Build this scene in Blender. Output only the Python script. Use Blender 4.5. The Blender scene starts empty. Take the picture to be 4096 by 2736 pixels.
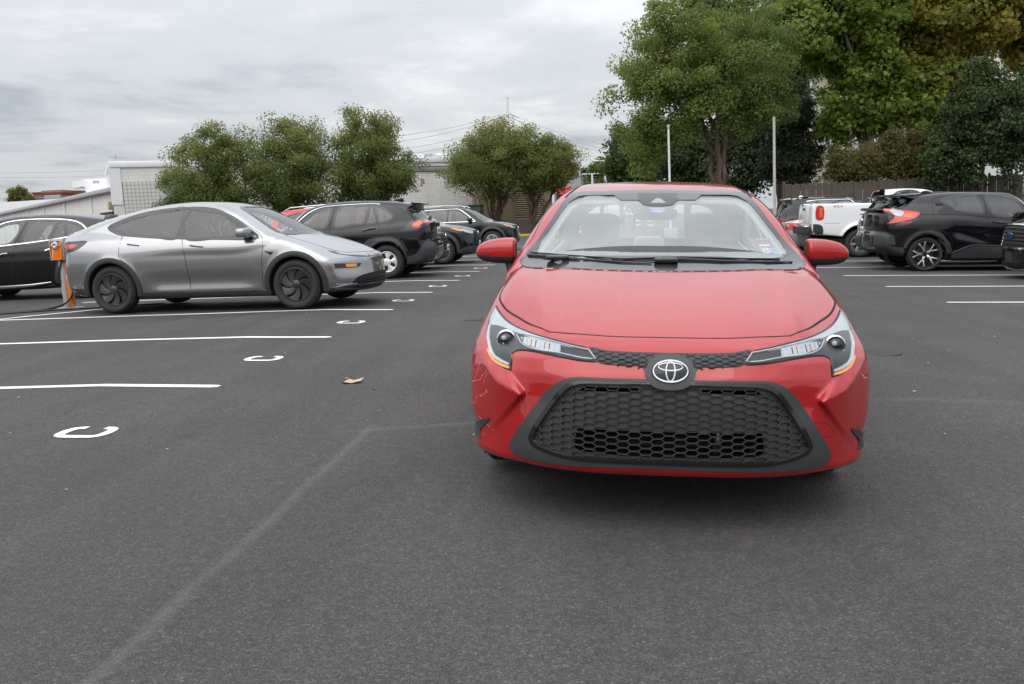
import bpy, bmesh, math, random
import numpy as np
from mathutils import Vector, Matrix, geometry as mgeo
rnd = random.Random(7)
RS = np.random.RandomState(11)
scene = bpy.context.scene
COL = scene.collection
R_ = math.radians

# ------------------------------------------------------------ camera
cam_d = bpy.data.cameras.new("camera")
cam = bpy.data.objects.new("camera", cam_d)
COL.objects.link(cam)
CAM_H, CAM_P, CAM_R, CAM_YAW = 1.1439, 0.1336, -0.0463, -0.1109
def cam_basis(p, r, yaw):
    fw = np.array([math.sin(yaw)*math.cos(p), math.cos(yaw)*math.cos(p), -math.sin(p)])
    rt = np.array([math.cos(yaw), -math.sin(yaw), 0.0])
    up = np.cross(rt, fw)
    c, s = math.cos(r), math.sin(r)
    return c*rt+s*up, -s*rt+c*up, fw
_rt, _up, _fw = cam_basis(CAM_P, CAM_R, CAM_YAW)
cam.matrix_world = Matrix(((_rt[0], _up[0], -_fw[0], 0), (_rt[1], _up[1], -_fw[1], 0), (_rt[2], _up[2], -_fw[2], CAM_H), (0, 0, 0, 1)))
cam_d.sensor_fit = 'HORIZONTAL'
cam_d.sensor_width = 36.0
cam_d.lens = 32.013
cam_d.clip_start = 0.05
cam_d.clip_end = 3000
scene.camera = cam
scene.render.resolution_x, scene.render.resolution_y = 1024, 684

# ------------------------------------------------------------ overcast sky
SUN_EL, SUN_AZ = R_(48), R_(205)      # azimuth clockwise from +Y
world = bpy.data.worlds.new("World")
scene.world = world
world.use_nodes = True
wn, wl = world.node_tree.nodes, world.node_tree.links
wn.clear()
def N(nodes, t, **kw):
    n = nodes.new(t)
    for k, v in kw.items():
        if k.startswith("i_"):
            n.inputs[k[2:].replace("_", " ")].default_value = v
        else:
            setattr(n, k, v)
    return n
w_out = N(wn, "ShaderNodeOutputWorld")
sky = N(wn, "ShaderNodeTexSky", sky_type='NISHITA', sun_disc=False, sun_elevation=SUN_EL, sun_rotation=SUN_AZ, air_density=1.2, dust_density=2.0)
bg_sky = N(wn, "ShaderNodeBackground"); bg_sky.inputs["Strength"].default_value = 0.10
wl.new(sky.outputs[0], bg_sky.inputs["Color"])
tc = N(wn, "ShaderNodeTexCoord")
sep = N(wn, "ShaderNodeSeparateXYZ"); wl.new(tc.outputs["Generated"], sep.inputs[0])
def wmath(op, a, b=None, clamp=False):
    n = N(wn, "ShaderNodeMath", operation=op, use_clamp=clamp)
    for i, v in enumerate((a, b)):
        if v is None: continue
        if isinstance(v, (int, float)): n.inputs[i].default_value = v
        else: wl.new(v, n.inputs[i])
    return n.outputs[0]
zc = wmath('ADD', wmath('MAXIMUM', sep.outputs[2], 0.0), 0.10)
comb = N(wn, "ShaderNodeCombineXYZ")
wl.new(wmath('DIVIDE', sep.outputs[0], zc), comb.inputs[0])
wl.new(wmath('DIVIDE', sep.outputs[1], zc), comb.inputs[1])
nz1 = N(wn, "ShaderNodeTexNoise", i_Scale=0.42, i_Detail=7.0, i_Roughness=0.56, i_Distortion=0.5)
nz2 = N(wn, "ShaderNodeTexNoise", i_Scale=1.5, i_Detail=5.0, i_Roughness=0.6, i_Distortion=0.4)
wl.new(comb.outputs[0], nz1.inputs["Vector"]); wl.new(comb.outputs[0], nz2.inputs["Vector"])
mixn = wmath('ADD', wmath('MULTIPLY', nz1.outputs[0], 0.72), wmath('MULTIPLY', nz2.outputs[0], 0.28))
cr = N(wn, "ShaderNodeValToRGB")
cr.color_ramp.interpolation = 'EASE'
e = cr.color_ramp.elements
e[0].position = 0.37; e[0].color = (0.42, 0.457, 0.515, 1)
e[1].position = 0.61; e[1].color = (0.86, 0.87, 0.885, 1)
m = cr.color_ramp.elements.new(0.49); m.color = (0.635, 0.655, 0.69, 1)
wl.new(mixn, cr.inputs[0])
# overcast luminance: brighter towards the zenith
lum = N(wn, "ShaderNodeMapRange"); lum.inputs["From Min"].default_value = 0.0; lum.inputs["From Max"].default_value = 1.0
lum.inputs["To Min"].default_value = 0.70; lum.inputs["To Max"].default_value = 2.5
wl.new(wmath('POWER', wmath('MAXIMUM', sep.outputs[2], 0.0), 1.5), lum.inputs["Value"])
# the low band towards the north-west (-X) is a darker, bluer bank of cloud
bg_c = N(wn, "ShaderNodeBackground")
wl.new(cr.outputs[0], bg_c.inputs["Color"]); wl.new(lum.outputs[0], bg_c.inputs["Strength"])
mixs = N(wn, "ShaderNodeMixShader"); mixs.inputs[0].default_value = 0.90
wl.new(bg_sky.outputs[0], mixs.inputs[1]); wl.new(bg_c.outputs[0], mixs.inputs[2])
wl.new(mixs.outputs[0], w_out.inputs["Surface"])

sun_d = bpy.data.lights.new("sun", 'SUN')
sun_d.energy = 0.9; sun_d.angle = R_(70); sun_d.color = (1.0, 0.96, 0.90)
sun = bpy.data.objects.new("sun", sun_d); COL.objects.link(sun)
_sd = Vector((math.sin(SUN_AZ)*math.cos(SUN_EL), math.cos(SUN_AZ)*math.cos(SUN_EL), math.sin(SUN_EL)))
sun.rotation_euler = _sd.to_track_quat('Z', 'Y').to_euler()

vs = scene.view_settings
vs.view_transform = 'Standard'; vs.look = 'None'; vs.exposure = 0.52; vs.gamma = 1.0; vs.use_curve_mapping = False
scene.render.engine = 'CYCLES'
scene.cycles.use_denoising = True
scene.cycles.max_bounces = 8; scene.cycles.transparent_max_bounces = 16; scene.cycles.glossy_bounces = 4
scene.cycles.caustics_reflective = False; scene.cycles.caustics_refractive = False
scene.cycles.sample_clamp_indirect = 6.0
# ------------------------------------------------------------ materials
def new_mat(name):
    m = bpy.data.materials.new(name); m.use_nodes = True
    nt = m.node_tree; nt.nodes.clear()
    o = nt.nodes.new("ShaderNodeOutputMaterial")
    b = nt.nodes.new("ShaderNodeBsdfPrincipled")
    nt.links.new(b.outputs[0], o.inputs[0])
    return m, nt, b, o
def pset(b, **kw):
    for k, v in kw.items():
        k = k.replace("_", " ")
        if isinstance(v, tuple) and len(v) == 3: v = (*v, 1)
        b.inputs[k].default_value = v
def plain(name, col, rough=0.5, metal=0.0, noise=0.12, scale=30.0, bump=0.0, coat=0.0, spec=None, detail=4.0):
    """principled material whose colour and roughness are broken up by an object-space noise"""
    m, nt, b, o = new_mat(name)
    L = nt.links
    tcn = nt.nodes.new("ShaderNodeTexCoord")
    nz = nt.nodes.new("ShaderNodeTexNoise"); nz.inputs["Scale"].default_value = scale; nz.inputs["Detail"].default_value = detail
    L.new(tcn.outputs["Object"], nz.inputs["Vector"])
    mx = nt.nodes.new("ShaderNodeMix"); mx.data_type = 'RGBA'
    mx.inputs[6].default_value = (*[c*(1-noise) for c in col], 1); mx.inputs[7].default_value = (*[min(1, c*(1+noise)) for c in col], 1)
    L.new(nz.outputs[0], mx.inputs[0]); L.new(mx.outputs[2], b.inputs["Base Color"])
    mr = nt.nodes.new("ShaderNodeMapRange"); mr.inputs["To Min"].default_value = max(0.02, rough*(1-noise)); mr.inputs["To Max"].default_value = min(1, rough*(1+noise))
    L.new(nz.outputs[0], mr.inputs["Value"]); L.new(mr.outputs[0], b.inputs["Roughness"])
    pset(b, Metallic=metal, Coat_Weight=coat)
    if spec is not None: b.inputs["Specular IOR Level"].default_value = spec
    if bump:
        bp = nt.nodes.new("ShaderNodeBump"); bp.inputs["Strength"].default_value = bump; bp.inputs["Distance"].default_value = 0.01
        L.new(nz.outputs[0], bp.inputs["Height"]); L.new(bp.outputs[0], b.inputs["Normal"])
    return m
def paint(name, col, metal=0.15, rough=0.38, flake=0.03, dust=0.03, cior=1.58):
    m, nt, b, o = new_mat(name)
    L = nt.links
    tcn = nt.nodes.new("ShaderNodeTexCoord")
    fl = nt.nodes.new("ShaderNodeTexNoise"); fl.inputs["Scale"].default_value = 900; fl.inputs["Detail"].default_value = 1
    dn = nt.nodes.new("ShaderNodeTexNoise"); dn.inputs["Scale"].default_value = 3.5; dn.inputs["Detail"].default_value = 8; dn.inputs["Roughness"].default_value = 0.65
    L.new(tcn.outputs["Object"], fl.inputs["Vector"]); L.new(tcn.outputs["Object"], dn.inputs["Vector"])
    mx = nt.nodes.new("ShaderNodeMix"); mx.data_type = 'RGBA'
    mx.inputs[6].default_value = (*[c*(1-flake*4) for c in col], 1); mx.inputs[7].default_value = (*[min(1, c*(1+flake*4)+flake*0.1) for c in col], 1)
    L.new(fl.outputs[0], mx.inputs[0])
    mr = nt.nodes.new("ShaderNodeMapRange"); mr.inputs["From Min"].default_value = 0.5; mr.inputs["From Max"].default_value = 0.85
    mr.inputs["To Min"].default_value = 0.0; mr.inputs["To Max"].default_value = dust*4
    L.new(dn.outputs[0], mr.inputs["Value"])
    m2 = nt.nodes.new("ShaderNodeMix"); m2.data_type = 'RGBA'; m2.inputs[7].default_value = (0.30, 0.27, 0.24, 1)
    L.new(mr.outputs[0], m2.inputs[0]); L.new(mx.outputs[2], m2.inputs[6]); L.new(m2.outputs[2], b.inputs["Base Color"])
    cr2 = nt.nodes.new("ShaderNodeMapRange"); cr2.inputs["To Min"].default_value = 0.015; cr2.inputs["To Max"].default_value = 0.022 + dust
    L.new(dn.outputs[0], cr2.inputs["Value"]); L.new(cr2.outputs[0], b.inputs["Coat Roughness"])
    pset(b, Metallic=metal, Roughness=rough, Coat_Weight=1.0, Coat_IOR=cior); b.inputs['Specular IOR Level'].default_value = 0.1
    # the inner side of the sheet metal is bare dark primer
    ge = nt.nodes.new("ShaderNodeNewGeometry"); pr = nt.nodes.new("ShaderNodeBsdfDiffuse"); pr.inputs[0].default_value = (0.06, 0.06, 0.062, 1)
    mp = nt.nodes.new("ShaderNodeMixShader"); L.new(ge.outputs["Backfacing"], mp.inputs[0]); L.new(b.outputs[0], mp.inputs[1]); L.new(pr.outputs[0], mp.inputs[2]); L.new(mp.outputs[0], o.inputs[0])
    return m
def glass(name, tint, refl=1.0, ior=1.6, haze=0.0):
    m, nt, b, o = new_mat(name)
    nt.nodes.remove(b); L = nt.links
    tr = nt.nodes.new("ShaderNodeBsdfTransparent"); tr.inputs[0].default_value = (*tint, 1)
    gl = nt.nodes.new("ShaderNodeBsdfGlossy"); gl.inputs["Roughness"].default_value = 0.02; gl.inputs[0].default_value = (refl, refl, refl, 1)
    # schlick reflectance, the same from both sides of the pane
    f0 = 2*((ior-1)/(ior+1))**2
    lw = nt.nodes.new("ShaderNodeLayerWeight"); lw.inputs[0].default_value = 0.5
    pw = nt.nodes.new("ShaderNodeMath"); pw.operation = 'POWER'; pw.inputs[1].default_value = 5.0; L.new(lw.outputs["Facing"], pw.inputs[0])
    fr = nt.nodes.new("ShaderNodeMapRange"); fr.inputs["To Min"].default_value = f0; fr.inputs["To Max"].default_value = 1.0; L.new(pw.outputs[0], fr.inputs["Value"])
    ms = nt.nodes.new("ShaderNodeMixShader")
    L.new(fr.outputs[0], ms.inputs[0]); L.new(tr.outputs[0], ms.inputs[1]); L.new(gl.outputs[0], ms.inputs[2])
    if haze:       # pale diffuse veil painted in for the washed-out sky reflection on the glass
        df = nt.nodes.new("ShaderNodeBsdfDiffuse"); df.inputs[0].default_value = (0.55, 0.58, 0.57, 1)
        nz = nt.nodes.new("ShaderNodeTexNoise"); nz.inputs["Scale"].default_value = 2.2; nz.inputs["Detail"].default_value = 6
        t2 = nt.nodes.new("ShaderNodeTexCoord"); L.new(t2.outputs["Object"], nz.inputs["Vector"])
        mr = nt.nodes.new("ShaderNodeMapRange"); mr.inputs["From Min"].default_value = 0.3; mr.inputs["From Max"].default_value = 0.7
        mr.inputs["To Min"].default_value = haze*0.6; mr.inputs["To Max"].default_value = haze*1.3
        L.new(nz.outputs[0], mr.inputs["Value"])
        m2 = nt.nodes.new("ShaderNodeMixShader"); L.new(mr.outputs[0], m2.inputs[0]); L.new(ms.outputs[0], m2.inputs[1]); L.new(df.outputs[0], m2.inputs[2])
        L.new(m2.outputs[0], o.inputs[0])
    else:
        L.new(ms.outputs[0], o.inputs[0])
    return m
M = {}
M['red'] = paint('paint_red', (0.37, 0.0040, 0.0045), metal=0.12, rough=0.34, dust=0.001, cior=1.62)
M['red2'] = paint('paint_bright_red', (0.62, 0.03, 0.025), metal=0.0, rough=0.4)
M['grey'] = paint('paint_grey', (0.31, 0.312, 0.318), metal=0.85, rough=0.22, dust=0.004, cior=1.65)
M['black'] = paint('paint_black', (0.0035, 0.0035, 0.005), metal=0.0, rough=0.3, flake=0.01, dust=0.002, cior=1.45)
M['navy'] = paint('paint_slate', (0.040, 0.052, 0.072), metal=0.5, rough=0.35)
M['white'] = paint('paint_white', (0.80, 0.81, 0.82), metal=0.0, rough=0.4, dust=0.02)
M['silver'] = paint('paint_silver', (0.46, 0.47, 0.48), metal=0.7, rough=0.34)
M['clad'] = plain('cladding_plastic', (0.028, 0.029, 0.031), 0.52, noise=0.2, scale=60)
M['clad2'] = plain('trim_grey_plastic', (0.040, 0.041, 0.044), 0.45, noise=0.15, scale=80)
M['gloss'] = plain('gloss_black', (0.006, 0.006, 0.007), 0.12, coat=0.6, noise=0.1)
M['frit'] = plain('glass_frit_black', (0.020, 0.021, 0.023), 0.10, coat=0.3, noise=0.05)
M['seam'] = plain('panel_gap', (0.006, 0.005, 0.005), 0.8, noise=0.1)
M['well'] = plain('wheel_well', (0.008, 0.008, 0.008), 0.9)
M['tyre'] = plain('tyre_rubber', (0.022, 0.021, 0.020), 0.75, noise=0.35, scale=25, bump=0.15)
M['chrome'] = plain('chrome', (0.75, 0.76, 0.78), 0.12, metal=1.0, noise=0.05)
M['rim'] = plain('alloy_silver', (0.58, 0.59, 0.60), 0.28, metal=0.85, noise=0.1)
M['rimw'] = plain('hubcap_silver', (0.72, 0.73, 0.74), 0.35, metal=0.2, noise=0.06)
M['rimd'] = plain('alloy_dark', (0.030, 0.031, 0.034), 0.34, metal=0.2, noise=0.2, coat=0.3)
M['hub'] = plain('brake_dark', (0.05, 0.045, 0.04), 0.6, metal=0.5, noise=0.3)
M['red_lens'] = plain('tail_lens_red', (0.52, 0.010, 0.010), 0.12, coat=0.8, noise=0.25, scale=40)
M['red_dark'] = plain('tail_lens_dark_red', (0.10, 0.008, 0.008), 0.12, coat=0.8, noise=0.2, scale=40)
M['orange_lens'] = plain('tail_lens_orange', (0.80, 0.10, 0.015), 0.12, coat=0.8, noise=0.2, scale=60)
M['amber'] = plain('amber_lens', (0.80, 0.27, 0.012), 0.15, coat=0.8, noise=0.15, scale=60)
M['white_lens'] = plain('clear_lens', (0.38, 0.40, 0.42), 0.1, metal=0.15, coat=0.8, noise=0.15, scale=40)
M['drl'] = plain('light_guide', (0.42, 0.44, 0.46), 0.15, coat=0.6, noise=0.05)
M['lamp_in'] = plain('lamp_bezel', (0.012, 0.012, 0.014), 0.22, coat=0.0, noise=0.15)
M['plate'] = plain('plate_white', (0.72, 0.73, 0.74), 0.4, noise=0.08)
M['ink'] = plain('ink_dark_blue', (0.02, 0.03, 0.09), 0.5)
M['lining'] = plain('cabin_lining', (0.62, 0.62, 0.59), 0.85, noise=0.08)
M['lining_d'] = plain('cabin_dark', (0.07, 0.072, 0.075), 0.8, noise=0.15)
M['seat'] = plain('seat_fabric', (0.10, 0.105, 0.11), 0.9, noise=0.2, scale=120)
M['seat_l'] = plain('seat_insert', (0.34, 0.34, 0.33), 0.9, noise=0.1, scale=120)
M['dash'] = plain('dashboard', (0.20, 0.205, 0.21), 0.75, noise=0.12)
M['gl_clear'] = glass('glass_clear', (0.86, 0.92, 0.90), ior=1.5)
M['gl_ws'] = glass('glass_windshield', (0.86, 0.92, 0.90), ior=1.70, haze=0.28)
M['gl_dark'] = glass('glass_privacy', (0.30, 0.31, 0.32), ior=1.52)
M['gl_lens'] = glass('lens_cover', (0.97, 0.98, 0.98), ior=1.16)
M['badge_chrome'] = plain('badge_chrome', (0.62, 0.63, 0.65), 0.14, metal=1.0, noise=0.1)
M['line'] = None
# ------------------------------------------------------------ object helpers
def tag(o, label=None, cat=None, group=None, kind=None):
    if label: o["label"] = label
    if cat: o["category"] = cat
    if group: o["group"] = group
    if kind: o["kind"] = kind
    return o
def link(o, parent=None):
    COL.objects.link(o)
    if parent is not None: o.parent = parent
    return o
def empty(name, mat=None):
    o = bpy.data.objects.new(name, None); o.empty_display_size = 0.2; link(o)
    if mat is not None: o.matrix_world = mat
    return o
def mesh_np(name, V, F, mat, parent=None, nrm=None, smooth=True, flat=False):
    """V (n,3), F (m,3|4) arrays (or list of such arrays)"""
    me = bpy.data.meshes.new(name)
    V = np.asarray(V, np.float32)
    Fs = F if isinstance(F, list) else [F]
    Fs = [np.asarray(f, np.int32) for f in Fs if len(f)]
    nl = sum(f.size for f in Fs); nf = sum(len(f) for f in Fs)
    me.vertices.add(len(V)); me.vertices.foreach_set("co", V.ravel())
    me.loops.add(nl); me.polygons.add(nf)
    li = np.concatenate([f.ravel() for f in Fs]) if Fs else np.zeros(0, np.int32)
    tot = np.concatenate([np.full(len(f), f.shape[1], np.int32) for f in Fs]) if Fs else np.zeros(0, np.int32)
    st = np.concatenate([[0], np.cumsum(tot)[:-1]]).astype(np.int32) if nf else tot
    me.loops.foreach_set("vertex_index", li.astype(np.int32))
    me.polygons.foreach_set("loop_start", st); me.polygons.foreach_set("loop_total", tot)
    me.polygons.foreach_set("use_smooth", np.full(nf, not flat, bool))
    me.update(calc_edges=True); me.validate(clean_customdata=False)
    if isinstance(mat, (list, tuple)):
        for x in mat: me.materials.append(x)
    elif mat is not None: me.materials.append(mat)
    if nrm is not None and len(me.vertices) == len(nrm):
        me.normals_split_custom_set_from_vertices(np.asarray(nrm, np.float32))
    o = bpy.data.objects.new(name, me)
    return link(o, parent)
class MB:
    """collects simple solids into one mesh"""
    def __init__(s): s.v = []; s.f = []; s.n = 0
    def add(s, V, F):
        V = [tuple(p) for p in V]
        s.v += V; s.f += [tuple(i+s.n for i in f) for f in F]; s.n += len(V); return s
    def box(s, x0, x1, y0, y1, z0, z1, M4=None):
        V = [(x, y, z) for x in (x0, x1) for y in (y0, y1) for z in (z0, z1)]
        if M4 is not None: V = [tuple(M4 @ Vector(p)) for p in V]
        return s.add(V, [(0, 1, 3, 2), (4, 6, 7, 5), (0, 4, 5, 1), (2, 3, 7, 6), (0, 2, 6, 4), (1, 5, 7, 3)])
    def tube(s, pts, r, seg=8, cap=True):
        pts = [Vector(p) for p in pts]; rr = r if isinstance(r, (list, tuple)) else [r]*len(pts)
        V = []; F = []
        up = Vector((0.13, 0.31, 0.94)).normalized()
        for i, p in enumerate(pts):
            t = (pts[min(i+1, len(pts)-1)]-pts[max(i-1, 0)])
            t = t.normalized() if t.length > 1e-9 else Vector((0, 0, 1))
            a = t.cross(up)
            if a.length < 1e-3: a = t.cross(Vector((1, 0, 0)))
            a.normalize(); b = t.cross(a)
            for k in range(seg):
                an = 2*math.pi*k/seg
                V.append(p+(a*math.cos(an)+b*math.sin(an))*rr[i])
        for i in range(len(pts)-1):
            for k in range(seg):
                k2 = (k+1) % seg
                F.append((i*seg+k, i*seg+k2, (i+1)*seg+k2, (i+1)*seg+k))
        if cap:
            F.append(tuple(range(seg))[::-1]); F.append(tuple((len(pts)-1)*seg+k for k in range(seg)))
        return s.add(V, F)
    def lathe(s, prof, seg=32, axis='z', org=(0, 0, 0), close=False):
        V = []; F = []
        n = len(prof)
        for k in range(seg):
            a = 2*math.pi*k/seg; c, q = math.cos(a), math.sin(a)
            for (r, h) in prof:
                if axis == 'z': p = (r*c, r*q, h)
                elif axis == 'x': p = (h, r*c, r*q)
                else: p = (r*c, h, r*q)
                V.append((p[0]+org[0], p[1]+org[1], p[2]+org[2]))
        for k in range(seg):
            k2 = (k+1) % seg
            for i in range(n-1 if not close else n):
                i2 = (i+1) % n
                F.append((k*n+i, k2*n+i, k2*n+i2, k*n+i2))
        return s.add(V, F)
    def prism(s, poly, x0, x1, axis='x'):
        """extrude a 2-d outline (ear-clipped by blender) along an axis"""
        n = len(poly)
        def P(a, b, h): return (h, a, b) if axis == 'x' else ((a, h, b) if axis == 'y' else (a, b, h))
        V = [P(a, b, x0) for a, b in poly]+[P(a, b, x1) for a, b in poly]
        F = [tuple(range(n))[::-1], tuple(range(n, 2*n))]+[(i, (i+1) % n, n+(i+1) % n, n+i) for i in range(n)]
        return s.add(V, F)
    def build(s, name, mat, parent=None, smooth=False, bevel=0.0, M4=None):
        me = bpy.data.meshes.new(name)
        me.from_pydata(s.v, [], s.f)
        if M4 is not None: me.transform(M4)
        bm = bmesh.new(); bm.from_mesh(me)
        bmesh.ops.recalc_face_normals(bm, faces=bm.faces)
        if bevel:
            bmesh.ops.bevel(bm, geom=[e for e in bm.edges if len(e.link_faces) == 2 and e.calc_face_angle(0) > 0.5], offset=bevel, segments=2, affect='EDGES', profile=0.5)
        bm.to_mesh(me); bm.free()
        if isinstance(mat, (list, tuple)):
            for x in mat: me.materials.append(x)
        else: me.materials.append(mat)
        if smooth or bevel:
            me.polygons.foreach_set("use_smooth", np.ones(len(me.polygons), bool))
            if hasattr(me, "set_sharp_from_angle"): me.set_sharp_from_angle(angle=R_(40))
        me.update()
        o = bpy.data.objects.new(name, me)
        return link(o, parent)

# ------------------------------------------------------------ curves and distance fields
def spline(pts, closed=True, step=0.03):
    """centripetal catmull-rom through (a, b) or (a, b, 1) points; 1 marks a sharp corner"""
    P = [np.array(p[:2], float) for p in pts]; S = [len(p) > 2 and bool(p[2]) for p in pts]
    n = len(P); out = []
    rng = range(n if closed else n-1)
    for i in rng:
        p1, p2 = P[i], P[(i+1) % n]
        if closed: p0, p3 = P[(i-1) % n], P[(i+2) % n]
        else: p0, p3 = P[max(i-1, 0)], P[min(i+2, n-1)]
        if S[i] or (not closed and i == 0): p0 = p1-(p2-p1)
        if S[(i+1) % n] or (not closed and i == n-2): p3 = p2+(p2-p1)
        t0 = 0; t1 = t0+max(1e-4, np.linalg.norm(p1-p0)**.5); t2 = t1+max(1e-4, np.linalg.norm(p2-p1)**.5); t3 = t2+max(1e-4, np.linalg.norm(p3-p2)**.5)
        m = max(1, int(np.linalg.norm(p2-p1)/step))
        for k in range(m):
            t = t1+(t2-t1)*k/m
            A1 = (t1-t)/(t1-t0)*p0+(t-t0)/(t1-t0)*p1; A2 = (t2-t)/(t2-t1)*p1+(t-t1)/(t2-t1)*p2; A3 = (t3-t)/(t3-t2)*p2+(t-t2)/(t3-t2)*p3
            B1 = (t2-t)/(t2-t0)*A1+(t-t0)/(t2-t0)*A2; B2 = (t3-t)/(t3-t1)*A2+(t-t1)/(t3-t1)*A3
            out.append((t2-t)/(t2-t1)*B1+(t-t1)/(t2-t1)*B2)
    if not closed: out.append(P[-1])
    return np.array(out)
def in_poly(px, py, poly):
    poly = np.asarray(poly); ins = np.zeros(np.shape(px), bool); n = len(poly)
    for i in range(n):
        x1, y1 = poly[i]; x2, y2 = poly[(i+1) % n]
        if y1 == y2: continue
        c = ((y1 > py) != (y2 > py)) & (px < (x2-x1)*(py-y1)/(y2-y1)+x1)
        ins ^= c
    return ins
class Field:
    """signed distance to a closed outline, rastered and read back bilinearly"""
    def __init__(s, poly, res=0.01, pad=0.35):
        poly = np.asarray(poly, float); lo = poly.min(0)-pad; hi = poly.max(0)+pad
        s.lo, s.res = lo, res
        a = np.arange(lo[0], hi[0]+res, res); b = np.arange(lo[1], hi[1]+res, res)
        A, B = np.meshgrid(a, b, indexing='ij')
        d2 = np.full(A.shape, 1e9, np.float64)
        n = len(poly)
        for i in range(n):
            p = poly[i]; q = poly[(i+1) % n]; e = q-p; L2 = e@e
            if L2 < 1e-12: continue
            t = np.clip(((A-p[0])*e[0]+(B-p[1])*e[1])/L2, 0, 1)
            dx = A-p[0]-t*e[0]; dy = B-p[1]-t*e[1]
            np.minimum(d2, dx*dx+dy*dy, out=d2)
        d = np.sqrt(d2); d[in_poly(A, B, poly)] *= -1
        s.d = d
    def __call__(s, a, b):
        u = np.clip((a-s.lo[0])/s.res, 0, s.d.shape[0]-1.001); v = np.clip((b-s.lo[1])/s.res, 0, s.d.shape[1]-1.001)
        i = u.astype(np.int32); j = v.astype(np.int32); u = u-i; v = v-j
        D = s.d
        return (D[i, j]*(1-u)+D[i+1, j]*u)*(1-v)+(D[i, j+1]*(1-u)+D[i+1, j+1]*u)*v
class Curve:
    """smooth y(x) through knots"""
    def __init__(s, pts):
        c = spline(pts, closed=False, step=0.01); s.x = c[:, 0]; s.y = c[:, 1]
    def __call__(s, x): return np.interp(x, s.x, s.y)
def smax(a, b, k): h = np.maximum(k-np.abs(a-b), 0)/k; return np.maximum(a, b)+h*h*k*0.25
def smin(a, b, k): return -smax(-a, -b, k)
def sstep(a, b, x): t = np.clip((x-a)/(b-a), 0, 1); return t*t*(3-2*t)
def gauss(x, c, s): return np.exp(-((x-c)/s)**2)

def surf_net(f, ax, ay, az, proj=3, hn=0.01, sym=True):
    """f(|x|,y,z)=0 as a quad mesh. ax starts at -dx/2 (mirrored) when sym."""
    fx = (lambda X, Y, Z: f(np.abs(X), Y, Z)) if sym else f
    X, Y, Z = np.meshgrid(ax, ay, az, indexing='ij')
    Fv = fx(X, Y, Z)
    S = Fv < 0
    nx, ny, nz = S.shape
    cnt = np.zeros((nx-1, ny-1, nz-1)); acc = np.zeros((nx-1, ny-1, nz-1, 3))
    def corner(A, o): return A[o[0]:nx-1+o[0], o[1]:ny-1+o[1], o[2]:nz-1+o[2]]
    C = [ax, ay, az]
    G = [X, Y, Z]
    for axis in range(3):
        o2 = [k for k in range(3) if k != axis]
        for p in (0, 1):
            for q in (0, 1):
                o = [0, 0, 0]; o[o2[0]] = p; o[o2[1]] = q
                e = list(o); e[axis] = 1
                f0, f1 = corner(Fv, o), corner(Fv, e)
                cr_ = (f0 < 0) != (f1 < 0)
                den = np.where(cr_, f0-f1, 1.0); t = np.where(cr_, f0/den, 0)
                cnt += cr_
                for k in range(3):
                    c0 = corner(G[k], o); c1 = corner(G[k], e)
                    acc[..., k] += np.where(cr_, c0+(c1-c0)*t, 0)
    act = cnt > 0
    idx = np.full(act.shape, -1, np.int64); idx[act] = np.arange(act.sum())
    V = acc[act]/cnt[act][:, None]
    cell_i = np.argwhere(act)
    quads = []
    for axis in range(3):
        b, c = (axis+1) % 3, (axis+2) % 3
        sl = [slice(1, -1)]*3; sl[axis] = slice(0, None)
        s0 = [slice(1, -1)]*3; s0[axis] = slice(0, -1)
        s1 = [slice(1, -1)]*3; s1[axis] = slice(1, None)
        A0, A1 = S[tuple(s0)], S[tuple(s1)]
        w = np.argwhere(A0 != A1)
        if not len(w): continue
        g = w.copy(); g[:, b] += 1; g[:, c] += 1
        inside0 = S[g[:, 0], g[:, 1], g[:, 2]]
        def ci(db, dc):
            h = g.copy(); h[:, b] += db; h[:, c] += dc
            return idx[h[:, 0], h[:, 1], h[:, 2]]
        q = np.stack([ci(-1, -1), ci(0, -1), ci(0, 0), ci(-1, 0)], 1)
        q[~inside0] = q[~inside0][:, ::-1]
        quads.append(q)
    Q = np.concatenate(quads)
    Q = Q[(Q >= 0).all(1)]
    cen = np.zeros(len(V), bool)
    if sym:
        cen = cell_i[:, 0] == 0
        V[cen, 0] = 0
    h = hn
    def grad(P):
        x, y, z = P[:, 0], P[:, 1], P[:, 2]
        return np.stack([fx(x+h, y, z)-fx(x-h, y, z), fx(x, y+h, z)-fx(x, y-h, z), fx(x, y, z+h)-fx(x, y, z-h)], 1)/(2*h)
    cell = min(np.diff(ax).min(), np.diff(ay).min(), np.diff(az).min())
    P0 = V.copy()
    for it in range(proj):
        gq = grad(V); v0 = fx(V[:, 0], V[:, 1], V[:, 2])
        st = -v0[:, None]*gq/np.maximum((gq**2).sum(1), 0.05)[:, None]
        l = np.linalg.norm(st, axis=1); st *= np.minimum(1, 0.5*cell/np.maximum(l, 1e-9))[:, None]
        V = V+st
        if sym: V[cen, 0] = 0
    Nn = grad(V); Nn /= np.maximum(np.linalg.norm(Nn, axis=1), 1e-9)[:, None]
    if sym:
        Nn[cen, 0] = 0
        n0 = len(V); mp = np.arange(n0); add = np.where(~cen)[0]
        mp[add] = n0+np.arange(len(add))
        V2 = V[add]*np.array([-1, 1, 1]); N2 = Nn[add]*np.array([-1, 1, 1])
        Qm = mp[Q][:, ::-1]
        V = np.concatenate([V, V2]); Nn = np.concatenate([Nn, N2]); Q = np.concatenate([Q, Qm])
    return V, Q, Nn

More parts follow.
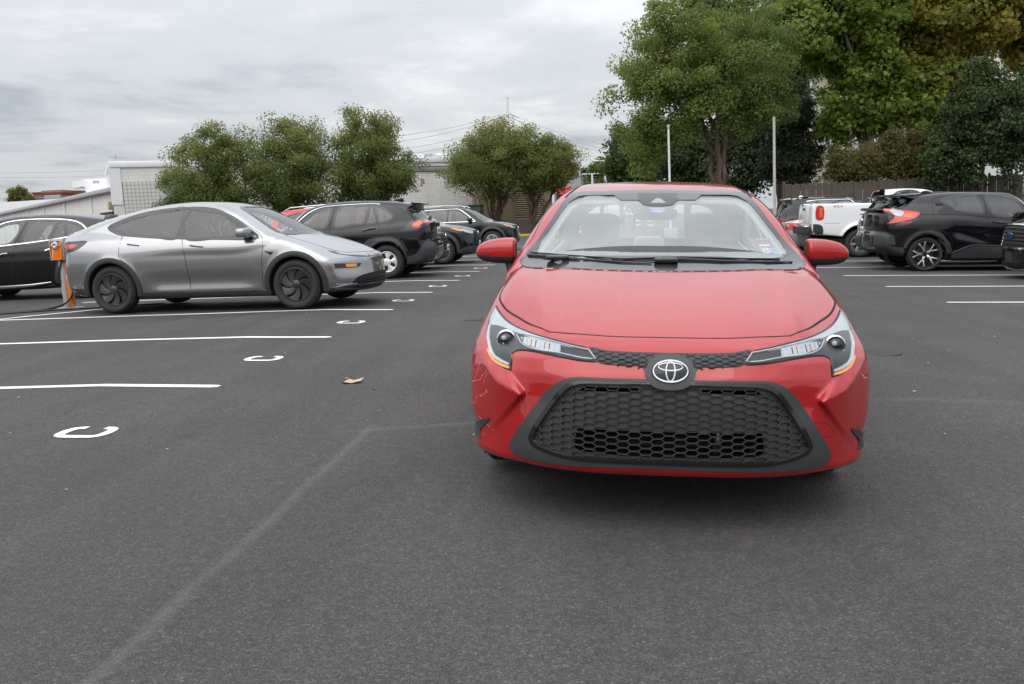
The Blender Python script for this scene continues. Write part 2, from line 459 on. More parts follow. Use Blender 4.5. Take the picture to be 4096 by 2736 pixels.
# ------------------------------------------------------------ vehicles
class Car:
    """a body as a smooth implicit solid in car space: x to the side, y from the nose back, z up"""
    def __init__(s, p):
        s.p = p; s.hw = p['hw']
        rr = p.get('raster', 0.012)
        s.side = Field(spline(p['side'], True, 0.04), rr)
        s.green = Field(spline(p['green'], True, 0.04), rr) if 'green' in p else None
        s.plan = Curve(p['plan']); s.sect = Curve(p['sect'])
        if s.green: s.gx = Curve(p['gx']); s.gt = Curve(p.get('gtaper', [(0, 1), (p['L'], 1)]))
        s.extra = p.get('extra'); s.wells = p.get('wells', [])
    def f(s, x, y, z):
        p = s.p; hw = s.hw; L = p['L']
        xn = np.minimum(x/hw, 1.15)
        bf, pf = p.get('bowf', (0.4, 2.6)); br, pr = p.get('bowr', (0.22, 2.6))
        y1 = y-bf*xn**pf*(1-sstep(0.2, 1.5, y))+br*xn**pr*sstep(L-1.3, L-0.1, y)
        cr_ = p.get('crown', 0.05)
        z1 = z+cr_*xn**2.2*sstep(0.45, 0.8, z)
        f1 = s.side(y1, z1)
        X = hw*s.plan(y)*s.sect(z)
        if 'sculpt' in p: X = X+p['sculpt'](y, z)
        for (wy, wz, wr) in s.wells:
            r = np.sqrt((y-wy)**2+(z-wz)**2)
            X = X+p.get('flare', 0.012)*gauss(r, wr+0.02, 0.06)*(z > 0.1)
        f2 = x-X
        lo = smax(f1, f2, p.get('round', 0.07))
        if s.green:
            gb = p.get('gbow', 0.14)
            y2 = y-gb*(x/0.75)**2*(1-sstep(0.3*L, 0.5*L, y))+p.get('gbowr', 0.12)*(x/0.75)**2*sstep(0.55*L, 0.8*L, y)
            z2 = z+p.get('gcrown', 0.045)*(x/0.6)**2*sstep(0.9, 1.3, z)
            g1 = s.green(y2, z2)
            g2 = (x-s.gx(z)*s.gt(y))*0.93
            gr = smax(g1, g2, p.get('ground', 0.06))
            f = smin(lo, gr, p.get('blend', 0.04))
        else: f = lo
        if s.extra: f = s.extra(f, x, y, z)
        for (wy, wz, wr) in s.wells:
            r = np.sqrt((y-wy)**2+(z-wz)**2)
            f = np.maximum(f, -np.maximum(r-wr, (hw-0.36)-x))
        return f
    def sd(s, P): return s.f(np.abs(P[:, 0]), P[:, 1], P[:, 2])
    def normal(s, P, h=None):
        h = h or max(0.01, 2.0*s.p.get('raster', 0.012))
        g = np.stack([s.sd(P+np.array(d)*h)-s.sd(P-np.array(d)*h) for d in ((1, 0, 0), (0, 1, 0), (0, 0, 1))], 1)
        return g/np.maximum(np.linalg.norm(g, axis=1), 1e-9)[:, None]
    def march(s, O, D, t0, t1, n=90):
        """first crossing from outside along D; O (m,3)"""
        m = len(O); D = np.broadcast_to(np.asarray(D, float), O.shape)
        ts = np.linspace(t0, t1, n)
        lo = np.full(m, t0); hi = np.full(m, np.nan); done = np.zeros(m, bool)
        for t in ts:
            v = s.sd(O+D*t); hit = (v < 0) & ~done
            hi[hit] = t; done |= hit
            lo[~done] = t
        hi = np.where(done, hi, t1); lo = np.where(done, lo, t1)
        for _ in range(14):
            mid = (lo+hi)/2; v = s.sd(O+D*mid[:, None]); neg = v < 0
            hi = np.where(neg, mid, hi); lo = np.where(neg, lo, mid)
        return O+D*lo[:, None], done
    def project(s, q, view):
        """2-d points onto the body from a view: L (-x side) / R (+x): (y,z); F/B: (x,z); T: (x,y)"""
        q = np.asarray(q, float); z0 = np.zeros(len(q))
        if view == 'R': return s.march(np.stack([z0+1.15*s.hw+.1, q[:, 0], q[:, 1]], 1), (-1, 0, 0), 0, 1.0*s.hw)
        if view == 'L': return s.march(np.stack([z0-1.15*s.hw-.1, q[:, 0], q[:, 1]], 1), (1, 0, 0), 0, 1.0*s.hw)
        if view == 'F': return s.march(np.stack([q[:, 0], z0-0.3, q[:, 1]], 1), (0, 1, 0), 0, 2.6, 160)
        if view == 'B': return s.march(np.stack([q[:, 0], z0+s.p['L']+0.3, q[:, 1]], 1), (0, -1, 0), 0, 2.2, 140)
        if view == 'T': return s.march(np.stack([q[:, 0], q[:, 1], z0+2.3], 1), (0, 0, -1), 0, 2.0, 130)
    def patch(s, name, poly, view, mat, parent, off=0.004, thick=0.012, res=0.04, holes=(), smooth_step=None, mirror=False, raw=False):
        """a panel cut to an outline seen from a view, laid on the body with a rim of its own"""
        loops = [spline(poly, True, smooth_step or res*0.8) if not raw else np.asarray(poly, float)]
        for h in holes: loops.append(spline(h, True, smooth_step or res*0.8))
        if mirror: loops = [l*np.array([-1, 1]) for l in loops]
        ov = loops[0]; lo = ov.min(0); hi = ov.max(0)
        ga, gb_ = np.arange(lo[0]+res*.5, hi[0], res), np.arange(lo[1]+res*.5, hi[1], res)
        A, B = np.meshgrid(ga, gb_, indexing='ij'); A = A.ravel(); B = B.ravel()
        allb = np.concatenate(loops)
        if len(A):
            ok = in_poly(A, B, ov)
            for h in loops[1:]: ok &= ~in_poly(A, B, h)
            A, B = A[ok], B[ok]
            if len(A):
                d2 = np.full(len(A), 1e9)
                for q in allb: d2 = np.minimum(d2, (A-q[0])**2+(B-q[1])**2)
                k = d2 > (res*0.45)**2; A, B = A[k], B[k]
        pts = np.concatenate([allb, np.stack([A, B], 1)]) if len(A) else allb
        edges = []; n = 0
        for l in loops:
            edges += [(n+i, n+(i+1) % len(l)) for i in range(len(l))]; n += len(l)
        vo, eo, fo, ovi, oe, of = mgeo.delaunay_2d_cdt([Vector(q) for q in pts], edges, [], 0, 1e-6)
        P2 = np.array([[v[0], v[1]] for v in vo]); T = np.array([f for f in fo if len(f) == 3])
        c = P2[T].mean(1); ok = in_poly(c[:, 0], c[:, 1], ov)
        for h in loops[1:]: ok &= ~in_poly(c[:, 0], c[:, 1], h)
        T = T[ok]
        P3, hit = s.project(P2, view); Nn = s.normal(P3)
        tri_ok = hit[T].all(1); T = T[tri_ok]
        # orient outward
        fn = np.cross(P3[T[:, 1]]-P3[T[:, 0]], P3[T[:, 2]]-P3[T[:, 0]]); flip = (fn*Nn[T].mean(1)).sum(1) < 0
        T[flip] = T[flip][:, ::-1]
        V = P3+Nn*off
        # rim
        ed = {}
        for t in T:
            for a, b in ((t[0], t[1]), (t[1], t[2]), (t[2], t[0])): ed[(a, b)] = 1
        bd = [(a, b) for (a, b) in ed if (b, a) not in ed]
        ids = sorted({i for e_ in bd for i in e_}); mp = {i: len(V)+k for k, i in enumerate(ids)}
        if ids:
            V = np.concatenate([V, P3[ids]+Nn[ids]*(off-thick)]); Nn = np.concatenate([Nn, Nn[ids]])
        Q = np.array([(b, a, mp[a], mp[b]) for a, b in bd]) if bd else np.zeros((0, 4), int)
        used = np.zeros(len(V), bool); used[T.ravel()] = True
        if len(Q): used[Q.ravel()] = True
        rm = np.cumsum(used)-1
        return mesh_np(name, V[used], [rm[T], rm[Q]] if len(Q) else [rm[T]], mat, parent, nrm=Nn[used])
    def strip(s, name, line, view, width, mat, parent, off=0.003, height=0.004, closed=False, step=0.05, mirror=False, straight=False, sink=0.006):
        """a raised band (trim, light guide, panel gap) that follows the body along a line seen from a view"""
        l = spline(line, closed, step) if not straight else np.asarray(line, float)
        if mirror: l = l*np.array([-1, 1])
        P, hit = s.project(l, view)
        P = P[hit]; Nn = s.normal(P)
        n = len(P)
        if n < 2: return None
        T = np.roll(P, -1, 0)-np.roll(P, 1, 0)
        if not closed: T[0] = P[1]-P[0]; T[-1] = P[-1]-P[-2]
        T /= np.maximum(np.linalg.norm(T, axis=1), 1e-9)[:, None]
        S = np.cross(Nn, T); S /= np.maximum(np.linalg.norm(S, axis=1), 1e-9)[:, None]
        w = np.broadcast_to(np.asarray(width, float), (n,)) if np.ndim(width) == 0 else np.interp(np.linspace(0, 1, n), np.linspace(0, 1, len(width)), width)
        w = w[:, None]/2
        rows = [P-S*w-Nn*sink, P-S*w+Nn*off, P-S*w*.6+Nn*(off+height), P+S*w*.6+Nn*(off+height), P+S*w+Nn*off, P+S*w-Nn*sink]
        V = np.stack(rows, 1).reshape(-1, 3); k = 6
        F = []
        for i in range(n if closed else n-1):
            j = (i+1) % n
            for q in range(k-1): F.append((i*k+q, j*k+q, j*k+q+1, i*k+q+1))
        if not closed:
            F2 = [(0, 1, 4, 5), (1, 2, 3, 4)]; e0 = (n-1)*k
            F += [F2[0], F2[1], (e0+5, e0+4, e0+1, e0), (e0+4, e0+3, e0+2, e0+1)]
        o = mesh_np(name, V, np.array(F), mat, parent)
        bm = bmesh.new(); bm.from_mesh(o.data); bmesh.ops.recalc_face_normals(bm, faces=bm.faces); bm.to_mesh(o.data); bm.free()
        o.data.set_sharp_from_angle(angle=R_(35))
        return o
    def body(s, root, mat, res=0.03, ymesh=None, windows=(), parts=(), lining=None, res_x=None, hn=0.012):
        """mesh the solid, open the windows, share the faces out to the panels. windows: (view, poly); parts: (name, view, poly)"""
        p = s.p
        dx = res_x or res
        ax = np.arange(-dx/2, s.hw+0.12, dx)
        ay = ymesh if ymesh is not None else np.arange(-0.08, p['L']+0.10, res)
        az = np.arange(0.08, p['H']+0.08, res)
        V, Q, Nn = surf_net(s.f, ax, ay, az, hn=max(hn, 1.6*p.get('raster', 0.012)))
        C = V[Q].mean(1); FN = Nn[Q].mean(1)
        def sel(view, poly):
            pl = spline(poly, True, 0.05)
            if view == 'L': return in_poly(C[:, 1], C[:, 2], pl) & (FN[:, 0] < -0.1)
            if view == 'R': return in_poly(C[:, 1], C[:, 2], pl) & (FN[:, 0] > 0.1)
            if view == 'F': return in_poly(C[:, 0], C[:, 2], pl) & (FN[:, 1] < -0.05)
            if view == 'B': return in_poly(C[:, 0], C[:, 2], pl) & (FN[:, 1] > 0.05)
            return in_poly(C[:, 0], C[:, 1], pl) & (FN[:, 2] > 0.05)
        keep = np.ones(len(Q), bool); keep_l = keep.copy()
        for (v, pl) in windows:
            keep &= ~sel(v, pl)
            a = np.array(pl, float)[:, :2]; c0 = (a.min(0)+a.max(0))/2; keep_l &= ~sel(v, c0+(a-c0)*np.array([1.07, 1.12]))
        well = np.zeros(len(Q), bool)
        for (wy, wz, wr) in s.wells:
            r = np.sqrt((C[:, 1]-wy)**2+(C[:, 2]-wz)**2)
            well |= (r < wr+0.014) & (np.abs(C[:, 0]) < s.hw*s.plan(C[:, 1])*1.03)
        under = ((FN[:, 2] < -0.8) & (C[:, 2] < 0.45)) | (C[:, 2] < p.get('lowz', 0.0))
        well |= under
        def mk(name, m, mt):
            if not m.any(): return None
            q = Q[m]; u = np.zeros(len(V), bool); u[q.ravel()] = True; rm = np.cumsum(u)-1
            return mesh_np(name, V[u], rm[q], mt, root, nrm=Nn[u])
        left = keep & ~well
        out = {}
        for pt in parts:
            m = sel(pt[1], pt[2]) & left
            if pt[0] == 'front_bumper': m &= (C[:, 1] < 0.9) & (np.abs(C[:, 0]) < s.hw+1)
            out.setdefault(pt[0], []).append(mk(pt[0], m, pt[3] if len(pt) > 3 else mat)); left &= ~m
        out['body'] = mk('body', left, mat)
        mk('underbody', well & keep, M['well'])
        if lining is not None:
            # the cabin's inner skin: the same panels 3 cm further in, seen from inside
            z0 = p.get('lining_z', 0.62)
            m = keep & keep_l & ~well & (C[:, 2] > z0) & (C[:, 1] > p['cabin'][0]) & (C[:, 1] < p['cabin'][1])
            if m.any():
                q = Q[m][:, ::-1]; u = np.zeros(len(V), bool); u[q.ravel()] = True; rm = np.cumsum(u)-1
                mesh_np('cabin_lining', (V-Nn*0.028)[u], rm[q], lining, root, nrm=-Nn[u])
        return out

def rounded(cx, cy, cz, sx, sy, sz, r=0.05, rot=0.0, seg=6):
    """a soft box (superellipsoid) as V, F; rot tilts it about x"""
    n, m_ = seg*2, seg*4
    V = []
    for i in range(n+1):
        a = -math.pi/2+math.pi*i/n
        for k in range(m_):
            b = 2*math.pi*k/m_
            def pw(v, e_): return math.copysign(abs(v)**e_, v)
            e1, e2 = 0.45, 0.45
            x = sx*pw(math.cos(a), e1)*pw(math.cos(b), e2); y = sy*pw(math.cos(a), e1)*pw(math.sin(b), e2); z = sz*pw(math.sin(a), e1)
            y, z = y*math.cos(rot)-z*math.sin(rot), y*math.sin(rot)+z*math.cos(rot)
            V.append((cx+x, cy+y, cz+z))
    F = []
    for i in range(n):
        for k in range(m_):
            F.append((i*m_+k, i*m_+(k+1) % m_, (i+1)*m_+(k+1) % m_, (i+1)*m_+k))
    return V, F
def soft(name, mat, parent, *boxes):
    b = MB()
    for q in boxes: b.add(*rounded(*q))
    return b.build(name, mat, parent, smooth=True)

WHEELS = {}
def wheel_meshes(kind, R, rimr, w=0.22):
    key = (kind, round(R, 3), round(rimr, 3))
    if key in WHEELS: return WHEELS[key]
    b = MB(); h = w/2
    prof = [(rimr*0.985, -h+.02), (rimr+.012, -h+.004), (rimr+(R-rimr)*.45, -h-.006), (R-.03, -h+.012), (R-.008, -h+.03), (R, -h+.05)]
    for g in (-.045, -.015, .015, .045): prof += [(R, g*1.3-.012), (R-.007, g*1.3-.009), (R-.007, g*1.3-.004), (R, g*1.3-.001)]
    prof += [(R, h-.05), (R-.008, h-.03), (R-.03, h-.012), (rimr+(R-rimr)*.72, h-.001), (rimr+(R-rimr)*.68, h+.002), (rimr+(R-rimr)*.45, h+.006), (rimr+.012, h-.004), (rimr*0.985, h-.02)]
    b.lathe(prof, 56, 'x')
    ty = b.build('wheel', M['tyre'], None, smooth=True)
    tyre = ty.data; bpy.data.objects.remove(ty)
    parts = []
    def keep(mb, nm, mat, **k):
        o = mb.build(nm, mat, None, **k); parts.append((nm, o.data)); bpy.data.objects.remove(o)
    # barrel and back
    q = MB(); q.lathe([(rimr, h-.022), (rimr, h-.006), (rimr-.012, h-.004), (rimr-.018, h-.02), (rimr-.03, -.02), (rimr-.035, -h+.03), (0.02, -h+.04)], 48, 'x')
    dark = kind in ('aero',)
    keep(q, 'rim', M['rimd'] if kind in ('aero', 'yspoke', 'dark5') else M['rim'], smooth=True)
    if kind not in ('aero', 'cover'):
        q = MB(); q.lathe([(0.02, -.01), (rimr*.62, -.01), (rimr*.62, -.025), (0.02, -.025)], 40, 'x'); keep(q, 'brake_disc', M['hub'], smooth=True)
    def spoke(q, a, r0, r1, w0, w1, x0=0.055, x1=0.075, dep=0.03, skew=0.0):
        c, s_ = math.cos(a), math.sin(a); c2, s2 = math.cos(a+skew), math.sin(a+skew)
        P = []
        for (r, ww, xx, cc, ss) in ((r0, w0, x0, c, s_), (r1, w1, x1, c2, s2)):
            for sgn in (-1, 1):
                yy = r*cc-sgn*ww*ss; zz = r*ss+sgn*ww*cc
                P.append((xx, yy, zz)); P.append((xx-dep, yy+sgn*.004*ss, zz-sgn*.004*cc))
        q.add(P, [(0, 2, 6, 4), (1, 5, 7, 3), (0, 4, 5, 1), (2, 3, 7, 6), (0, 1, 3, 2), (4, 6, 7, 5)])
    xo = h-.012
    if kind == 'aero':      # seven-blade turbine cover, flush and dark
        q = MB(); n = 7
        for k in range(n):
            a0 = 2*math.pi*k/n; V = []; F = []
            m_ = 9
            for i in range(m_):
                r = 0.055+(rimr-.022-.055)*i/(m_-1); tw = -0.55*(i/(m_-1))**1.2
                lead = a0+tw; wid = 2*math.pi/n*(0.86-0.10*(i/(m_-1)))
                for j in range(5):
                    u = j/4; a = lead+wid*u
                    xx = xo-.006-.022*(1-u)**1.6*(0.3+0.7*i/(m_-1))-.010*(1-i/(m_-1))
                    V.append((xx, r*math.cos(a), r*math.sin(a)))
            for i in range(m_-1):
                for j in range(4): F.append((i*5+j, i*5+j+1, i*5+6+j, i*5+5+j))
            # the edge that drops away beside each blade
            nb = len(V)
            for i in range(m_):
                v = V[i*5+4]; V.append((v[0]-.035, v[1], v[2]))
            for i in range(m_-1): F.append((i*5+4, nb+i, nb+i+1, i*5+9))
            q.add(V, F)
        q.lathe([(0.0, xo-.006), (.05, xo-.008), (.062, xo-.016), (.062, xo-.04)], 28, 'x')
        q.lathe([(rimr-.004, xo-.002), (rimr-.02, xo-.003), (rimr-.026, xo-.012), (rimr-.026, xo-.04)], 48, 'x')
        keep(q, 'wheel_cover', M['rimd'], smooth=True)
        q = MB(); q.lathe([(0.0, xo-.05), (rimr-.01, xo-.05)], 40, 'x'); keep(q, 'cover_recess', M['well'])
    elif kind == 'cover':   # silver hubcap over a steel wheel, five broad petals
        q = MB(); n = 5
        for k in range(n):
            a0 = 2*math.pi*k/n
            V = []; F = []; m_ = 6
            for i in range(m_):
                r = 0.05+(rimr-.015-.05)*i/(m_-1); hwid = (0.30+0.20*(i/(m_-1))**2) if i < m_-1 else 2*math.pi/n/2
                for j in range(5):
                    a = a0+hwid*(j/2-1); V.append((xo+.004-.02*abs(j/2-1)**2-.012*(i/(m_-1))**2, r*math.cos(a), r*math.sin(a)))
            for i in range(m_-1):
                for j in range(4): F.append((i*5+j, i*5+j+1, i*5+6+j, i*5+5+j))
            q.add(V, F)
        q.lathe([(0.0, xo+.004), (.06, xo+.004), (.085, xo-.012)], 28, 'x')
        q.lathe([(rimr+.004, xo-.004), (rimr-.012, xo+.002), (rimr-.03, xo-.01), (rimr-.03, xo-.04)], 48, 'x')
        keep(q, 'hubcap', M['rimw'], smooth=True)
        q = MB(); q.lathe([(0.0, xo-.05), (rimr-.01, xo-.05)], 40, 'x'); keep(q, 'steel_disc', M['hub'])
    elif kind == 'yspoke':  # black wheel, five machined Y spokes
        q = MB()
        for k in range(5):
            a = 2*math.pi*k/5+math.pi/2
            spoke(q, a, .045, rimr*.50, .026, .022, xo-.035, xo-.012)
            spoke(q, a+.07, rimr*.46, rimr-.008, .016, .017, xo-.014, xo-.001, skew=.20)
            spoke(q, a-.07, rimr*.46, rimr-.008, .016, .017, xo-.014, xo-.001, skew=-.20)
        keep(q, 'spokes', M['rim'], bevel=0.003)
        q = MB(); q.lathe([(rimr-.001, xo-.006), (rimr-.004, xo+.003), (rimr-.012, xo+.002), (rimr-.016, xo-.02)], 48, 'x'); keep(q, 'rim_lip', M['rim'], smooth=True)
    elif kind == 'six':     # six split spokes of a truck wheel
        q = MB()
        for k in range(6):
            a = 2*math.pi*k/6+.26
            spoke(q, a, .05, rimr-.01, .030, .040, xo-.03, xo-.004)
        keep(q, 'spokes', M['rim'], bevel=0.004)
        q = MB()
        for k in range(6):
            a = 2*math.pi*k/6; q.tube([(xo-.03, .062*math.cos(a), .062*math.sin(a)), (xo-.005, .062*math.cos(a), .062*math.sin(a))], .012, 8)
        keep(q, 'wheel_nut', M['chrome'], smooth=True)
    else:                   # five double spokes
        q = MB()
        for k in range(5):
            a = 2*math.pi*k/5+math.pi/2
            spoke(q, a+.10, .04, rimr-.008, .016, .020, xo-.03, xo-.004, skew=.10)
            spoke(q, a-.10, .04, rimr-.008, .016, .020, xo-.03, xo-.004, skew=-.10)
        keep(q, 'spokes', M['rim'] if kind != 'dark5' else M['rimd'], bevel=0.003)
    q = MB(); q.lathe([(0.0, xo-.004), (.026, xo-.006), (.032, xo-.03)], 24, 'x')
    keep(q, 'hub_cap', M['rimd'] if kind in ('aero',) else (M['rimw'] if kind == 'cover' else M['gloss']), smooth=True)
    if kind not in ('aero', 'cover', 'six'):
        q = MB()
        for k in range(5):
            a = 2*math.pi*k/5; q.tube([(xo-.035, .05*math.cos(a), .05*math.sin(a)), (xo-.014, .05*math.cos(a), .05*math.sin(a))], .009, 8)
        keep(q, 'wheel_nut', M['rimd'], smooth=True)
    WHEELS[key] = (tyre, parts)
    return WHEELS[key]
def add_wheels(root, kind, R, rimr, track, ys, w=0.22, spin=(0.3, 0.9, 1.4, 2.0), steer=0.0, lift=0.0):
    tyre, parts = wheel_meshes(kind, R, rimr, w)
    k = 0
    for y in ys:
        for sx in (1, -1):
            o = bpy.data.objects.new('wheel', tyre); link(o, root)
            o.location = (sx*track, y, R+lift)
            st = steer if y == ys[0] else 0.0
            o.rotation_euler = (spin[k % 4], 0, (0 if sx > 0 else math.pi)+st); k += 1
            for nm, me in parts:
                c = bpy.data.objects.new(nm, me); link(c, o)
def place(x, y, ang, z=None, tilt=0.0, scale=1.0):
    """car matrix: the car's nose points along -y of car space; ang turns it about z; tilt rolls the ground along world x"""
    return Matrix.Translation((x, y, z)) @ Matrix.Rotation(-math.atan(tilt), 4, 'Y') @ Matrix.Rotation(ang, 4, 'Z') @ Matrix.Scale(scale, 4)
def ground_z(x):
    a = -0.0044*(x+3.985) if x < -3.985 else (-0.0358*(x+3.985) if x < 12 else -0.0358*15.985)
    return a+0.05*float(sstep(-3.4, -1.0, x))*(1-float(sstep(2.2, 4.6, x)))
# ------------------------------------------------------------ ground
def build_asphalt():
    m, nt, b, o = new_mat('asphalt'); L = nt.links; nd = nt.nodes
    tcn = nd.new("ShaderNodeTexCoord")
    def noise(sc, det=4, rough=0.55, dist=0.0):
        n = nd.new("ShaderNodeTexNoise"); n.inputs["Scale"].default_value = sc; n.inputs["Detail"].default_value = det; n.inputs["Roughness"].default_value = rough; n.inputs["Distortion"].default_value = dist
        L.new(tcn.outputs["Object"], n.inputs["Vector"]); return n.outputs[0]
    def ramp(fac, *stops):
        r = nd.new("ShaderNodeValToRGB"); el = r.color_ramp.elements
        el[0].position, el[0].color = stops[0][0], (*stops[0][1], 1); el[1].position, el[1].color = stops[-1][0], (*stops[-1][1], 1)
        for p_, c_ in stops[1:-1]:
            q = el.new(p_); q.color = (*c_, 1)
        L.new(fac, r.inputs[0]); return r.outputs[0]
    def mix(fac, a, c, mode='MIX'):
        n = nd.new("ShaderNodeMix"); n.data_type = 'RGBA'; n.blend_type = mode
        if isinstance(fac, float): n.inputs[0].default_value = fac
        else: L.new(fac, n.inputs[0])
        for i, v in ((6, a), (7, c)):
            if isinstance(v, tuple): n.inputs[i].default_value = (*v, 1)
            else: L.new(v, n.inputs[i])
        return n.outputs[2]
    v = nd.new("ShaderNodeTexVoronoi"); v.inputs["Scale"].default_value = 150; L.new(tcn.outputs["Object"], v.inputs["Vector"])
    v2 = nd.new("ShaderNodeTexVoronoi"); v2.inputs["Scale"].default_value = 62; L.new(tcn.outputs["Object"], v2.inputs["Vector"])
    fine = noise(260, 3, 0.7); mid = noise(26, 5, 0.6); big = noise(0.55, 6, 0.55, 0.8); huge = noise(0.16, 4, 0.5)
    base = ramp(mid, (0.3, (0.072, 0.069, 0.0665)), (0.7, (0.100, 0.0955, 0.092)))
    base = mix(0.75, base, ramp(big, (0.30, (0.72, 0.72, 0.73)), (0.72, (1.22, 1.21, 1.20))), 'MULTIPLY')
    base = mix(0.6, base, ramp(huge, (0.3, (0.82, 0.82, 0.83)), (0.7, (1.15, 1.14, 1.12))), 'MULTIPLY')
    base = mix(0.85, base, ramp(fine, (0.30, (0.38, 0.38, 0.38)), (0.52, (1.0, 1.0, 1.0)), (0.75, (2.0, 1.95, 1.9))), 'MULTIPLY')
    # stones of the wearing course, each its own tone
    spv = nd.new("ShaderNodeSeparateColor"); v3 = nd.new("ShaderNodeTexVoronoi"); v3.inputs["Scale"].default_value = 130; L.new(tcn.outputs["Object"], v3.inputs["Vector"]); L.new(v3.outputs["Color"], spv.inputs[0])
    base = mix(0.9, base, ramp(spv.outputs[0], (0.0, (0.62, 0.62, 0.62)), (0.35, (0.88, 0.88, 0.88)), (0.85, (1.08, 1.07, 1.06)), (1.0, (1.75, 1.7, 1.64))), 'MULTIPLY')
    base = mix(0.8, base, ramp(v3.outputs["Distance"], (0.25, (1.08, 1.08, 1.08)), (0.62, (0.74, 0.74, 0.74))), 'MULTIPLY')
    # stretched streaks left by tyres along the aisle
    smp = nd.new("ShaderNodeMapping"); smp.inputs["Scale"].default_value = (2.6, 0.16, 1.0); L.new(tcn.outputs["Object"], smp.inputs[0])
    sn = nd.new("ShaderNodeTexNoise"); sn.inputs["Scale"].default_value = 1.0; sn.inputs["Detail"].default_value = 5; L.new(smp.outputs[0], sn.inputs["Vector"])
    base = mix(0.55, base, ramp(sn.outputs[0], (0.32, (0.80, 0.80, 0.81)), (0.68, (1.18, 1.17, 1.15))), 'MULTIPLY')
    # old oil drips
    base = mix(0.8, base, ramp(noise(1.7, 3, 0.5), (0.66, (1, 1, 1)), (0.74, (0.72, 0.72, 0.73))), 'MULTIPLY')
    # pale grains of stone
    gr = ramp(v2.outputs["Distance"], (0.0, (1, 1, 1)), (0.13, (0, 0, 0)))
    sel = nd.new("ShaderNodeMath"); sel.operation = 'GREATER_THAN'; sel.inputs[1].default_value = 0.90
    sp = nd.new("ShaderNodeSeparateColor"); L.new(v2.outputs["Color"], sp.inputs[0]); L.new(sp.outputs[0], sel.inputs[0])
    mm = nd.new("ShaderNodeMath"); mm.operation = 'MULTIPLY'; L.new(sel.outputs[0], mm.inputs[0]); L.new(gr, mm.inputs[1])
    m3 = nd.new("ShaderNodeMath"); m3.operation = 'MULTIPLY'; m3.inputs[1].default_value = 0.55; L.new(mm.outputs[0], m3.inputs[0])
    base = mix(m3.outputs[0], base, (0.22, 0.21, 0.195))
    # faint paver joints: pale dusty lines where two strips of asphalt meet
    def joint(x0, y0, x1, y1, w):
        s_ = nd.new("ShaderNodeSeparateXYZ"); L.new(tcn.outputs["Object"], s_.inputs[0])
        dx, dy = x1-x0, y1-y0; ln = math.hypot(dx, dy)
        def mth(op, a, c=None, clamp=False):
            n = nd.new("ShaderNodeMath"); n.operation = op; n.use_clamp = clamp
            for i, q in enumerate((a, c)):
                if q is None: continue
                if isinstance(q, (int, float)): n.inputs[i].default_value = q
                else: L.new(q, n.inputs[i])
            return n.outputs[0]
        px = mth('SUBTRACT', s_.outputs[0], x0); py = mth('SUBTRACT', s_.outputs[1], y0)
        wob = mth('MULTIPLY', mth('SUBTRACT', noise(3.0, 4), 0.5), 0.06)
        d = mth('ADD', mth('ADD', mth('MULTIPLY', px, -dy/ln), mth('MULTIPLY', py, dx/ln)), wob)
        t = mth('ADD', mth('MULTIPLY', px, dx/ln), mth('MULTIPLY', py, dy/ln))
        prof = mth('SUBTRACT', 1.0, mth('DIVIDE', mth('ABSOLUTE', d), w), True)
        ins = mth('MULTIPLY', mth('MULTIPLY', mth('ADD', t, 0.25), 4.0, True), mth('MULTIPLY', mth('SUBTRACT', ln+0.25, t), 4.0, True))
        return mth('MULTIPLY', mth('MULTIPLY', prof, ins), mth('ADD', mth('MULTIPLY', noise(9, 5, 0.7), 0.8), -0.05, True))
    for args, stg in (((-1.45, 5.1, -1.43, 1.4, 0.045), 0.55), ((-1.45, 5.12, -0.6, 5.42, 0.07), 0.45), ((1.9, 6.2, 4.6, 6.0, 0.09), 0.30), ((-0.6, 5.42, 2.0, 6.2, 0.07), 0.25)):
        j = joint(*args)
        q = nd.new("ShaderNodeMath"); q.operation = 'MULTIPLY'; q.inputs[1].default_value = stg; L.new(j, q.inputs[0])
        base = mix(q.outputs[0], base, (0.24, 0.235, 0.225))
    L.new(base, b.inputs["Base Color"])
    rr = nd.new("ShaderNodeMapRange"); rr.inputs["To Min"].default_value = 0.62; rr.inputs["To Max"].default_value = 0.92; L.new(big, rr.inputs["Value"]); L.new(rr.outputs[0], b.inputs["Roughness"])
    b.inputs["Specular IOR Level"].default_value = 0.35
    hs = nd.new("ShaderNodeMath"); hs.operation = 'ADD'; L.new(v.outputs["Distance"], hs.inputs[0]); L.new(v3.outputs["Distance"], hs.inputs[1])
    bp = nd.new("ShaderNodeBump"); bp.inputs["Strength"].default_value = 0.7; bp.inputs["Distance"].default_value = 0.007
    L.new(hs.outputs[0], bp.inputs["Height"]); L.new(bp.outputs[0], b.inputs["Normal"])
    return m
M['asphalt'] = build_asphalt()
def line_mat():
    m, nt, b, o = new_mat('road_paint'); L = nt.links
    t = nt.nodes.new("ShaderNodeTexCoord"); n = nt.nodes.new("ShaderNodeTexNoise"); n.inputs["Scale"].default_value = 60; n.inputs["Detail"].default_value = 6; n.inputs["Roughness"].default_value = 0.7
    L.new(t.outputs["Object"], n.inputs["Vector"])
    r = nt.nodes.new("ShaderNodeValToRGB"); el = r.color_ramp.elements; el[0].position = 0.30; el[0].color = (0.16, 0.16, 0.158, 1); el[1].position = 0.42; el[1].color = (0.78, 0.785, 0.79, 1)
    L.new(n.outputs[0], r.inputs[0]); L.new(r.outputs[0], b.inputs["Base Color"]); pset(b, Roughness=0.6)
    return m
M['line'] = line_mat()
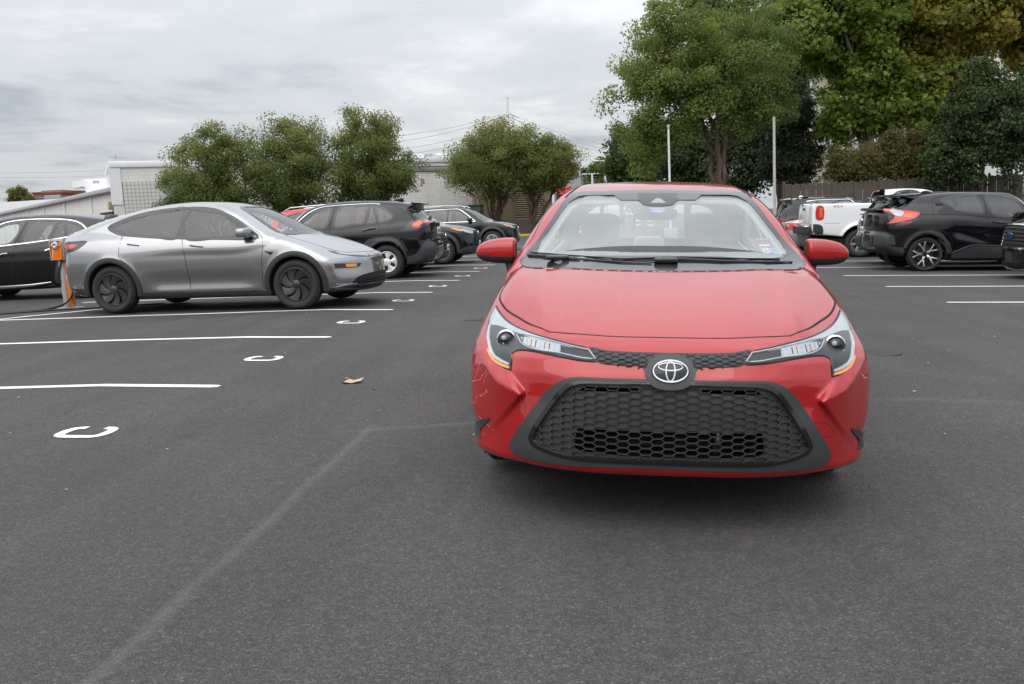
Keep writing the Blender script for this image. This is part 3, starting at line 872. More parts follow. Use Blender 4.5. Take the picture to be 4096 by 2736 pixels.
xs = [-700, -120, -60, -30, -20, -14, -9, -6.5, -5, -4.4, -4.1, -3.985, -3.87, -3.6, -3.3, -3.03, -2.8, -2.5, -2.2, -1.9, -1.6, -1.3, -1, 0, 1, 2, 2.4, 2.8, 3.1, 3.4, 3.7, 4.0, 4.3, 4.6, 6, 8, 10, 11.5, 12, 12.5, 14, 20, 40, 120, 700]
ys = [-60, -20, -8, -3, 0, 2, 4, 6, 9, 12, 16, 20, 25, 30, 40, 60, 100, 200, 500, 1500]
V = [(x, y, ground_z(x)) for x in xs for y in ys]; ny = len(ys)
F = [(i*ny+j, (i+1)*ny+j, (i+1)*ny+j+1, i*ny+j+1) for i in range(len(xs)-1) for j in range(ny-1)]
tag(mesh_np('ground', V, np.array(F), M['asphalt']), kind='structure')
def sheet(name, quad_pts, mat, h=0.004, kind='structure', wob=0.0):
    """painted strip on the ground; points are (x, y) pairs left/right along its length"""
    V = [(x, y, ground_z(x)+h) for x, y in quad_pts]
    n = len(V)//2
    F = [(2*i, 2*i+2, 2*i+3, 2*i+1) for i in range(n-1)]
    # make sure it faces up
    o = mesh_np(name, V, np.array(F), mat)
    if o.data.polygons[0].normal.z < 0: o.data.flip_normals()
    if kind: tag(o, kind=kind)
    return o
def paint_line(x0, x1, y, w=0.105, round_end=None, seed=0):
    r = random.Random(seed); xx = sorted(set([round(x0, 5), round(x1, 5)]+[round(x0+(x1-x0)*k/14, 5) for k in range(15)]+[q for q in (-3.985, -4.1, -3.87, 12.0) if min(x0, x1) < q < max(x0, x1)]))
    ph = r.random()*6; pts = []
    for x in xx:
        d = 0.018*math.sin(x*0.9+ph)+0.01*math.sin(x*2.3+ph*2)
        ww = w*(1+0.08*math.sin(x*3+ph))
        if x == round_end: pts += [(x, y+d-ww*0.28), (x, y+d+ww*0.28)]; continue
        pts += [(x, y+d-ww/2), (x, y+d+ww/2)]
    if round_end is not None:
        s_ = -1 if round_end == max(x0, x1) else 1
        k = len(pts)-2 if s_ < 0 else 2
        xe = round_end+s_*0.05; yv = y+0.018*math.sin(xe*0.9+ph)+0.01*math.sin(xe*2.3+ph*2)
        pts[k:k] = [(xe, yv-w/2), (xe, yv+w/2)]
    return sheet('parking_line', pts, M['line'])
for i in range(-1, 12): paint_line(-9.4, -3.03, 6.6386+2.9034*i, round_end=-3.03, seed=i)
for i in range(-2, 9): paint_line(4.75, 10.6, 13.5178+2.9126*i, round_end=4.75, seed=50+i)
# slanted line past the charging post
sheet('parking_line', [(-9.75, 11.02), (-9.72, 11.14), (-8.85, 12.9), (-8.72, 12.88), (-7.7, 14.3), (-7.58, 14.22)][0:6], M['line'], h=0.0085)
def stencil_c(cx, cy, s=1.0):
    """letter C from a road stencil: two halves with the bridges left bare, read by a driver coming out of the row"""
    V = []; F = []
    w, h, t = 0.30*s, 0.37*s, 0.06*s
    def ring(a): # rounded-rectangle path, open on one side
        return a
    out = []
    # outline of the C in letter space: u across (0..w), v along (0..h); thick strokes
    path = [(w*0.98, h*0.70), (w*0.98, h*0.80), (w*0.90, h*0.91), (w*0.72, h*0.965), (w*0.50, h*0.975), (w*0.28, h*0.965), (w*0.12, h*0.90), (w*0.055, h*0.80), (w*0.05, h*0.62), (w*0.05, h*0.5), (w*0.05, h*0.38), (w*0.055, h*0.20), (w*0.12, h*0.10), (w*0.28, h*0.035), (w*0.50, h*0.025), (w*0.72, h*0.035), (w*0.90, h*0.09), (w*0.98, h*0.20), (w*0.98, h*0.30)]
    c = spline(path, closed=False, step=0.03)
    T = np.gradient(c, axis=0); T /= np.linalg.norm(T, axis=1)[:, None]; Nn = np.stack([-T[:, 1], T[:, 0]], 1)
    tv = np.where(np.abs(T[:, 0]) > 0.7, 0.078, 0.082)[:, None]*s
    A = c+Nn*tv/2; B = c-Nn*tv/2
    segs = []
    for i in range(len(c)-1):
        mid = (c[i]+c[i+1])/2
        if abs(mid[1]-h*0.5) < 0.011*s: continue
        segs.append(i)
    for i in segs:
        k = len(V)
        for q in (A[i], B[i], B[i+1], A[i+1]):
            # letter up (v) points along +x... the driver leaves the stall towards +x
            X = cx+(q[1]-h/2); Y = cy+(q[0]-w/2)
            V.append((X, Y, ground_z(X)+0.0045))
        F.append((k, k+1, k+2, k+3))
    o = mesh_np('stall_letter', V, np.array(F), M['line'])
    if o.data.polygons[0].normal.z < 0: o.data.flip_normals()
    return tag(o, kind='structure')
for i in range(-1, 8): stencil_c(-3.21, 5.13+2.9034*i, 0.80)
# ------------------------------------------------------------ where things stand
def at(px, py, Y):
    """a point of the place: the direction is read off the photo (2347 x 1568), the distance Y along the aisle is estimated"""
    fpx = cam_d.lens/36.0*2347
    d = _fw+_rt*(px-1173.5)/fpx-_up*(py-784)/fpx
    t = Y/d[1]
    return Vector((d[0]*t, Y, CAM_H+d[2]*t))
def wallmat(name, col, bw=0.4, bh=0.2, mortar=0.012, rough=0.9, stain=0.35, bump=0.4, mcol=0.8):
    m, nt, b, o = new_mat(name); L = nt.links; nd = nt.nodes
    t = nd.new("ShaderNodeTexCoord")
    mp = nd.new("ShaderNodeSeparateXYZ"); L.new(t.outputs["Object"], mp.inputs[0]); cb = nd.new("ShaderNodeCombineXYZ")
    ad = nd.new("ShaderNodeMath"); ad.operation = 'ADD'; L.new(mp.outputs[0], ad.inputs[0]); L.new(mp.outputs[1], ad.inputs[1])
    L.new(ad.outputs[0], cb.inputs[0]); L.new(mp.outputs[2], cb.inputs[1])
    br = nd.new("ShaderNodeTexBrick"); br.inputs["Scale"].default_value = 1.0; br.inputs["Brick Width"].default_value = bw; br.inputs["Row Height"].default_value = bh; br.inputs["Mortar Size"].default_value = mortar
    br.inputs["Color1"].default_value = (*col, 1); br.inputs["Color2"].default_value = (*[c*0.93 for c in col], 1); br.inputs["Mortar"].default_value = (*[c*mcol for c in col], 1)
    L.new(cb.outputs[0], br.inputs["Vector"])
    n = nd.new("ShaderNodeTexNoise"); n.inputs["Scale"].default_value = 0.9; n.inputs["Detail"].default_value = 7; n.inputs["Roughness"].default_value = 0.65
    st = nd.new("ShaderNodeMapping"); st.inputs["Scale"].default_value = (1.2, 1.2, 0.25); L.new(t.outputs["Object"], st.inputs[0]); L.new(st.outputs[0], n.inputs["Vector"])
    r = nd.new("ShaderNodeMapRange"); r.inputs["From Min"].default_value = 0.42; r.inputs["From Max"].default_value = 0.75; r.inputs["To Min"].default_value = 0; r.inputs["To Max"].default_value = stain
    L.new(n.outputs[0], r.inputs["Value"])
    mx = nd.new("ShaderNodeMix"); mx.data_type = 'RGBA'; mx.inputs[7].default_value = (*[c*0.55 for c in col], 1); L.new(r.outputs[0], mx.inputs[0]); L.new(br.outputs[0], mx.inputs[6]); L.new(mx.outputs[2], b.inputs["Base Color"])
    f = nd.new("ShaderNodeTexNoise"); f.inputs["Scale"].default_value = 22; f.inputs["Detail"].default_value = 4; L.new(t.outputs["Object"], f.inputs["Vector"])
    bp = nd.new("ShaderNodeBump"); bp.inputs["Strength"].default_value = bump; bp.inputs["Distance"].default_value = 0.02; L.new(f.outputs[0], bp.inputs["Height"]); L.new(bp.outputs[0], b.inputs["Normal"])
    pset(b, Roughness=rough); return m
M['block'] = wallmat('painted_block', (0.76, 0.745, 0.715))
M['block_s'] = wallmat('scored_block', (0.66, 0.65, 0.625), bw=3, bh=3, mortar=0.0, stain=0.4)
M['stucco'] = wallmat('painted_stucco', (0.74, 0.725, 0.685), bw=50, bh=50, mortar=0.0, stain=0.3)
M['coping'] = plain('white_coping', (0.74, 0.75, 0.76), 0.5, noise=0.08, scale=4)
M['gutter'] = plain('grey_gutter', (0.40, 0.41, 0.42), 0.45, noise=0.12, scale=4)
M['roofw'] = plain('white_roof', (0.78, 0.79, 0.80), 0.7, noise=0.05, scale=2)
M['brick'] = wallmat('red_brick', (0.26, 0.075, 0.055), bw=1.2, bh=0.6, mortar=0.05, stain=0.3, mcol=1.2)
M['tan'] = plain('tan_panel', (0.30, 0.235, 0.14), 0.7, noise=0.15, scale=6)
M['tan_slat'] = plain('louvre_slat', (0.27, 0.215, 0.14), 0.6, noise=0.15, scale=8)
M['green_box'] = plain('dark_green_metal', (0.022, 0.045, 0.030), 0.55, noise=0.15, scale=8)
M['grey_metal'] = plain('galvanised_grey', (0.38, 0.39, 0.40), 0.5, metal=0.3, noise=0.15, scale=8)
M['grey_wall'] = plain('grey_render', (0.36, 0.37, 0.38), 0.8, noise=0.08, scale=3)
M['pole'] = plain('pole_white', (0.68, 0.69, 0.70), 0.5, noise=0.1, scale=6)
M['pole_c'] = plain('pole_concrete', (0.42, 0.42, 0.40), 0.75, noise=0.2, scale=12)
M['wood'] = plain('weathered_board', (0.085, 0.068, 0.052), 0.9, noise=0.4, scale=7, bump=0.3)
M['mulch'] = plain('mulch', (0.060, 0.034, 0.024), 0.95, noise=0.5, scale=18, bump=0.8)
M['yellow'] = plain('yellow_kerb_paint', (0.62, 0.40, 0.03), 0.7, noise=0.2, scale=10)
M['kerb'] = plain('concrete_kerb', (0.36, 0.35, 0.33), 0.85, noise=0.15, scale=10)
M['orange'] = plain('charger_orange', (0.78, 0.20, 0.015), 0.32, coat=0.4, noise=0.06, scale=12)
M['cable'] = plain('cable_black', (0.016, 0.016, 0.017), 0.5, noise=0.2)
M['siding'] = wallmat('beige_siding', (0.56, 0.52, 0.42), bw=40, bh=0.16, mortar=0.018, stain=0.15, bump=0.1, mcol=0.6)
M['siding_w'] = wallmat('white_siding', (0.70, 0.70, 0.69), bw=40, bh=0.16, mortar=0.018, stain=0.1, bump=0.1, mcol=0.65)
M['trim'] = plain('white_trim', (0.76, 0.77, 0.78), 0.5, noise=0.05)
M['pane'] = plain('window_pane', (0.10, 0.13, 0.17), 0.08, coat=0.6, noise=0.3, scale=1.0)
M['shingle'] = plain('roof_shingles', (0.10, 0.095, 0.09), 0.9, noise=0.3, scale=5)
M['dark'] = plain('dark_opening', (0.012, 0.012, 0.014), 0.8)
M['red_sign'] = plain('red_fascia', (0.55, 0.02, 0.02), 0.45, noise=0.05)
M['peach'] = plain('peach_tile', (0.50, 0.27, 0.19), 0.7, noise=0.15, scale=5)
M['grey_tile'] = plain('grey_tile', (0.46, 0.46, 0.47), 0.7, noise=0.1, scale=4)

def wall_frame(A, B):
    """local frame of an upright wall from A to B (ground plan); returns matrix (x along the wall, y away from the viewer, z up) and length"""
    d = Vector((B.x-A.x, B.y-A.y, 0)); ln = d.length; d.normalize(); n = Vector((-d.y, d.x, 0))
    return Matrix(((d.x, n.x, 0, A.x), (d.y, n.y, 0, A.y), (d.z, n.z, 1, 0), (0, 0, 0, 1))), ln
def build_buildings():
    # ---- white block building: tall front wall running off behind the small trees, low wing going back on its left
    A = at(254, 400, 55); B = at(1150, 400, 69)
    zt = at(254, 370, 55).z; Mw, ln = wall_frame(A, B)
    root = empty('block_building', Mw); tag(root, 'long white painted block building behind the small trees, with scored block at its corner', 'building')
    b = MB(); b.box(0, ln, 0, 9, 0, zt-0.40); b.build('wall', M['block'], root)
    b = MB(); b.box(-0.08, ln+0.05, -0.10, 9.05, zt-0.40, zt); b.build('coping', M['coping'], root, bevel=0.05)
    b = MB(); b.box(-0.10, 0.55, -0.06, 0.5, 3.2, zt-0.42); b.build('corner_board', M['coping'], root)
    # scored corner: raised blocks with open joints, each one its own piece
    zs = at(300, 417, 55.8).z; s = 0.235
    ob = None; n = 0
    for i in range(24):
        for j in range(12):
            x0 = 0.62+i*s; z0 = zs-(j+1)*s
            if ob is None:
                q = MB(); q.box(0.009, s-0.009, -0.045, 0.002, 0.009, s-0.009); ob = q.build('block', M['block_s'], root); c = ob
            else:
                c = ob.copy(); COL.objects.link(c)
            c.location = (x0, -0.002-0.004*rnd.random(), z0); n += 1
    b = MB(); b.box(0.60, 0.62+24*s, -0.006, 0.001, 0.4, zs); b.build('joint_backing', M['hub'], root)
    b = MB(); b.box(0.60, 0.62+24*s, -0.02, 0.0, 0.0, zs-12*s); b.build('wall_base', M['block_s'], root)
    # peach and grey tile panels along the wall
    def xa(px, py): # wall coordinate of a pixel
        P0 = at(px, py, 60); P1 = at(px, py, 80); o = Vector((0, 0, CAM_H)); d = (P1-P0)
        nn = Vector((Mw[0][1], Mw[1][1], 0)); t = ((A-o).dot(nn))/(d.dot(nn)); P = o+d*t
        return (Mw.inverted() @ P)
    for (px0, py0, px1, py1, kind) in ((964, 409, 972, 419, 'peach'), (1019, 397, 1045, 429, 'grey'), (1036, 409, 1044, 419, 'peach'), (612, 408, 621, 418, 'peach')):
        a, c = xa(px0, py1), xa(px1, py0)
        if kind == 'grey':
            q = MB(); q.box(a.x, c.x, -0.03, 0.0, a.z, c.z); q.build('tile_panel', M['grey_tile'], root)
        else:
            for u in (0, 1):
                for v in (0, 1):
                    w = (c.x-a.x)/2; h = (c.z-a.z)/2; q = MB(); q.box(a.x+u*w+.02, a.x+u*w+w-.02, -0.06, -0.02, a.z+v*h+.02, a.z+v*h+h-.02); q.build('tile', M['peach'], root)
    # pipes along and up the wall
    for py in (415/1.0*0+388, 392, 382):
        a = xa(700, py); c = xa(1100, py-2)
        q = MB(); q.tube([(a.x, -0.10, a.z), (c.x, -0.10, c.z)], 0.05, 6); q.build('pipe', M['grey_metal'], root, smooth=True)
    for px in (1083, 1086, 1090):
        a = xa(px, 449); c = xa(px, 470)
        q = MB(); q.tube([(a.x, -0.09, a.z), (c.x, -0.09, c.z-1.0)], 0.045, 6); q.build('conduit', M['chrome'], root, smooth=True)
    for (px0, px1, py0, py1) in ((1104, 1110, 474, 492), (1111, 1118, 474, 489)):
        a, c = xa(px0, py1), xa(px1, py0); q = MB(); q.box(a.x, c.x, -0.25, 0.0, a.z, c.z); q.build('meter_box', M['grey_metal'], root, bevel=0.02)
    # roof gear
    for (px, w, py0, py1, nm) in ((978, 1.2, 356, 372, 'roof_fan'), (1004, 0.6, 352, 372, 'roof_vent'), (1036, 1.0, 345, 372, 'roof_fan')):
        a = xa(px, py1); c = xa(px, py0); q = MB()
        q.lathe([(0, c.z), (w*.45, c.z-.05), (w*.5, c.z-.2), (w*.5, zt+.35), (w*.34, zt+.25), (w*.34, zt-.1)], 16, 'z', org=(a.x, 2.0, 0)); q.build(nm, M['coping'] if nm == 'roof_fan' else M['grey_metal'], root, smooth=True)
    q = MB(); q.tube([(0.4, 0.5, zt), (0.4, 0.5, zt+0.5)], 0.03, 6); q.tube([(0.0, 0.5, zt+0.35), (1.0, 0.5, zt+0.2)], 0.03, 6); q.build('aerial', M['grey_metal'], root)
    # tan plant screen with louvred doors at the right end
    a, c = xa(1100, 512), xa(1262, 425)
    E = at(1095, 440, 66.5); F2 = at(1265, 440, 68.0); Mp, lp = wall_frame(E, F2)
    sc = empty('plant_enclosure', Mp); tag(sc, 'tan plant enclosure with dark louvred doors behind the right pair of small trees', 'enclosure')
    zb = 0.9; zt2 = at(1180, 424, 67).z
    q = MB(); q.box(0, lp, 0, 3, zb, zt2); q.build('wall', M['tan'], sc)
    q = MB(); q.box(-.1, lp+.1, -0.3, 0.0, 0.3, zb); q.build('plinth', M['hub'], sc)
    fx = lp/170.0
    for (u0, u1) in ((84, 116), (122, 152)):
        x0, x1 = u0*fx, u1*fx; q = MB(); q.box(x0-.08, x0, -0.08, 0.02, zb, zt2-.3); q.box(x1, x1+.08, -0.08, 0.02, zb, zt2-.3); q.box(x0, x1, -0.08, 0.02, zt2-.38, zt2-.3); fr = q.build('louvre_frame', M['tan'], sc)
        q = MB(); q.box(x0, x1, -0.012, 0.0-0.004, zb+.02, zt2-.38); q.build('louvre_void', M['dark'], fr)
        k = 0; z = zb+.1; base = None
        while z < zt2-.5:
            if base is None:
                q = MB(); q.add([(0, -0.07, 0), (x1-x0, -0.07, 0), (x1-x0, -0.015, 0.085), (0, -0.015, 0.085), (0, -0.055, 0), (x1-x0, -0.055, 0), (x1-x0, -0.013, 0.085), (0, -0.013, 0.085)], [(0, 1, 2, 3), (7, 6, 5, 4), (0, 4, 5, 1), (1, 5, 6, 2), (2, 6, 7, 3), (3, 7, 4, 0)]); base = q.build('slat', M['tan_slat'], fr); o = base
            else:
                o = base.copy(); COL.objects.link(o)
            o.location = (x0, 0, z); z += 0.155
    q = MB(); q.box(40*fx, 40.8*fx, -0.06, 0, 2.0, 2.15); q.build('door_knob', M['dark'], sc)
    # ---- low wing going back to the left of the corner
    C0 = at(262, 440, 55.4); C1 = at(-60, 440, 104); zg = at(254, 428, 55).z
    Mv, lv = wall_frame(Vector((C1.x, C1.y, 0)), Vector((C0.x, C0.y, 0)))
    wg = empty('low_wing', Mv); tag(wg, 'low cream wing of the block building with a grey roof edge and downpipes', 'building')
    q = MB(); q.box(0, lv-0.02, 0, 14, 0, zg-0.3); q.build('wall', M['stucco'], wg)
    q = MB(); q.box(-.2, lv-0.03, -0.35, 14.2, zg-0.3, zg-0.02); q.build('roof_edge', M['gutter'], wg, bevel=0.04)
    q = MB(); q.box(0.0, lv-0.3, 0.2, 14, zg-0.01, zg+0.06); q.build('roof', M['roofw'], wg)
    for px in (10, 72, 150, 240, 353, 498):
        P = at(px/1.0*0.4260*1.0 if False else px*0.4259+0, 470, 60)
        # crossing of the sight line with the wall
        o_ = Vector((0, 0, CAM_H)); d = P-o_; nn = Vector((Mv[0][1], Mv[1][1], 0)); t = ((Vector((C0.x, C0.y, 0))-o_).dot(nn))/d.dot(nn); X = Mv.inverted() @ (o_+d*t)
        if 0.3 < X.x < lv-0.3:
            q = MB(); q.tube([(X.x, -0.09, zg-0.35), (X.x, -0.09, 0.0)], 0.06, 6); q.build('downpipe', M['coping'], wg, smooth=True)
    q = MB(); q.box(lv-4.2, lv-0.5, -0.05, 0.05, 0, at(225, 487, 56.5).z); q.build('service_door', M['dark'], wg)
    q = MB(); q.box(lv-0.9, lv-0.5, -0.25, 0, zg-1.4, zg-0.9); q.build('wall_lamp', M['tan'], wg, bevel=0.03)
    # rooftop air handler with a slanted hood
    H0 = at(196, 440, 62); H1 = at(252, 440, 62)
    hz0, hz1 = zg-0.1, at(215, 410, 62).z; wdt = H1.x-H0.x
    hv = empty('rooftop_unit', Matrix.Translation((H0.x, 62, 0))); tag(hv, 'white rooftop air unit with a slanted grille hood on the low wing', 'air unit')
    q = MB(); q.box(0, wdt, 0, 2.2, hz0, hz1); q.build('casing', M['roofw'], hv, bevel=0.03)
    ov = wdt*0.52
    q = MB(); q.prism([(0.0, hz0+0.55), (-ov*.28, hz0+0.55), (-ov, hz1-0.55), (-ov, hz1-0.12), (0.0, hz1+0.02)], 0.02, 2.2, 'y'); hd = q.build('hood', M['roofw'], hv)
    q = MB()
    for k in (0.06, 0.54):
        q.add([(-ov*.28+ -ov*.72*k-.02, 0.0+.02-0.03, hz0+0.55+(hz1-hz0-1.1)*k), (-ov*.28-ov*.72*(k+.40)-.02, 0.02-.03, hz0+0.55+(hz1-hz0-1.1)*(k+.40)), (-ov*.28-ov*.72*(k+.40)-.02, 2.1, hz0+0.55+(hz1-hz0-1.1)*(k+.40)), (-ov*.28-ov*.72*k-.02, 2.1, hz0+0.55+(hz1-hz0-1.1)*k)], [(0, 1, 2, 3)])
    q.build('intake_grille', M['tan_slat'], hd)
    q = MB(); q.prism([(-.05, hz0+0.60), (-ov*.28, hz0+0.62), (-ov+.1, hz1-0.62), (-ov*.55, hz1-0.62)], -0.012, 0.015, 'y'); q.build('intake_screen', M['tan'], hd)
    q = MB(); q.box(wdt*.35, wdt*.6, -0.02, 0.0, hz1-.30, hz1-.14); q.build('vent', M['gutter'], hv)
    # white-roofed shed beyond the wing
    S0 = at(-40, 460, 118); S1 = at(190, 460, 118)
    sh = empty('white_shed', Matrix.Translation((S0.x, 118, 0))); tag(sh, 'white-roofed shed behind the low wing at the far left', 'shed')
    zr = at(80, 461, 118).z
    q = MB(); q.box(0, S1.x-S0.x, 0, 20, 0, zr-3); q.build('wall', M['stucco'], sh)
    q = MB(); q.prism([(-1, zr-3.2), (S1.x-S0.x+1, zr-2.6), (S1.x-S0.x-2, zr+0.15), (0, zr)], -0.5, 20, 'y'); q.build('roof', M['roofw'], sh)
    # far brick offices
    B0 = at(76, 450, 320); B1 = at(110, 450, 320); B2 = at(155, 450, 320)
    bo = empty('brick_offices', Matrix.Translation((B0.x, 320, 0))); tag(bo, 'far red brick office block above the low wing', 'building')
    z1, z2 = at(95, 443, 320).z, at(130, 437, 320).z
    q = MB(); q.box(0, B1.x-B0.x, 0, 30, 0, z1); q.box(B1.x-B0.x+.02, B2.x-B0.x, -3, 30, 0, z2-1.2); q.build('wall', M['brick'], bo)
    q = MB(); q.box(-.3, B1.x-B0.x, -0.3, 30, z1, z1+.5); q.box(B1.x-B0.x-.2, B2.x-B0.x+.3, -3.3, 30, z2-1.2, z2); q.build('cornice', M['brick'], bo)
    q = MB(); q.box(B1.x-B0.x+.6, B2.x-B0.x-.8, -3.2, -3.0, z2-3.0, z2-1.6); q.build('sign_band', M['grey_metal'], bo)
    for k in range(5): q = MB(); q.box(1.0+k*.9, 1.6+k*.9, -0.08, 0.02, z1-2.2, z1-1.0); q.build('window', M['pane'], bo)
    # grey box and shopfront right of the small trees
    G0 = at(1270, 450, 82); G1 = at(1333, 450, 82)
    gb = empty('grey_building', Matrix.Translation((G0.x, 82, 0))); tag(gb, 'plain grey flat-roofed building with a red awning, left of the light poles', 'building')
    zq = at(1315, 404, 82).z
    q = MB(); q.box(0, G1.x-G0.x, 0, 8, 0, zq); q.build('wall', M['grey_wall'], gb)
    q = MB(); q.box(-0.05, G1.x-G0.x+.05, -0.06, 8, zq, zq+.12); q.build('coping', M['gutter'], gb)
    q = MB(); q.prism([(-0.9, at(1290, 437, 82).z-.35), (0, at(1290, 437, 82).z-.3), (0, at(1290, 437, 82).z+.25)], 0.2, 1.6, 'x'); q.build('awning', M['red_sign'], gb)
    q = MB(); q.box(0.2, 1.6, -0.04, 0.0, 0.9, at(1290, 437, 82).z-.4); q.build('shop_window', M['pane'], gb)
    q = MB(); q.box(1.3, 2.1, 1, 2, zq+.12, zq+.8); q.tube([(2.3, 1, zq+.1), (2.3, 1, zq+.7)], 0.12, 8); q.build('roof_vent', M['gutter'], gb)
    # transformer cabinet
    T0 = at(1033, 490, 58); T1 = at(1101, 490, 58); zc = at(1066, 470, 58).z
    tr = empty('transformer_cabinet', Matrix.Translation((T0.x, 58, 0))); tag(tr, 'dark green transformer cabinet in front of the block wall', 'cabinet')
    w_ = T1.x-T0.x
    q = MB(); q.box(0, w_, 0, 1.6, 0.15, zc-.08); q.build('casing', M['green_box'], tr, bevel=0.03)
    q = MB(); q.box(-.05, w_+.05, -0.08, 1.66, zc-.08, zc); q.build('lid', M['green_box'], tr, bevel=0.02)
    q = MB(); q.box(-.15, w_+.15, -0.15, 1.7, 0, 0.15); q.build('pad', M['kerb'], tr)
    q = MB(); q.box(w_*.74, w_*.80, -0.01, 0, zc-.75, zc-.5); q.build('label_plate', plain('label_green', (0.08, 0.35, 0.12), 0.5), tr)
    # townhouses behind the right-hand trees
    for (p0, p1, Y, ptop, mt, label, rows) in ((1858, 1962, 78, 120, 'siding', 'beige sided townhouse showing through the trees right of the metal pole', ((1875, 1897, 300, 330), (1905, 1925, 215, 245), (1895, 1918, 320, 350))),
                                              (1975, 2075, 84, 60, 'siding_w', 'white sided townhouse behind the sycamore trunk', ((2005, 2025, 305, 325), (2045, 2062, 220, 240), (2010, 2030, 160, 182), (2040, 2058, 100, 125))),
                                              (2215, 2420, 88, 20, 'siding_w', 'white townhouse at the far right above the holly', ((2300, 2330, 40, 70), (2255, 2280, 95, 125), (2230, 2250, 150, 175)))):
        P0 = at(p0, 400, Y); P1 = at(p1, 400, Y); zt3 = at((p0+p1)/2, ptop, Y).z
        th = empty('townhouse', Matrix.Translation((P0.x, Y, 0))); tag(th, label, 'house')
        w_ = P1.x-P0.x
        q = MB(); q.box(0, w_, 0, 10, -1, zt3-1.5); q.build('wall', M[mt], th)
        q = MB(); q.prism([(-.4, zt3-1.6), (w_+.4, zt3-1.6), (w_*.5, zt3+1.2)], -0.4, 10.4, 'y'); q.build('roof', M['shingle'], th)
        q = MB(); q.box(-.1, .12, -0.1, 0.02, -1, zt3-1.5); q.box(w_-.12, w_+.1, -0.1, 0.02, -1, zt3-1.5); q.build('corner_trim', M['trim'], th)
        for (x0, x1, y0, y1) in rows:
            a = at(x0, y1, Y); c = at(x1, y0, Y); X0, X1 = a.x-P0.x, c.x-P0.x
            q = MB(); q.box(X0-.12, X1+.12, -0.12, 0.02, a.z-.12, c.z+.12); wf = q.build('window', M['trim'], th)
            nx, nz_ = 3, 3
            for i in range(nx):
                for j in range(nz_):
                    ww = (X1-X0)/nx; hh = (c.z-a.z)/nz_; q = MB(); q.box(X0+i*ww+.03, X0+i*ww+ww-.03, -0.135, -0.11, a.z+j*hh+.03, a.z+j*hh+hh-.03); q.build('pane', M['pane'], wf)
build_buildings()

# ---- mulch bank with a painted kerb
def build_bank():
    x0, x1 = -34.0, -2.0
    xs_ = np.linspace(x0, x1, 60); V = []; F = []
    ysb = [0, 0.15, 0.9, 2.0, 3.2, 4.6, 6.5, 9.0]; hs = [0.13, 0.16, 0.30, 0.55, 0.85, 1.05, 1.1, 1.1]
    for i, x in enumerate(xs_):
        y0 = 60.4+0.10*(x+2)*0
        end = sstep(x1, x1-3, x) if False else float(np.clip((x1-x)/3.0, 0, 1))
        for dy, h in zip(ysb, hs): V.append((x, y0+dy, 0.02+0.11+(h-0.11)*(0.25+0.75*end)+0.05*rnd.random()*(dy > .3)))
    n = len(ysb)
    for i in range(len(xs_)-1):
        for j in range(n-1): F.append((i*n+j, (i+1)*n+j, (i+1)*n+j+1, i*n+j+1))
    tag(mesh_np('mulch_bed', V, np.array(F), M['mulch']), kind='structure')
    b = MB(); b.box(x0, x1, 60.22, 60.40, -0.1, 0.16); b.box(x1, x1+0.18, 60.22, 69, -0.1, 0.16); o = b.build('kerb', M['yellow'], None, bevel=0.02); tag(o, kind='structure')
build_bank()

# ---- fence of upright boards at the back of the right-hand row
def build_fence():
    A = at(1790, 436, 47.0); B = at(2420, 424, 47.0)
    Mf, lf = wall_frame(Vector((A.x, 46.0, 0)), Vector((B.x+4, 49.5, 0)))
    zt = 2.25
    root = empty('board_fence', Mf); tag(root, 'weathered grey-brown board fence under the trees behind the right row of cars', 'fence')
    protos = []
    for k in range(3):
        q = MB(); q.box(0.004, 0.150, -0.012+0.004*k, 0.010, -0.7, zt-0.03*k); o = q.build('plank', M['wood'], root); protos.append(o)
    x = 0.0; i = 0
    while x < lf:
        if i < 3: o = protos[i]
        else: o = protos[i % 3].copy(); COL.objects.link(o)
        o.location = (x, 0.006*rnd.random(), 0.05*rnd.random()-0.02); o.rotation_euler = (0, R_(rnd.uniform(-.6, .6)), 0)
        x += 0.158; i += 1
        if i > 285: break
    x = 0.0
    while x < lf:
        q = MB(); q.box(x-.06, x+.06, 0.03, 0.14, -0.7, zt+0.12); q.build('fence_post', M['wood'], root); x += 2.4
    for z in (0.3, 1.1, 1.95): q = MB(); q.box(0, lf, 0.015, 0.05, z, z+0.09); q.build('rail', M['wood'], root)
build_fence()

# ---- lamp poles
def tee_pole(px, ptop, Y, label, arm=1.0, r=0.14):
    P = at(px, ptop, Y)
    root = empty('lamp_pole', Matrix.Translation((P.x, Y, 0))); tag(root, label, 'lamp pole', 'white double-headed lamp poles')
    q = MB(); q.tube([(0, 0, 0), (0, 0, P.z-.1)], [r, r*.8], 12); q.build('pole', M['pole'], root, smooth=True)
    q = MB(); q.lathe([(0, .5), (r*1.7, .5), (r*1.9, 0), (0, 0)], 16, 'z'); q.build('base', M['kerb'], root)
    q = MB(); q.box(-arm*.4, arm*.4, -.06, .06, P.z-.14, P.z-.04); q.build('arm', M['pole'], root, bevel=0.02)
    for s in (-1, 1):
        q = MB(); q.box(s*arm-0.62 if s > 0 else -arm, arm if s > 0 else -arm+0.62, -.26, .26, P.z-.16, P.z); q.build('lamp_head', M['pole'], root, bevel=0.03)
tee_pole(1386, 366, 95, 'taller of the two white T-headed lamp poles left of the big tree', arm=1.15, r=0.16)
tee_pole(1357, 397, 118, 'shorter T-headed lamp pole, left neighbour of the taller one', arm=1.25, r=0.16)
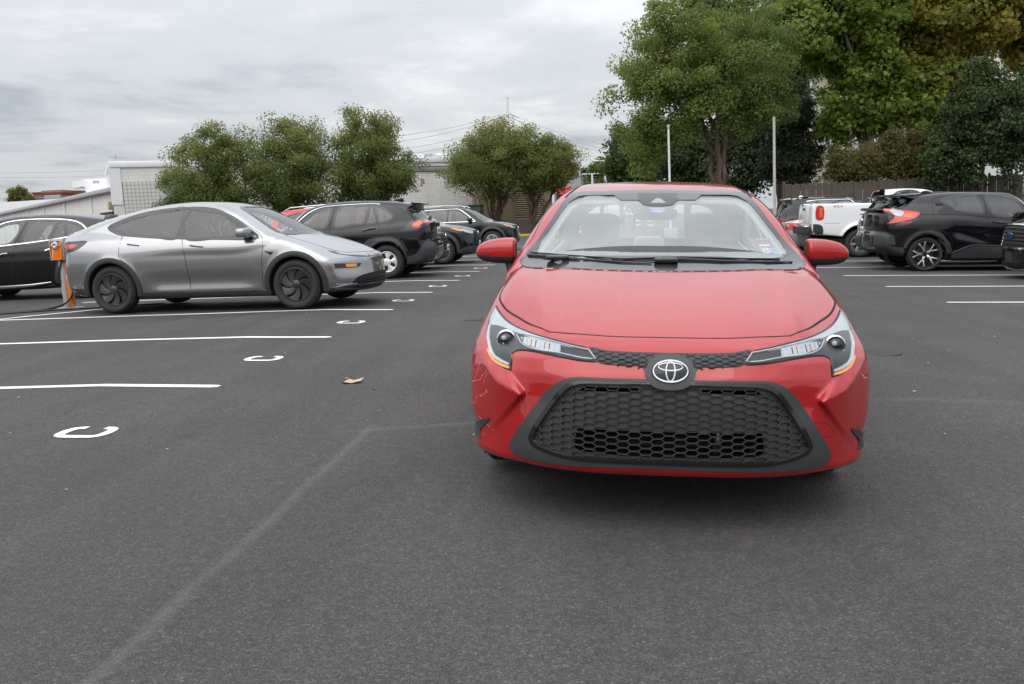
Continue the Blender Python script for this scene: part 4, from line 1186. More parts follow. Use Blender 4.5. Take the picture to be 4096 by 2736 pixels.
def slim_pole(px, ptop, Y, label, head=True, r=0.13, mat='pole'):
    P = at(px, ptop, Y)
    root = empty('lamp_pole', Matrix.Translation((P.x, Y, -0.5))); tag(root, label, 'lamp pole')
    q = MB(); q.tube([(0, 0, 0), (0, 0, P.z+.5)], [r, r*.82], 10); q.build('pole', M[mat], root, smooth=True)
    q = MB(); q.box(-.30, .30, -.30, .30, 0, 0.9); q.build('base', M['kerb'], root, bevel=0.02)
    if head: q = MB(); q.box(-.06, .06, -.06, .06, P.z+.42, P.z+.62); q.build('camera_head', M['grey_metal'], root, bevel=0.03)
    q = MB(); q.box(-.03, .03, -r-.01, -r+.03, 1.9, 2.05); q.build('hand_hole', M['gutter'], root)
slim_pole(1532, 292, 44, 'slim white lamp pole in front of the big tree', r=0.060)
slim_pole(1774, 268, 41, 'pale square-cut metal lamp pole rising into the trees above the chrome-trimmed black SUV', r=0.068, mat='pole_c', head=False)
# ---- transmission pole and wires
def build_pylon():
    Y = 190; P = at(1162, 222, Y)
    root = empty('power_pole', Matrix.Translation((P.x, Y, 0))); tag(root, 'tall white steel power pole rising behind the right small trees', 'power pole')
    q = MB(); q.tube([(0, 0, 0), (0, 0, P.z)], [0.55, 0.22], 12); q.build('pole', M['pole'], root, smooth=True)
    q = MB(); q.box(-.5, .5, -.08, .08, P.z-.3, P.z-.1); q.build('cross_arm', M['pole'], root)
    zl = [at(1145, y, Y).z for y in (262, 272, 285, 296)]
    for s, z in ((-1, zl[0]), (1, zl[0])):
        q = MB(); q.tube([(s*.3, 0, z), (s*2.2, 0, z-.9)], 0.12, 8); q.build('insulator', M['gutter'], root, smooth=True)
    base = Vector((P.x, Y, 0))
    def wire(a, b, sag, label):
        pts = []
        for k in range(25):
            u = k/24; p = a.lerp(b, u); p.z -= sag*4*u*(1-u); pts.append(tuple(p))
        q = MB(); q.tube(pts, 0.045, 4, cap=False); o = q.build('power_wire', M['gutter'], None); tag(o, label, 'wire', 'overhead power wires')
    for k, (yl, yr) in enumerate(((262, 262), (266, 270), (285, 282), (300, 296))):
        a = at(1150, yl, Y); a.x = base.x-1.5+0.4*k
        mid = at(958, (305, 318, 336, 350)[k], 175); e = at(-120, (392, 403, 440, 452)[k], 260)
        ORD = ('topmost', 'second', 'third', 'lowest')[k]; wire(a, mid, 0.4, ORD+' wire between the white power pole and the third small tree'); wire(mid, e, 3.0, ORD+' long wire across the sky at the far left')
        b2 = at(1420, (338, 350, 356, 372)[k], 150); c = at(1172, yr, Y)
        wire(c, b2, 0.6, ORD+' wire running right from the white power pole towards the big tree')
build_pylon()

# ---- charging post with its cable
def build_charger():
    P = at(161, 707, 14.14); 
    root = empty('charging_post', Matrix.Translation((-8.88, 14.14, ground_z(-8.88))) @ Matrix.Rotation(0.0, 4, 'Z')); tag(root, 'grey and orange electric charging post with a looped black cable', 'charging post')
    b = MB(); b.tube([(-0.03, -0.02, 0.02), (-0.05, -0.02, 0.86)], 0.060, 16); b.build('post', M['grey_metal'], root, smooth=True)
    b = MB(); b.box(0.005, 0.085, -0.055, 0.02, 0.03, 0.87); b.build('side_panel', M['orange'], root, bevel=0.008)
    b = MB(); b.box(-0.17, 0.20, -0.12, 0.09, 0.0, 0.022); b.build('base_plate', M['grey_metal'], root, bevel=0.004)
    b = MB(); b.box(-0.185, 0.065, -0.12, 0.08, 0.80, 1.15); b.box(0.065, 0.13, -0.06, 0.08, 0.82, 1.14); hs = b.build('housing', M['grey_metal'], root, bevel=0.012)
    b = MB(); b.box(-0.150, 0.045, -0.137, -0.12, 0.815, 1.115); fp = b.build('face_panel', M['orange'], hs, bevel=0.03)
    b = MB(); b.lathe([(0.0, -0.150), (0.028, -0.152), (0.030, -0.175), (0.058, -0.172), (0.066, -0.155), (0.068, -0.13)], 28, 'y', org=(-0.055, 0, 1.045)); b.build('socket_ring', M['chrome'], hs, smooth=True)
    b = MB(); b.box(-0.135, 0.025, -0.150, -0.138, 1.04, 1.052); b.build('socket_tab', M['rimw'], hs, bevel=0.004)
    white = plain('logo_white', (0.75, 0.74, 0.72), 0.5)
    b = MB()
    for k in range(6): b.box(-0.130+0.003*k, -0.118+0.003*k, -0.1395, -0.1375, 0.85+k*0.022, 0.866+k*0.022)
    b.build('face_print', white, hs)
    b = MB()
    V = []; n = 20
    for k in range(n):
        a = 2*math.pi*k/n
        for r in (0.026, 0.034): V.append((0.045+r*math.cos(a), -0.0575, 0.52+r*1.1*math.sin(a)))
    b.add(V, [(2*k, 2*((k+1) % n), 2*((k+1) % n)+1, 2*k+1) for k in range(n)])
    b.box(0.032, 0.058, -0.0580, -0.0565, 0.505, 0.535); b.box(0.036, 0.041, -0.0580, -0.0565, 0.535, 0.548); b.box(0.049, 0.054, -0.0580, -0.0565, 0.535, 0.548); b.box(0.038, 0.062, -0.058, -0.0565, 0.565, 0.572)
    b.build('plug_logo', white, root)
    def cab(pts, r=0.013):
        c = []
        for i in range(len(pts)-1):
            pass
        P_ = np.array(pts, float); t = np.linspace(0, 1, len(P_)); tt = np.linspace(0, 1, len(P_)*8)
        # smooth by two passes of averaging
        Q = np.stack([np.interp(tt, t, P_[:, k]) for k in range(3)], 1)
        for _ in range(12): Q[1:-1] = (Q[:-2]+Q[1:-1]*2+Q[2:])/4
        b = MB(); b.tube([tuple(q) for q in Q], r, 7); return b.build('cable', M['cable'], root, smooth=True)
    cab([(0.0, -0.05, 0.86), (-0.03, -0.10, 0.74), (-0.075, -0.09, 0.62), (-0.085, -0.08, 0.50), (-0.08, -0.08, 0.42)])
    cab([(0.10, -0.06, 0.30), (0.10, -0.10, 0.20), (0.02, -0.14, 0.10), (-0.12, -0.22, 0.05), (-0.30, -0.30, 0.02), (-0.9, -0.42, 0.016), (-1.25, -0.62, 0.016), (-1.15, -0.70, 0.016), (-0.6, -0.62, 0.016), (-0.15, -0.36, 0.016), (0.2, -0.16, 0.016), (0.9, -0.05, 0.018), (1.6, 0.05, 0.02)])
    cab([(0.10, -0.05, 0.24), (0.06, -0.10, 0.14), (-0.05, -0.18, 0.05), (-0.25, -0.26, 0.02), (-0.7, -0.52, 0.016), (-1.0, -0.80, 0.016), (-0.8, -0.80, 0.016), (-0.3, -0.50, 0.016), (0.15, -0.26, 0.016), (0.8, -0.22, 0.016)])
build_charger()

# ---- small things on the asphalt
def ground_bits():
    lf = plain('dry_leaf', (0.46, 0.36, 0.20), 0.8, noise=0.2)
    x0, y0 = -2.0, 6.72; z0 = ground_z(x0)
    V = [(-0.075, -0.02, 0.004), (-0.03, 0.045, 0.022), (0.02, 0.03, 0.010), (0.085, 0.05, 0.030), (0.07, 0.0, 0.012), (0.09, -0.05, 0.022), (0.01, -0.055, 0.006), (-0.05, -0.06, 0.018), (0.0, 0.0, 0.014)]
    b = MB(); b.add([(x0+v[0], y0+v[1], z0+v[2]) for v in V], [(8, i, (i+1) % 8) for i in range(8)]); o = b.build('dry_leaf', lf); tag(o, 'curled tan dead leaf on the asphalt left of the red sedan', 'leaf')
    bits = [plain('bit_tan', (0.42, 0.30, 0.16), 0.8), plain('bit_pale', (0.55, 0.52, 0.46), 0.8)]
    for mi, n in ((0, 70), (1, 90)):
        V = []; F = []
        for k in range(n):
            x = rnd.uniform(-6, 9); y = rnd.uniform(1.6, 24); s = rnd.uniform(0.008, 0.026) if mi == 0 else rnd.uniform(0.004, 0.014); a = rnd.uniform(0, 6.3); z = ground_z(x)
            q = len(V)
            for (u, v, w) in ((-1, 0, .15), (0, .5, .5), (1, 0, .2), (0, -.5, .35)):
                V.append((x+s*(u*math.cos(a)-v*math.sin(a)), y+s*(u*math.sin(a)+v*math.cos(a)), z+0.001+s*w))
            F += [(q, q+1, q+2, q+3)]
        tag(mesh_np('leaf_litter' if mi == 0 else 'grit', V, np.array(F), bits[mi], flat=True), kind='stuff')
    # little round valve cover by the red sedan
    c = Vector((2.33, 8.3, ground_z(2.33)))
    b = MB(); b.lathe([(0, 0.006), (0.15, 0.006), (0.17, 0.004), (0.20, 0.004), (0.21, 0.0)], 28, 'z'); o = b.build('valve_cover', M['hub'], None, smooth=True); o.location = c; tag(o, 'round iron valve cover set in the asphalt right of the red sedan', 'valve cover')
    # tar smears
    tar = plain('tar_smear', (0.022, 0.022, 0.023), 0.75, noise=0.3)
    for (cx, cy, sx, sy) in ((-1.55, 10.9, 0.30, 0.16), (-0.9, 12.3, 0.25, 0.14)):
        V = []; n = 26
        for k in range(n):
            a = 2*math.pi*k/n; r = 0.55+0.45*rnd.random(); x = cx+sx*r*math.cos(a); V.append((x, cy+sy*r*math.sin(a), ground_z(x)+0.0035))
        b = MB(); b.add([(cx, cy, ground_z(cx)+0.0035)]+V, [(0, 1+k, 1+(k+1) % n) for k in range(n)]); o = b.build('tar_patch', tar); tag(o, kind='structure')
ground_bits()

# ---- people and bollards far down the aisle
M['drum'] = plain('drum_orange', (0.42, 0.13, 0.05), 0.6, noise=0.1)
def far_people():
    for (px, Y, lab) in ((1409, 82, 'left one of two yellow bollards seen through the red sedan windscreen'), (1416, 84, 'right one of two yellow bollards seen through the red sedan windscreen')):
        P = at(px, 500, Y); b = MB(); b.lathe([(0, 1.25), (0.06, 1.24), (0.10, 1.18), (0.11, 0.0), (0, 0)], 14, 'z'); o = b.build('bollard', M['yellow'], None, smooth=True); o.location = (P.x, Y, ground_z(P.x)); tag(o, lab, 'bollard', 'yellow bollards')
    for (px, Y, lab) in ((1463, 74, 'left orange and white traffic drum seen through the red sedan windscreen'), (1491, 72, 'right orange and white traffic drum seen through the red sedan windscreen')):
        P = at(px, 505, Y); root = empty('traffic_drum', Matrix.Translation((P.x, Y, ground_z(P.x)))); tag(root, lab, 'traffic drum', 'traffic drums')
        b = MB(); b.lathe([(0.30, 0.0), (0.27, 0.10), (0.25, 0.12), (0.20, 1.05), (0, 1.06)], 14, 'z'); b.build('drum', M['drum'], root, smooth=True)
        b = MB(); b.lathe([(0.245, 0.35), (0.237, 0.52)], 14, 'z'); b.lathe([(0.227, 0.70), (0.218, 0.88)], 14, 'z'); b.build('white_band', M['trim'], root, smooth=True)
    P = at(1427, 500, 88); g = ground_z(P.x)
    me = bpy.data.meshes.new('person'); J = [(0, 0, .95), (0, 0, 1.15), (0, 0, 1.40), (0, 0, 1.52), (0, 0, 1.66), (.10, 0, .90), (.11, .02, .50), (.11, 0, .09), (.12, -.12, .04), (-.10, 0, .90), (-.12, -.03, .50), (-.12, .02, .09), (-.13, -.10, .04), (.19, 0, 1.40), (.25, .02, 1.12), (.24, -.06, .88), (-.19, 0, 1.40), (-.25, .02, 1.12), (-.24, -.06, .88), (0, -.02, 1.76)]
    E_ = [(0, 1), (1, 2), (2, 3), (3, 4), (4, 19), (0, 5), (5, 6), (6, 7), (7, 8), (0, 9), (9, 10), (10, 11), (11, 12), (2, 13), (13, 14), (14, 15), (2, 16), (16, 17), (17, 18)]
    me.from_pydata(J, E_, []); o = bpy.data.objects.new('person', me); link(o); o.location = (P.x, 88, g)
    sk = o.modifiers.new('skin', 'SKIN'); rad = [.15, .15, .16, .06, .10, .10, .07, .05, .04, .10, .07, .05, .04, .07, .05, .04, .07, .05, .04, .085]
    for i, v in enumerate(me.skin_vertices[0].data): v.radius = (rad[i], rad[i]*.8); v.use_root = (i == 0)
    o.modifiers.new('sub', 'SUBSURF').levels = 1; o.modifiers['sub'].render_levels = 1
    m, nt, b, _ = new_mat('plaid_shirt_and_jeans'); L = nt.links
    t = nt.nodes.new("ShaderNodeTexCoord"); s_ = nt.nodes.new("ShaderNodeSeparateXYZ"); L.new(t.outputs["Object"], s_.inputs[0]); r = nt.nodes.new("ShaderNodeValToRGB"); r.color_ramp.interpolation = 'CONSTANT'; el = r.color_ramp.elements
    mr = nt.nodes.new("ShaderNodeMapRange"); mr.inputs["From Max"].default_value = 2.0; L.new(s_.outputs[2], mr.inputs["Value"]); L.new(mr.outputs[0], r.inputs[0])
    el[0].position = 0; el[0].color = (0.03, 0.04, 0.06, 1); el[1].position = 0.46; el[1].color = (0.5, 0.5, 0.52, 1); q = el.new(0.755); q.color = (0.42, 0.26, 0.19, 1); q = el.new(0.87); q.color = (0.03, 0.02, 0.015, 1); L.new(r.outputs[0], b.inputs["Base Color"])
    me.materials.append(m); tag(o, 'person in a pale shirt and dark trousers standing far down the aisle', 'person')
far_people()
# ------------------------------------------------------------ trees and shrubs
def leafmat(name, cols, rough=0.5, trans=0.5):
    m, nt, b, o = new_mat(name); L = nt.links; nd = nt.nodes
    a = nd.new("ShaderNodeAttribute"); a.attribute_name = 'tint'
    r = nd.new("ShaderNodeValToRGB"); el = r.color_ramp.elements
    n = len(cols)
    el[0].position = 0; el[0].color = (*cols[0], 1); el[1].position = 1; el[1].color = (*cols[-1], 1)
    for k in range(1, n-1): q = el.new(k/(n-1)); q.color = (*cols[k], 1)
    L.new(a.outputs["Fac"], r.inputs[0]); L.new(r.outputs[0], b.inputs["Base Color"])
    pset(b, Roughness=rough); b.inputs["Specular IOR Level"].default_value = 0.35
    tr = nd.new("ShaderNodeBsdfTranslucent"); hs = nd.new("ShaderNodeHueSaturation"); hs.inputs["Value"].default_value = 1.7; L.new(r.outputs[0], hs.inputs["Color"]); L.new(hs.outputs[0], tr.inputs[0])
    ms = nd.new("ShaderNodeMixShader"); ms.inputs[0].default_value = trans; L.new(b.outputs[0], ms.inputs[1]); L.new(tr.outputs[0], ms.inputs[2]); L.new(ms.outputs[0], o.inputs[0])
    return m
LM = {
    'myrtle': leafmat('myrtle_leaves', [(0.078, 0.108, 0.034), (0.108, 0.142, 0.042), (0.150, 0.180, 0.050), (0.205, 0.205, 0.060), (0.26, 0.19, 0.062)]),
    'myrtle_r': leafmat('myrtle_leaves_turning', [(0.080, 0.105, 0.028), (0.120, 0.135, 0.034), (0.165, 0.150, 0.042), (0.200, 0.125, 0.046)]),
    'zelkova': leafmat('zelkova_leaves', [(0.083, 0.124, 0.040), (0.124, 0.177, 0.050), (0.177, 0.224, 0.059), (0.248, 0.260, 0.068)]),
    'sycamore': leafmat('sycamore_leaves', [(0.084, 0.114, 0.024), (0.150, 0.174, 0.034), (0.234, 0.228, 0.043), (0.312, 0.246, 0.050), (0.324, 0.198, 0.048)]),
    'sycamore_g': leafmat('sycamore_leaves_green', [(0.074, 0.118, 0.024), (0.132, 0.192, 0.036), (0.198, 0.252, 0.046), (0.288, 0.264, 0.058)]),
    'holly': leafmat('holly_leaves', [(0.034, 0.059, 0.021), (0.055, 0.086, 0.029), (0.084, 0.116, 0.038)], rough=0.6, trans=0.3),
    'dark': leafmat('cedar_sprays', [(0.030, 0.048, 0.020), (0.048, 0.068, 0.026), (0.070, 0.088, 0.030)], trans=0.1),
    'bg': leafmat('background_leaves', [(0.042, 0.070, 0.022), (0.064, 0.098, 0.030), (0.095, 0.130, 0.036)]),
    'brush': leafmat('brush_leaves', [(0.060, 0.070, 0.024), (0.095, 0.105, 0.030), (0.130, 0.120, 0.040), (0.150, 0.105, 0.045), (0.085, 0.150, 0.034)]),
    'yellowish': leafmat('far_yellow_leaves', [(0.110, 0.120, 0.030), (0.190, 0.180, 0.050), (0.260, 0.210, 0.070)]),
}
M['bark'] = plain('bark_brown', (0.105, 0.070, 0.050), 0.9, noise=0.35, scale=9, bump=0.5)
M['bark_s'] = plain('bark_sycamore', (0.20, 0.185, 0.145), 0.85, noise=0.4, scale=2.2, bump=0.2)
M['bark_d'] = plain('bark_dark', (0.045, 0.036, 0.030), 0.9, noise=0.35, scale=9, bump=0.4)
def leaves(centres, radii, per, size, rs, flat=0.75, shape='leaf', tint_c=None, up=0.35, droop=0.0):
    """leaf-sized faces spread through clumps. centres (n,3), radii (n,), per leaves each"""
    n = len(centres); tot = n*per
    ci = np.repeat(np.arange(n), per)
    d = rs.normal(size=(tot, 3)); d /= np.linalg.norm(d, axis=1)[:, None]
    r = rs.rand(tot)**0.45
    P = centres[ci]+d*(r*radii[ci])[:, None]*np.array([1, 1, flat])
    nrm = d*0.55+rs.normal(size=(tot, 3))*0.6+np.array([0, 0, up]); nrm /= np.linalg.norm(nrm, axis=1)[:, None]
    t = np.cross(nrm, rs.normal(size=(tot, 3))); t /= np.linalg.norm(t, axis=1)[:, None]
    t[:, 2] -= droop; t /= np.linalg.norm(t, axis=1)[:, None]
    b = np.cross(nrm, t)
    s = size*(0.6+0.8*rs.rand(tot))[:, None]
    w = 0.30 if shape == 'leaf' else (0.42 if shape == 'broad' else 0.16)
    fold = nrm*s*0.10
    V = np.stack([P-t*s*.5, P+b*s*w+fold, P+t*s*.5, P-b*s*w+fold], 1).reshape(-1, 3)
    F = np.arange(tot*4).reshape(-1, 4)
    base = rs.rand(n)*0.55 if tint_c is None else tint_c
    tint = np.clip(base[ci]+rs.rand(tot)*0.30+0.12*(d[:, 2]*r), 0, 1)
    return V, F, tint
def crown_obj(name, VFT, mat, root):
    V, F, tint = VFT
    o = mesh_np(name, V, F, mat, root, flat=True)
    at_ = o.data.attributes.new('tint', 'FLOAT', 'FACE'); at_.data.foreach_set('value', tint.astype(np.float32))
    return o
def limb(p0, p1, bend, k=7, rs=None):
    p0 = np.array(p0, float); p1 = np.array(p1, float); mid = (p0+p1)/2+np.array(bend, float)
    u = np.linspace(0, 1, k)[:, None]
    Q = (1-u)**2*p0+2*u*(1-u)*mid+u*u*p1
    if rs is not None: Q[1:-1] += rs.normal(size=(k-2, 3))*0.04*np.linalg.norm(p1-p0)/2
    return Q
def tree(name, label, loc, ells, leafkey, seed, stems=5, clumps=90, per=120, size=0.13, clump_r=(0.45, 0.85), base_r=0.10, spread=0.25, bark='bark', shell=0.55, group=None, cat='tree', shape='leaf', fork=0.0, trunk_r=None, branches=2, flat=0.75, lean=(0, 0), droop=0.0, tint=None):
    """ells: crown as a few ellipsoids (cx, cy, cz, rx, ry, rz) relative to the foot"""
    rs = np.random.RandomState(seed)
    root = empty(name, Matrix.Translation(loc)); tag(root, label, cat, group)
    vol = np.array([e[3]*e[4]*e[5] for e in ells])**0.8; vol /= vol.sum()
    C = []; RR = []
    for k in range(clumps):
        e = ells[rs.choice(len(ells), p=vol)]
        d = rs.normal(size=3); d /= np.linalg.norm(d); q = (shell+(1-shell)*rs.rand()) if rs.rand() < 0.8 else rs.rand()*shell
        q *= 0.92+0.16*math.sin(3*d[0]+seed)*math.sin(4*d[2]+seed*2)+0.05*rs.normal()
        C.append((e[0]+d[0]*e[3]*q, e[1]+d[1]*e[4]*q, e[2]+d[2]*e[5]*q)); RR.append(clump_r[0]+(clump_r[1]-clump_r[0])*rs.rand())
    C = np.array(C); RR = np.array(RR)
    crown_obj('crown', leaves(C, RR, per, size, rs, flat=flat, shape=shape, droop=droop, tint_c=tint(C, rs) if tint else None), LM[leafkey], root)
    b = MB(); top = None
    fz = np.array([lean[0]*.5, lean[1]*.5, fork])
    if fork > 0:
        tr_ = trunk_r or base_r*2
        b.tube([(0, 0, -0.3), (0, 0, 0.15), tuple(fz*0.55), tuple(fz)], [tr_*1.3, tr_*1.08, tr_*.95, tr_*.85], 10)
    order = rs.permutation(len(C))
    for s in range(stems):
        a = 2*math.pi*s/stems+rs.rand()*0.6
        p0 = np.array([math.cos(a)*spread*0.35, math.sin(a)*spread*0.35, -0.2]) if fork == 0 else fz-np.array([0, 0, 0.25])+np.array([math.cos(a), math.sin(a), 0])*(trunk_r or base_r)*.4
        # choose a goal on that side
        dd = C-p0; az = np.arctan2(dd[:, 1], dd[:, 0]); diff = np.abs((az-a+math.pi) % (2*math.pi)-math.pi)
        cand = np.where(diff < 0.9)[0]
        g = C[rs.choice(cand)] if len(cand) else C[order[s]]
        g = p0+(g-p0)*0.92
        Q = limb(p0, g, (-math.cos(a)*0.12*np.linalg.norm(g), -math.sin(a)*0.12*np.linalg.norm(g), 0.08*np.linalg.norm(g)), 9, rs)
        r0 = base_r*(0.75+0.5*rs.rand())
        b.tube([tuple(q) for q in Q], list(np.linspace(r0, r0*.22, 9)), 7)
        for q in range(branches):
            i0 = rs.randint(3, 7); st = Q[i0]; dist = np.linalg.norm(C-st, axis=1); near = np.argsort(dist)[2:14]
            e_ = C[rs.choice(near)]
            Q2 = limb(st, e_, (0, 0, 0.1), 6, rs); rb = r0*(1-.1*i0)*.55
            b.tube([tuple(v) for v in Q2], list(np.linspace(rb, rb*.25, 6)), 5)
            for w in range(2):
                st2 = Q2[3]; near2 = np.argsort(np.linalg.norm(C-st2, axis=1))[1:8]; e2 = C[rs.choice(near2)]
                b.tube([tuple(v) for v in limb(st2, e2, (0, 0, 0.05), 5, rs)], list(np.linspace(rb*.45, rb*.12, 5)), 4)
    b.build('trunk', M[bark], root, smooth=True)
    return root
def foot(px, Y, z): p = at(px, 500, Y); return (p.x, Y, z)
def px_ell(loc, Y, x0, x1, y0, y1, depth=0.8, dy=0.0):
    """ellipsoid covering a patch of the view at distance Y, relative to a foot"""
    a = at(x0, y1, Y); c = at(x1, y0, Y)
    return ((a.x+c.x)/2-loc[0], dy, (a.z+c.z)/2-loc[2], abs(c.x-a.x)/2, abs(c.x-a.x)/2*depth, abs(c.z-a.z)/2)
MY = 'small trees along the block building'
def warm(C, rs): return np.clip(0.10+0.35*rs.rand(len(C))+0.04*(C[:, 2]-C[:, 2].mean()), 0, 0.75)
L1 = foot(500, 51, 0.3); L2 = foot(675, 52, 0.4); L3 = foot(862, 53, 0.5); L4 = foot(1137, 62.5, 0.55); L5 = foot(1222, 62.0, 0.45)
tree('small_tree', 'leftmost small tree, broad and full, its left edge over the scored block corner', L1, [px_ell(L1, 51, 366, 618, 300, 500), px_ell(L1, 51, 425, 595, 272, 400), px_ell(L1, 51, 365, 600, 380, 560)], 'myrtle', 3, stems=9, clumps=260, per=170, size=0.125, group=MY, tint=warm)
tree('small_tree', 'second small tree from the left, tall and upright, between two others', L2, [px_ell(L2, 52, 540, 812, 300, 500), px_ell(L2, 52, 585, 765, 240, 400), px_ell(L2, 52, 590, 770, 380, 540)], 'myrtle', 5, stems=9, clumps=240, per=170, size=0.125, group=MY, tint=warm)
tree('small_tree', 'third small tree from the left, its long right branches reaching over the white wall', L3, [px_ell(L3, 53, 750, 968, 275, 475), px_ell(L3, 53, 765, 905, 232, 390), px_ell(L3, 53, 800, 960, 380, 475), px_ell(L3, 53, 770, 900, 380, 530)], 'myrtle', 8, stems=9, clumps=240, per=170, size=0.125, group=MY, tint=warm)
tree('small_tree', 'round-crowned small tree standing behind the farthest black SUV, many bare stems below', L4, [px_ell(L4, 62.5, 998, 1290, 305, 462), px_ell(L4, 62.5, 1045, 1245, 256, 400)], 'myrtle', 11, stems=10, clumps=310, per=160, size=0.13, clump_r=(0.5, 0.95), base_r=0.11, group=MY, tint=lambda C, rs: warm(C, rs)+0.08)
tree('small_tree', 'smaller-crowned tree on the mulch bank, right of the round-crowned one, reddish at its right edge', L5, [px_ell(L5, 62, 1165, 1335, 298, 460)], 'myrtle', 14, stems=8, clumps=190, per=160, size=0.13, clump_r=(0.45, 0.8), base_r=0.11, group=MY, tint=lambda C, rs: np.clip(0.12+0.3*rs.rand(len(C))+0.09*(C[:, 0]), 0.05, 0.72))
ZL = foot(1655, 50, -0.3)
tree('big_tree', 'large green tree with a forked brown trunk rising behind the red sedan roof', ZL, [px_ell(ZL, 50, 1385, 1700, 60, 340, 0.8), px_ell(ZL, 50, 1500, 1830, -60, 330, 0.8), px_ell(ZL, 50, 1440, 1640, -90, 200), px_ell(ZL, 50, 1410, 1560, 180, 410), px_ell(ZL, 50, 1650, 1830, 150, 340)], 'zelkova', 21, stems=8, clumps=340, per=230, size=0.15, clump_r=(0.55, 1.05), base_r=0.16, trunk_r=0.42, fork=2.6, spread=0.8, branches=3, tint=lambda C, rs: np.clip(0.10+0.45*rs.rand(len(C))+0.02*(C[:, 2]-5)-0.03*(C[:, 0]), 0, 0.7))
SYC = 'yellowing sycamores over the fence'
S1 = foot(2020, 52, -0.3); S2 = foot(2190, 53, -0.4); S3 = foot(2420, 55, -0.4)
def syc(C, rs): return np.clip(0.15+0.40*rs.rand(len(C))+0.012*(C[:, 0]), 0.0, 0.6)
tree('sycamore', 'sycamore with a leaning pale trunk and green-yellow leaves right of the big tree', S1, [px_ell(S1, 52, 1770, 2130, -140, 240, 0.7), px_ell(S1, 52, 1860, 2130, 90, 340, 0.6), px_ell(S1, 52, 1750, 1990, -170, 170), px_ell(S1, 52, 1950, 2200, 120, 330, 0.5), px_ell(S1, 52, 1840, 2020, 225, 350, 0.5), px_ell(S1, 52, 2040, 2200, 200, 350, 0.5)], 'sycamore_g', 31, stems=8, clumps=400, per=105, size=0.26, clump_r=(0.5, 0.9), bark='bark_s', base_r=0.20, trunk_r=0.34, fork=3.6, shape='broad', branches=3, lean=(-1.2, 0), group=SYC, tint=syc)
tree('sycamore', 'sycamore with rust-yellow leaves high above the pickup', S2, [px_ell(S2, 53, 1980, 2380, -180, 170, 0.7), px_ell(S2, 53, 2010, 2290, 40, 280, 0.6)], 'sycamore', 33, stems=6, clumps=340, per=100, size=0.26, clump_r=(0.6, 1.1), bark='bark_s', base_r=0.20, trunk_r=0.36, fork=4.6, shape='broad', branches=3, group=SYC, tint=lambda C, rs: syc(C, rs)+0.03)
tree('sycamore', 'rightmost yellow-brown sycamore crown, cut by the picture edge', S3, [px_ell(S3, 55, 2210, 2620, -190, 210, 0.7)], 'sycamore', 35, stems=5, clumps=260, per=110, size=0.26, clump_r=(0.6, 1.1), bark='bark_s', base_r=0.2, trunk_r=0.34, fork=4.0, shape='broad', group=SYC, tint=lambda C, rs: syc(C, rs)+0.03)
H1 = foot(2235, 46.5, -0.4)
tree('holly_tree', 'dense dark green holly standing over the fence at the right', H1, [px_ell(H1, 46.5, 2120, 2330, 240, 445, 0.6), px_ell(H1, 46.5, 2150, 2420, 150, 400, 0.6), px_ell(H1, 46.5, 2250, 2420, 240, 440, 0.6), px_ell(H1, 46.5, 2200, 2300, 130, 230, 0.6), px_ell(H1, 46.5, 2300, 2420, 140, 260, 0.6), px_ell(H1, 46.5, 2100, 2200, 320, 445, 0.6)], 'holly', 41, stems=6, clumps=360, per=110, size=0.17, clump_r=(0.35, 0.75), bark='bark_d', trunk_r=0.2, fork=1.4, base_r=0.1)
CE = foot(1815, 54, -0.3)
tree('cedar', 'dark drooping cedar behind the metal lamp pole', CE, [px_ell(CE, 54, 1740, 1890, 300, 440, 0.7), px_ell(CE, 54, 1760, 1870, 200, 380, 0.7)], 'dark', 43, stems=5, clumps=170, per=110, size=0.28, clump_r=(0.5, 0.9), bark='bark_d', trunk_r=0.2, fork=2.0, shape='needle', flat=0.45, droop=0.3)
BR = 'brushy shrubs along the fence'
for k, (x0, x1, y0, y1, Y, lab) in enumerate(((1885, 2020, 322, 445, 47.6, 'brown-green brush along the fence, nearest the lamp pole'), (1985, 2120, 300, 440, 48.2, 'tallest brush with a bright green patch behind the pickup'), (2070, 2190, 285, 440, 48.0, 'brown brush beside the holly'))):
    Bf = foot((x0+x1)/2, Y, -0.4)
    tree('brush', lab, Bf, [px_ell(Bf, Y, x0, x1, y0, y1, 0.6)], 'brush', 51+k, stems=9, clumps=110, per=110, size=0.15, clump_r=(0.4, 0.75), bark='bark_d', base_r=0.05, cat='shrub', group=BR, shell=0.4)
# darker trees that close the view behind
BG = 'dark trees closing the view behind the big tree'
for k, (x0, x1, y0, y1, Y, key, lab) in enumerate(((1385, 1530, 285, 470, 84, 'bg', 'dark leafy tree low at the left edge of the wooded strip'), (1490, 1660, 270, 470, 80, 'bg', 'dark leafy tree behind the slim white lamp pole'), (1620, 1790, 200, 470, 72, 'dark', 'darkest tree right behind the forked trunk'), (1700, 1880, -40, 330, 70, 'bg', 'tall dark tree between the big tree and the sycamores'), (1960, 2160, 90, 430, 95, 'bg', 'dark tree far behind the leaning sycamore'), (2080, 2300, 40, 330, 100, 'bg', 'dark tree far behind the holly'), (1560, 1760, -60, 250, 74, 'bg', 'high dark crown directly behind the big tree'))):
    Bf = foot((x0+x1)/2, Y, -0.5)
    sc = Y/50
    tree('background_tree', lab, Bf, [px_ell(Bf, Y, x0, x1, y0, y1, 0.6)], key, 61+k, stems=5, clumps=150, per=90, size=0.20*sc, clump_r=(0.55*sc, 0.95*sc), bark='bark_d', trunk_r=0.3, fork=1.8, base_r=0.15, group=BG, flat=0.8)
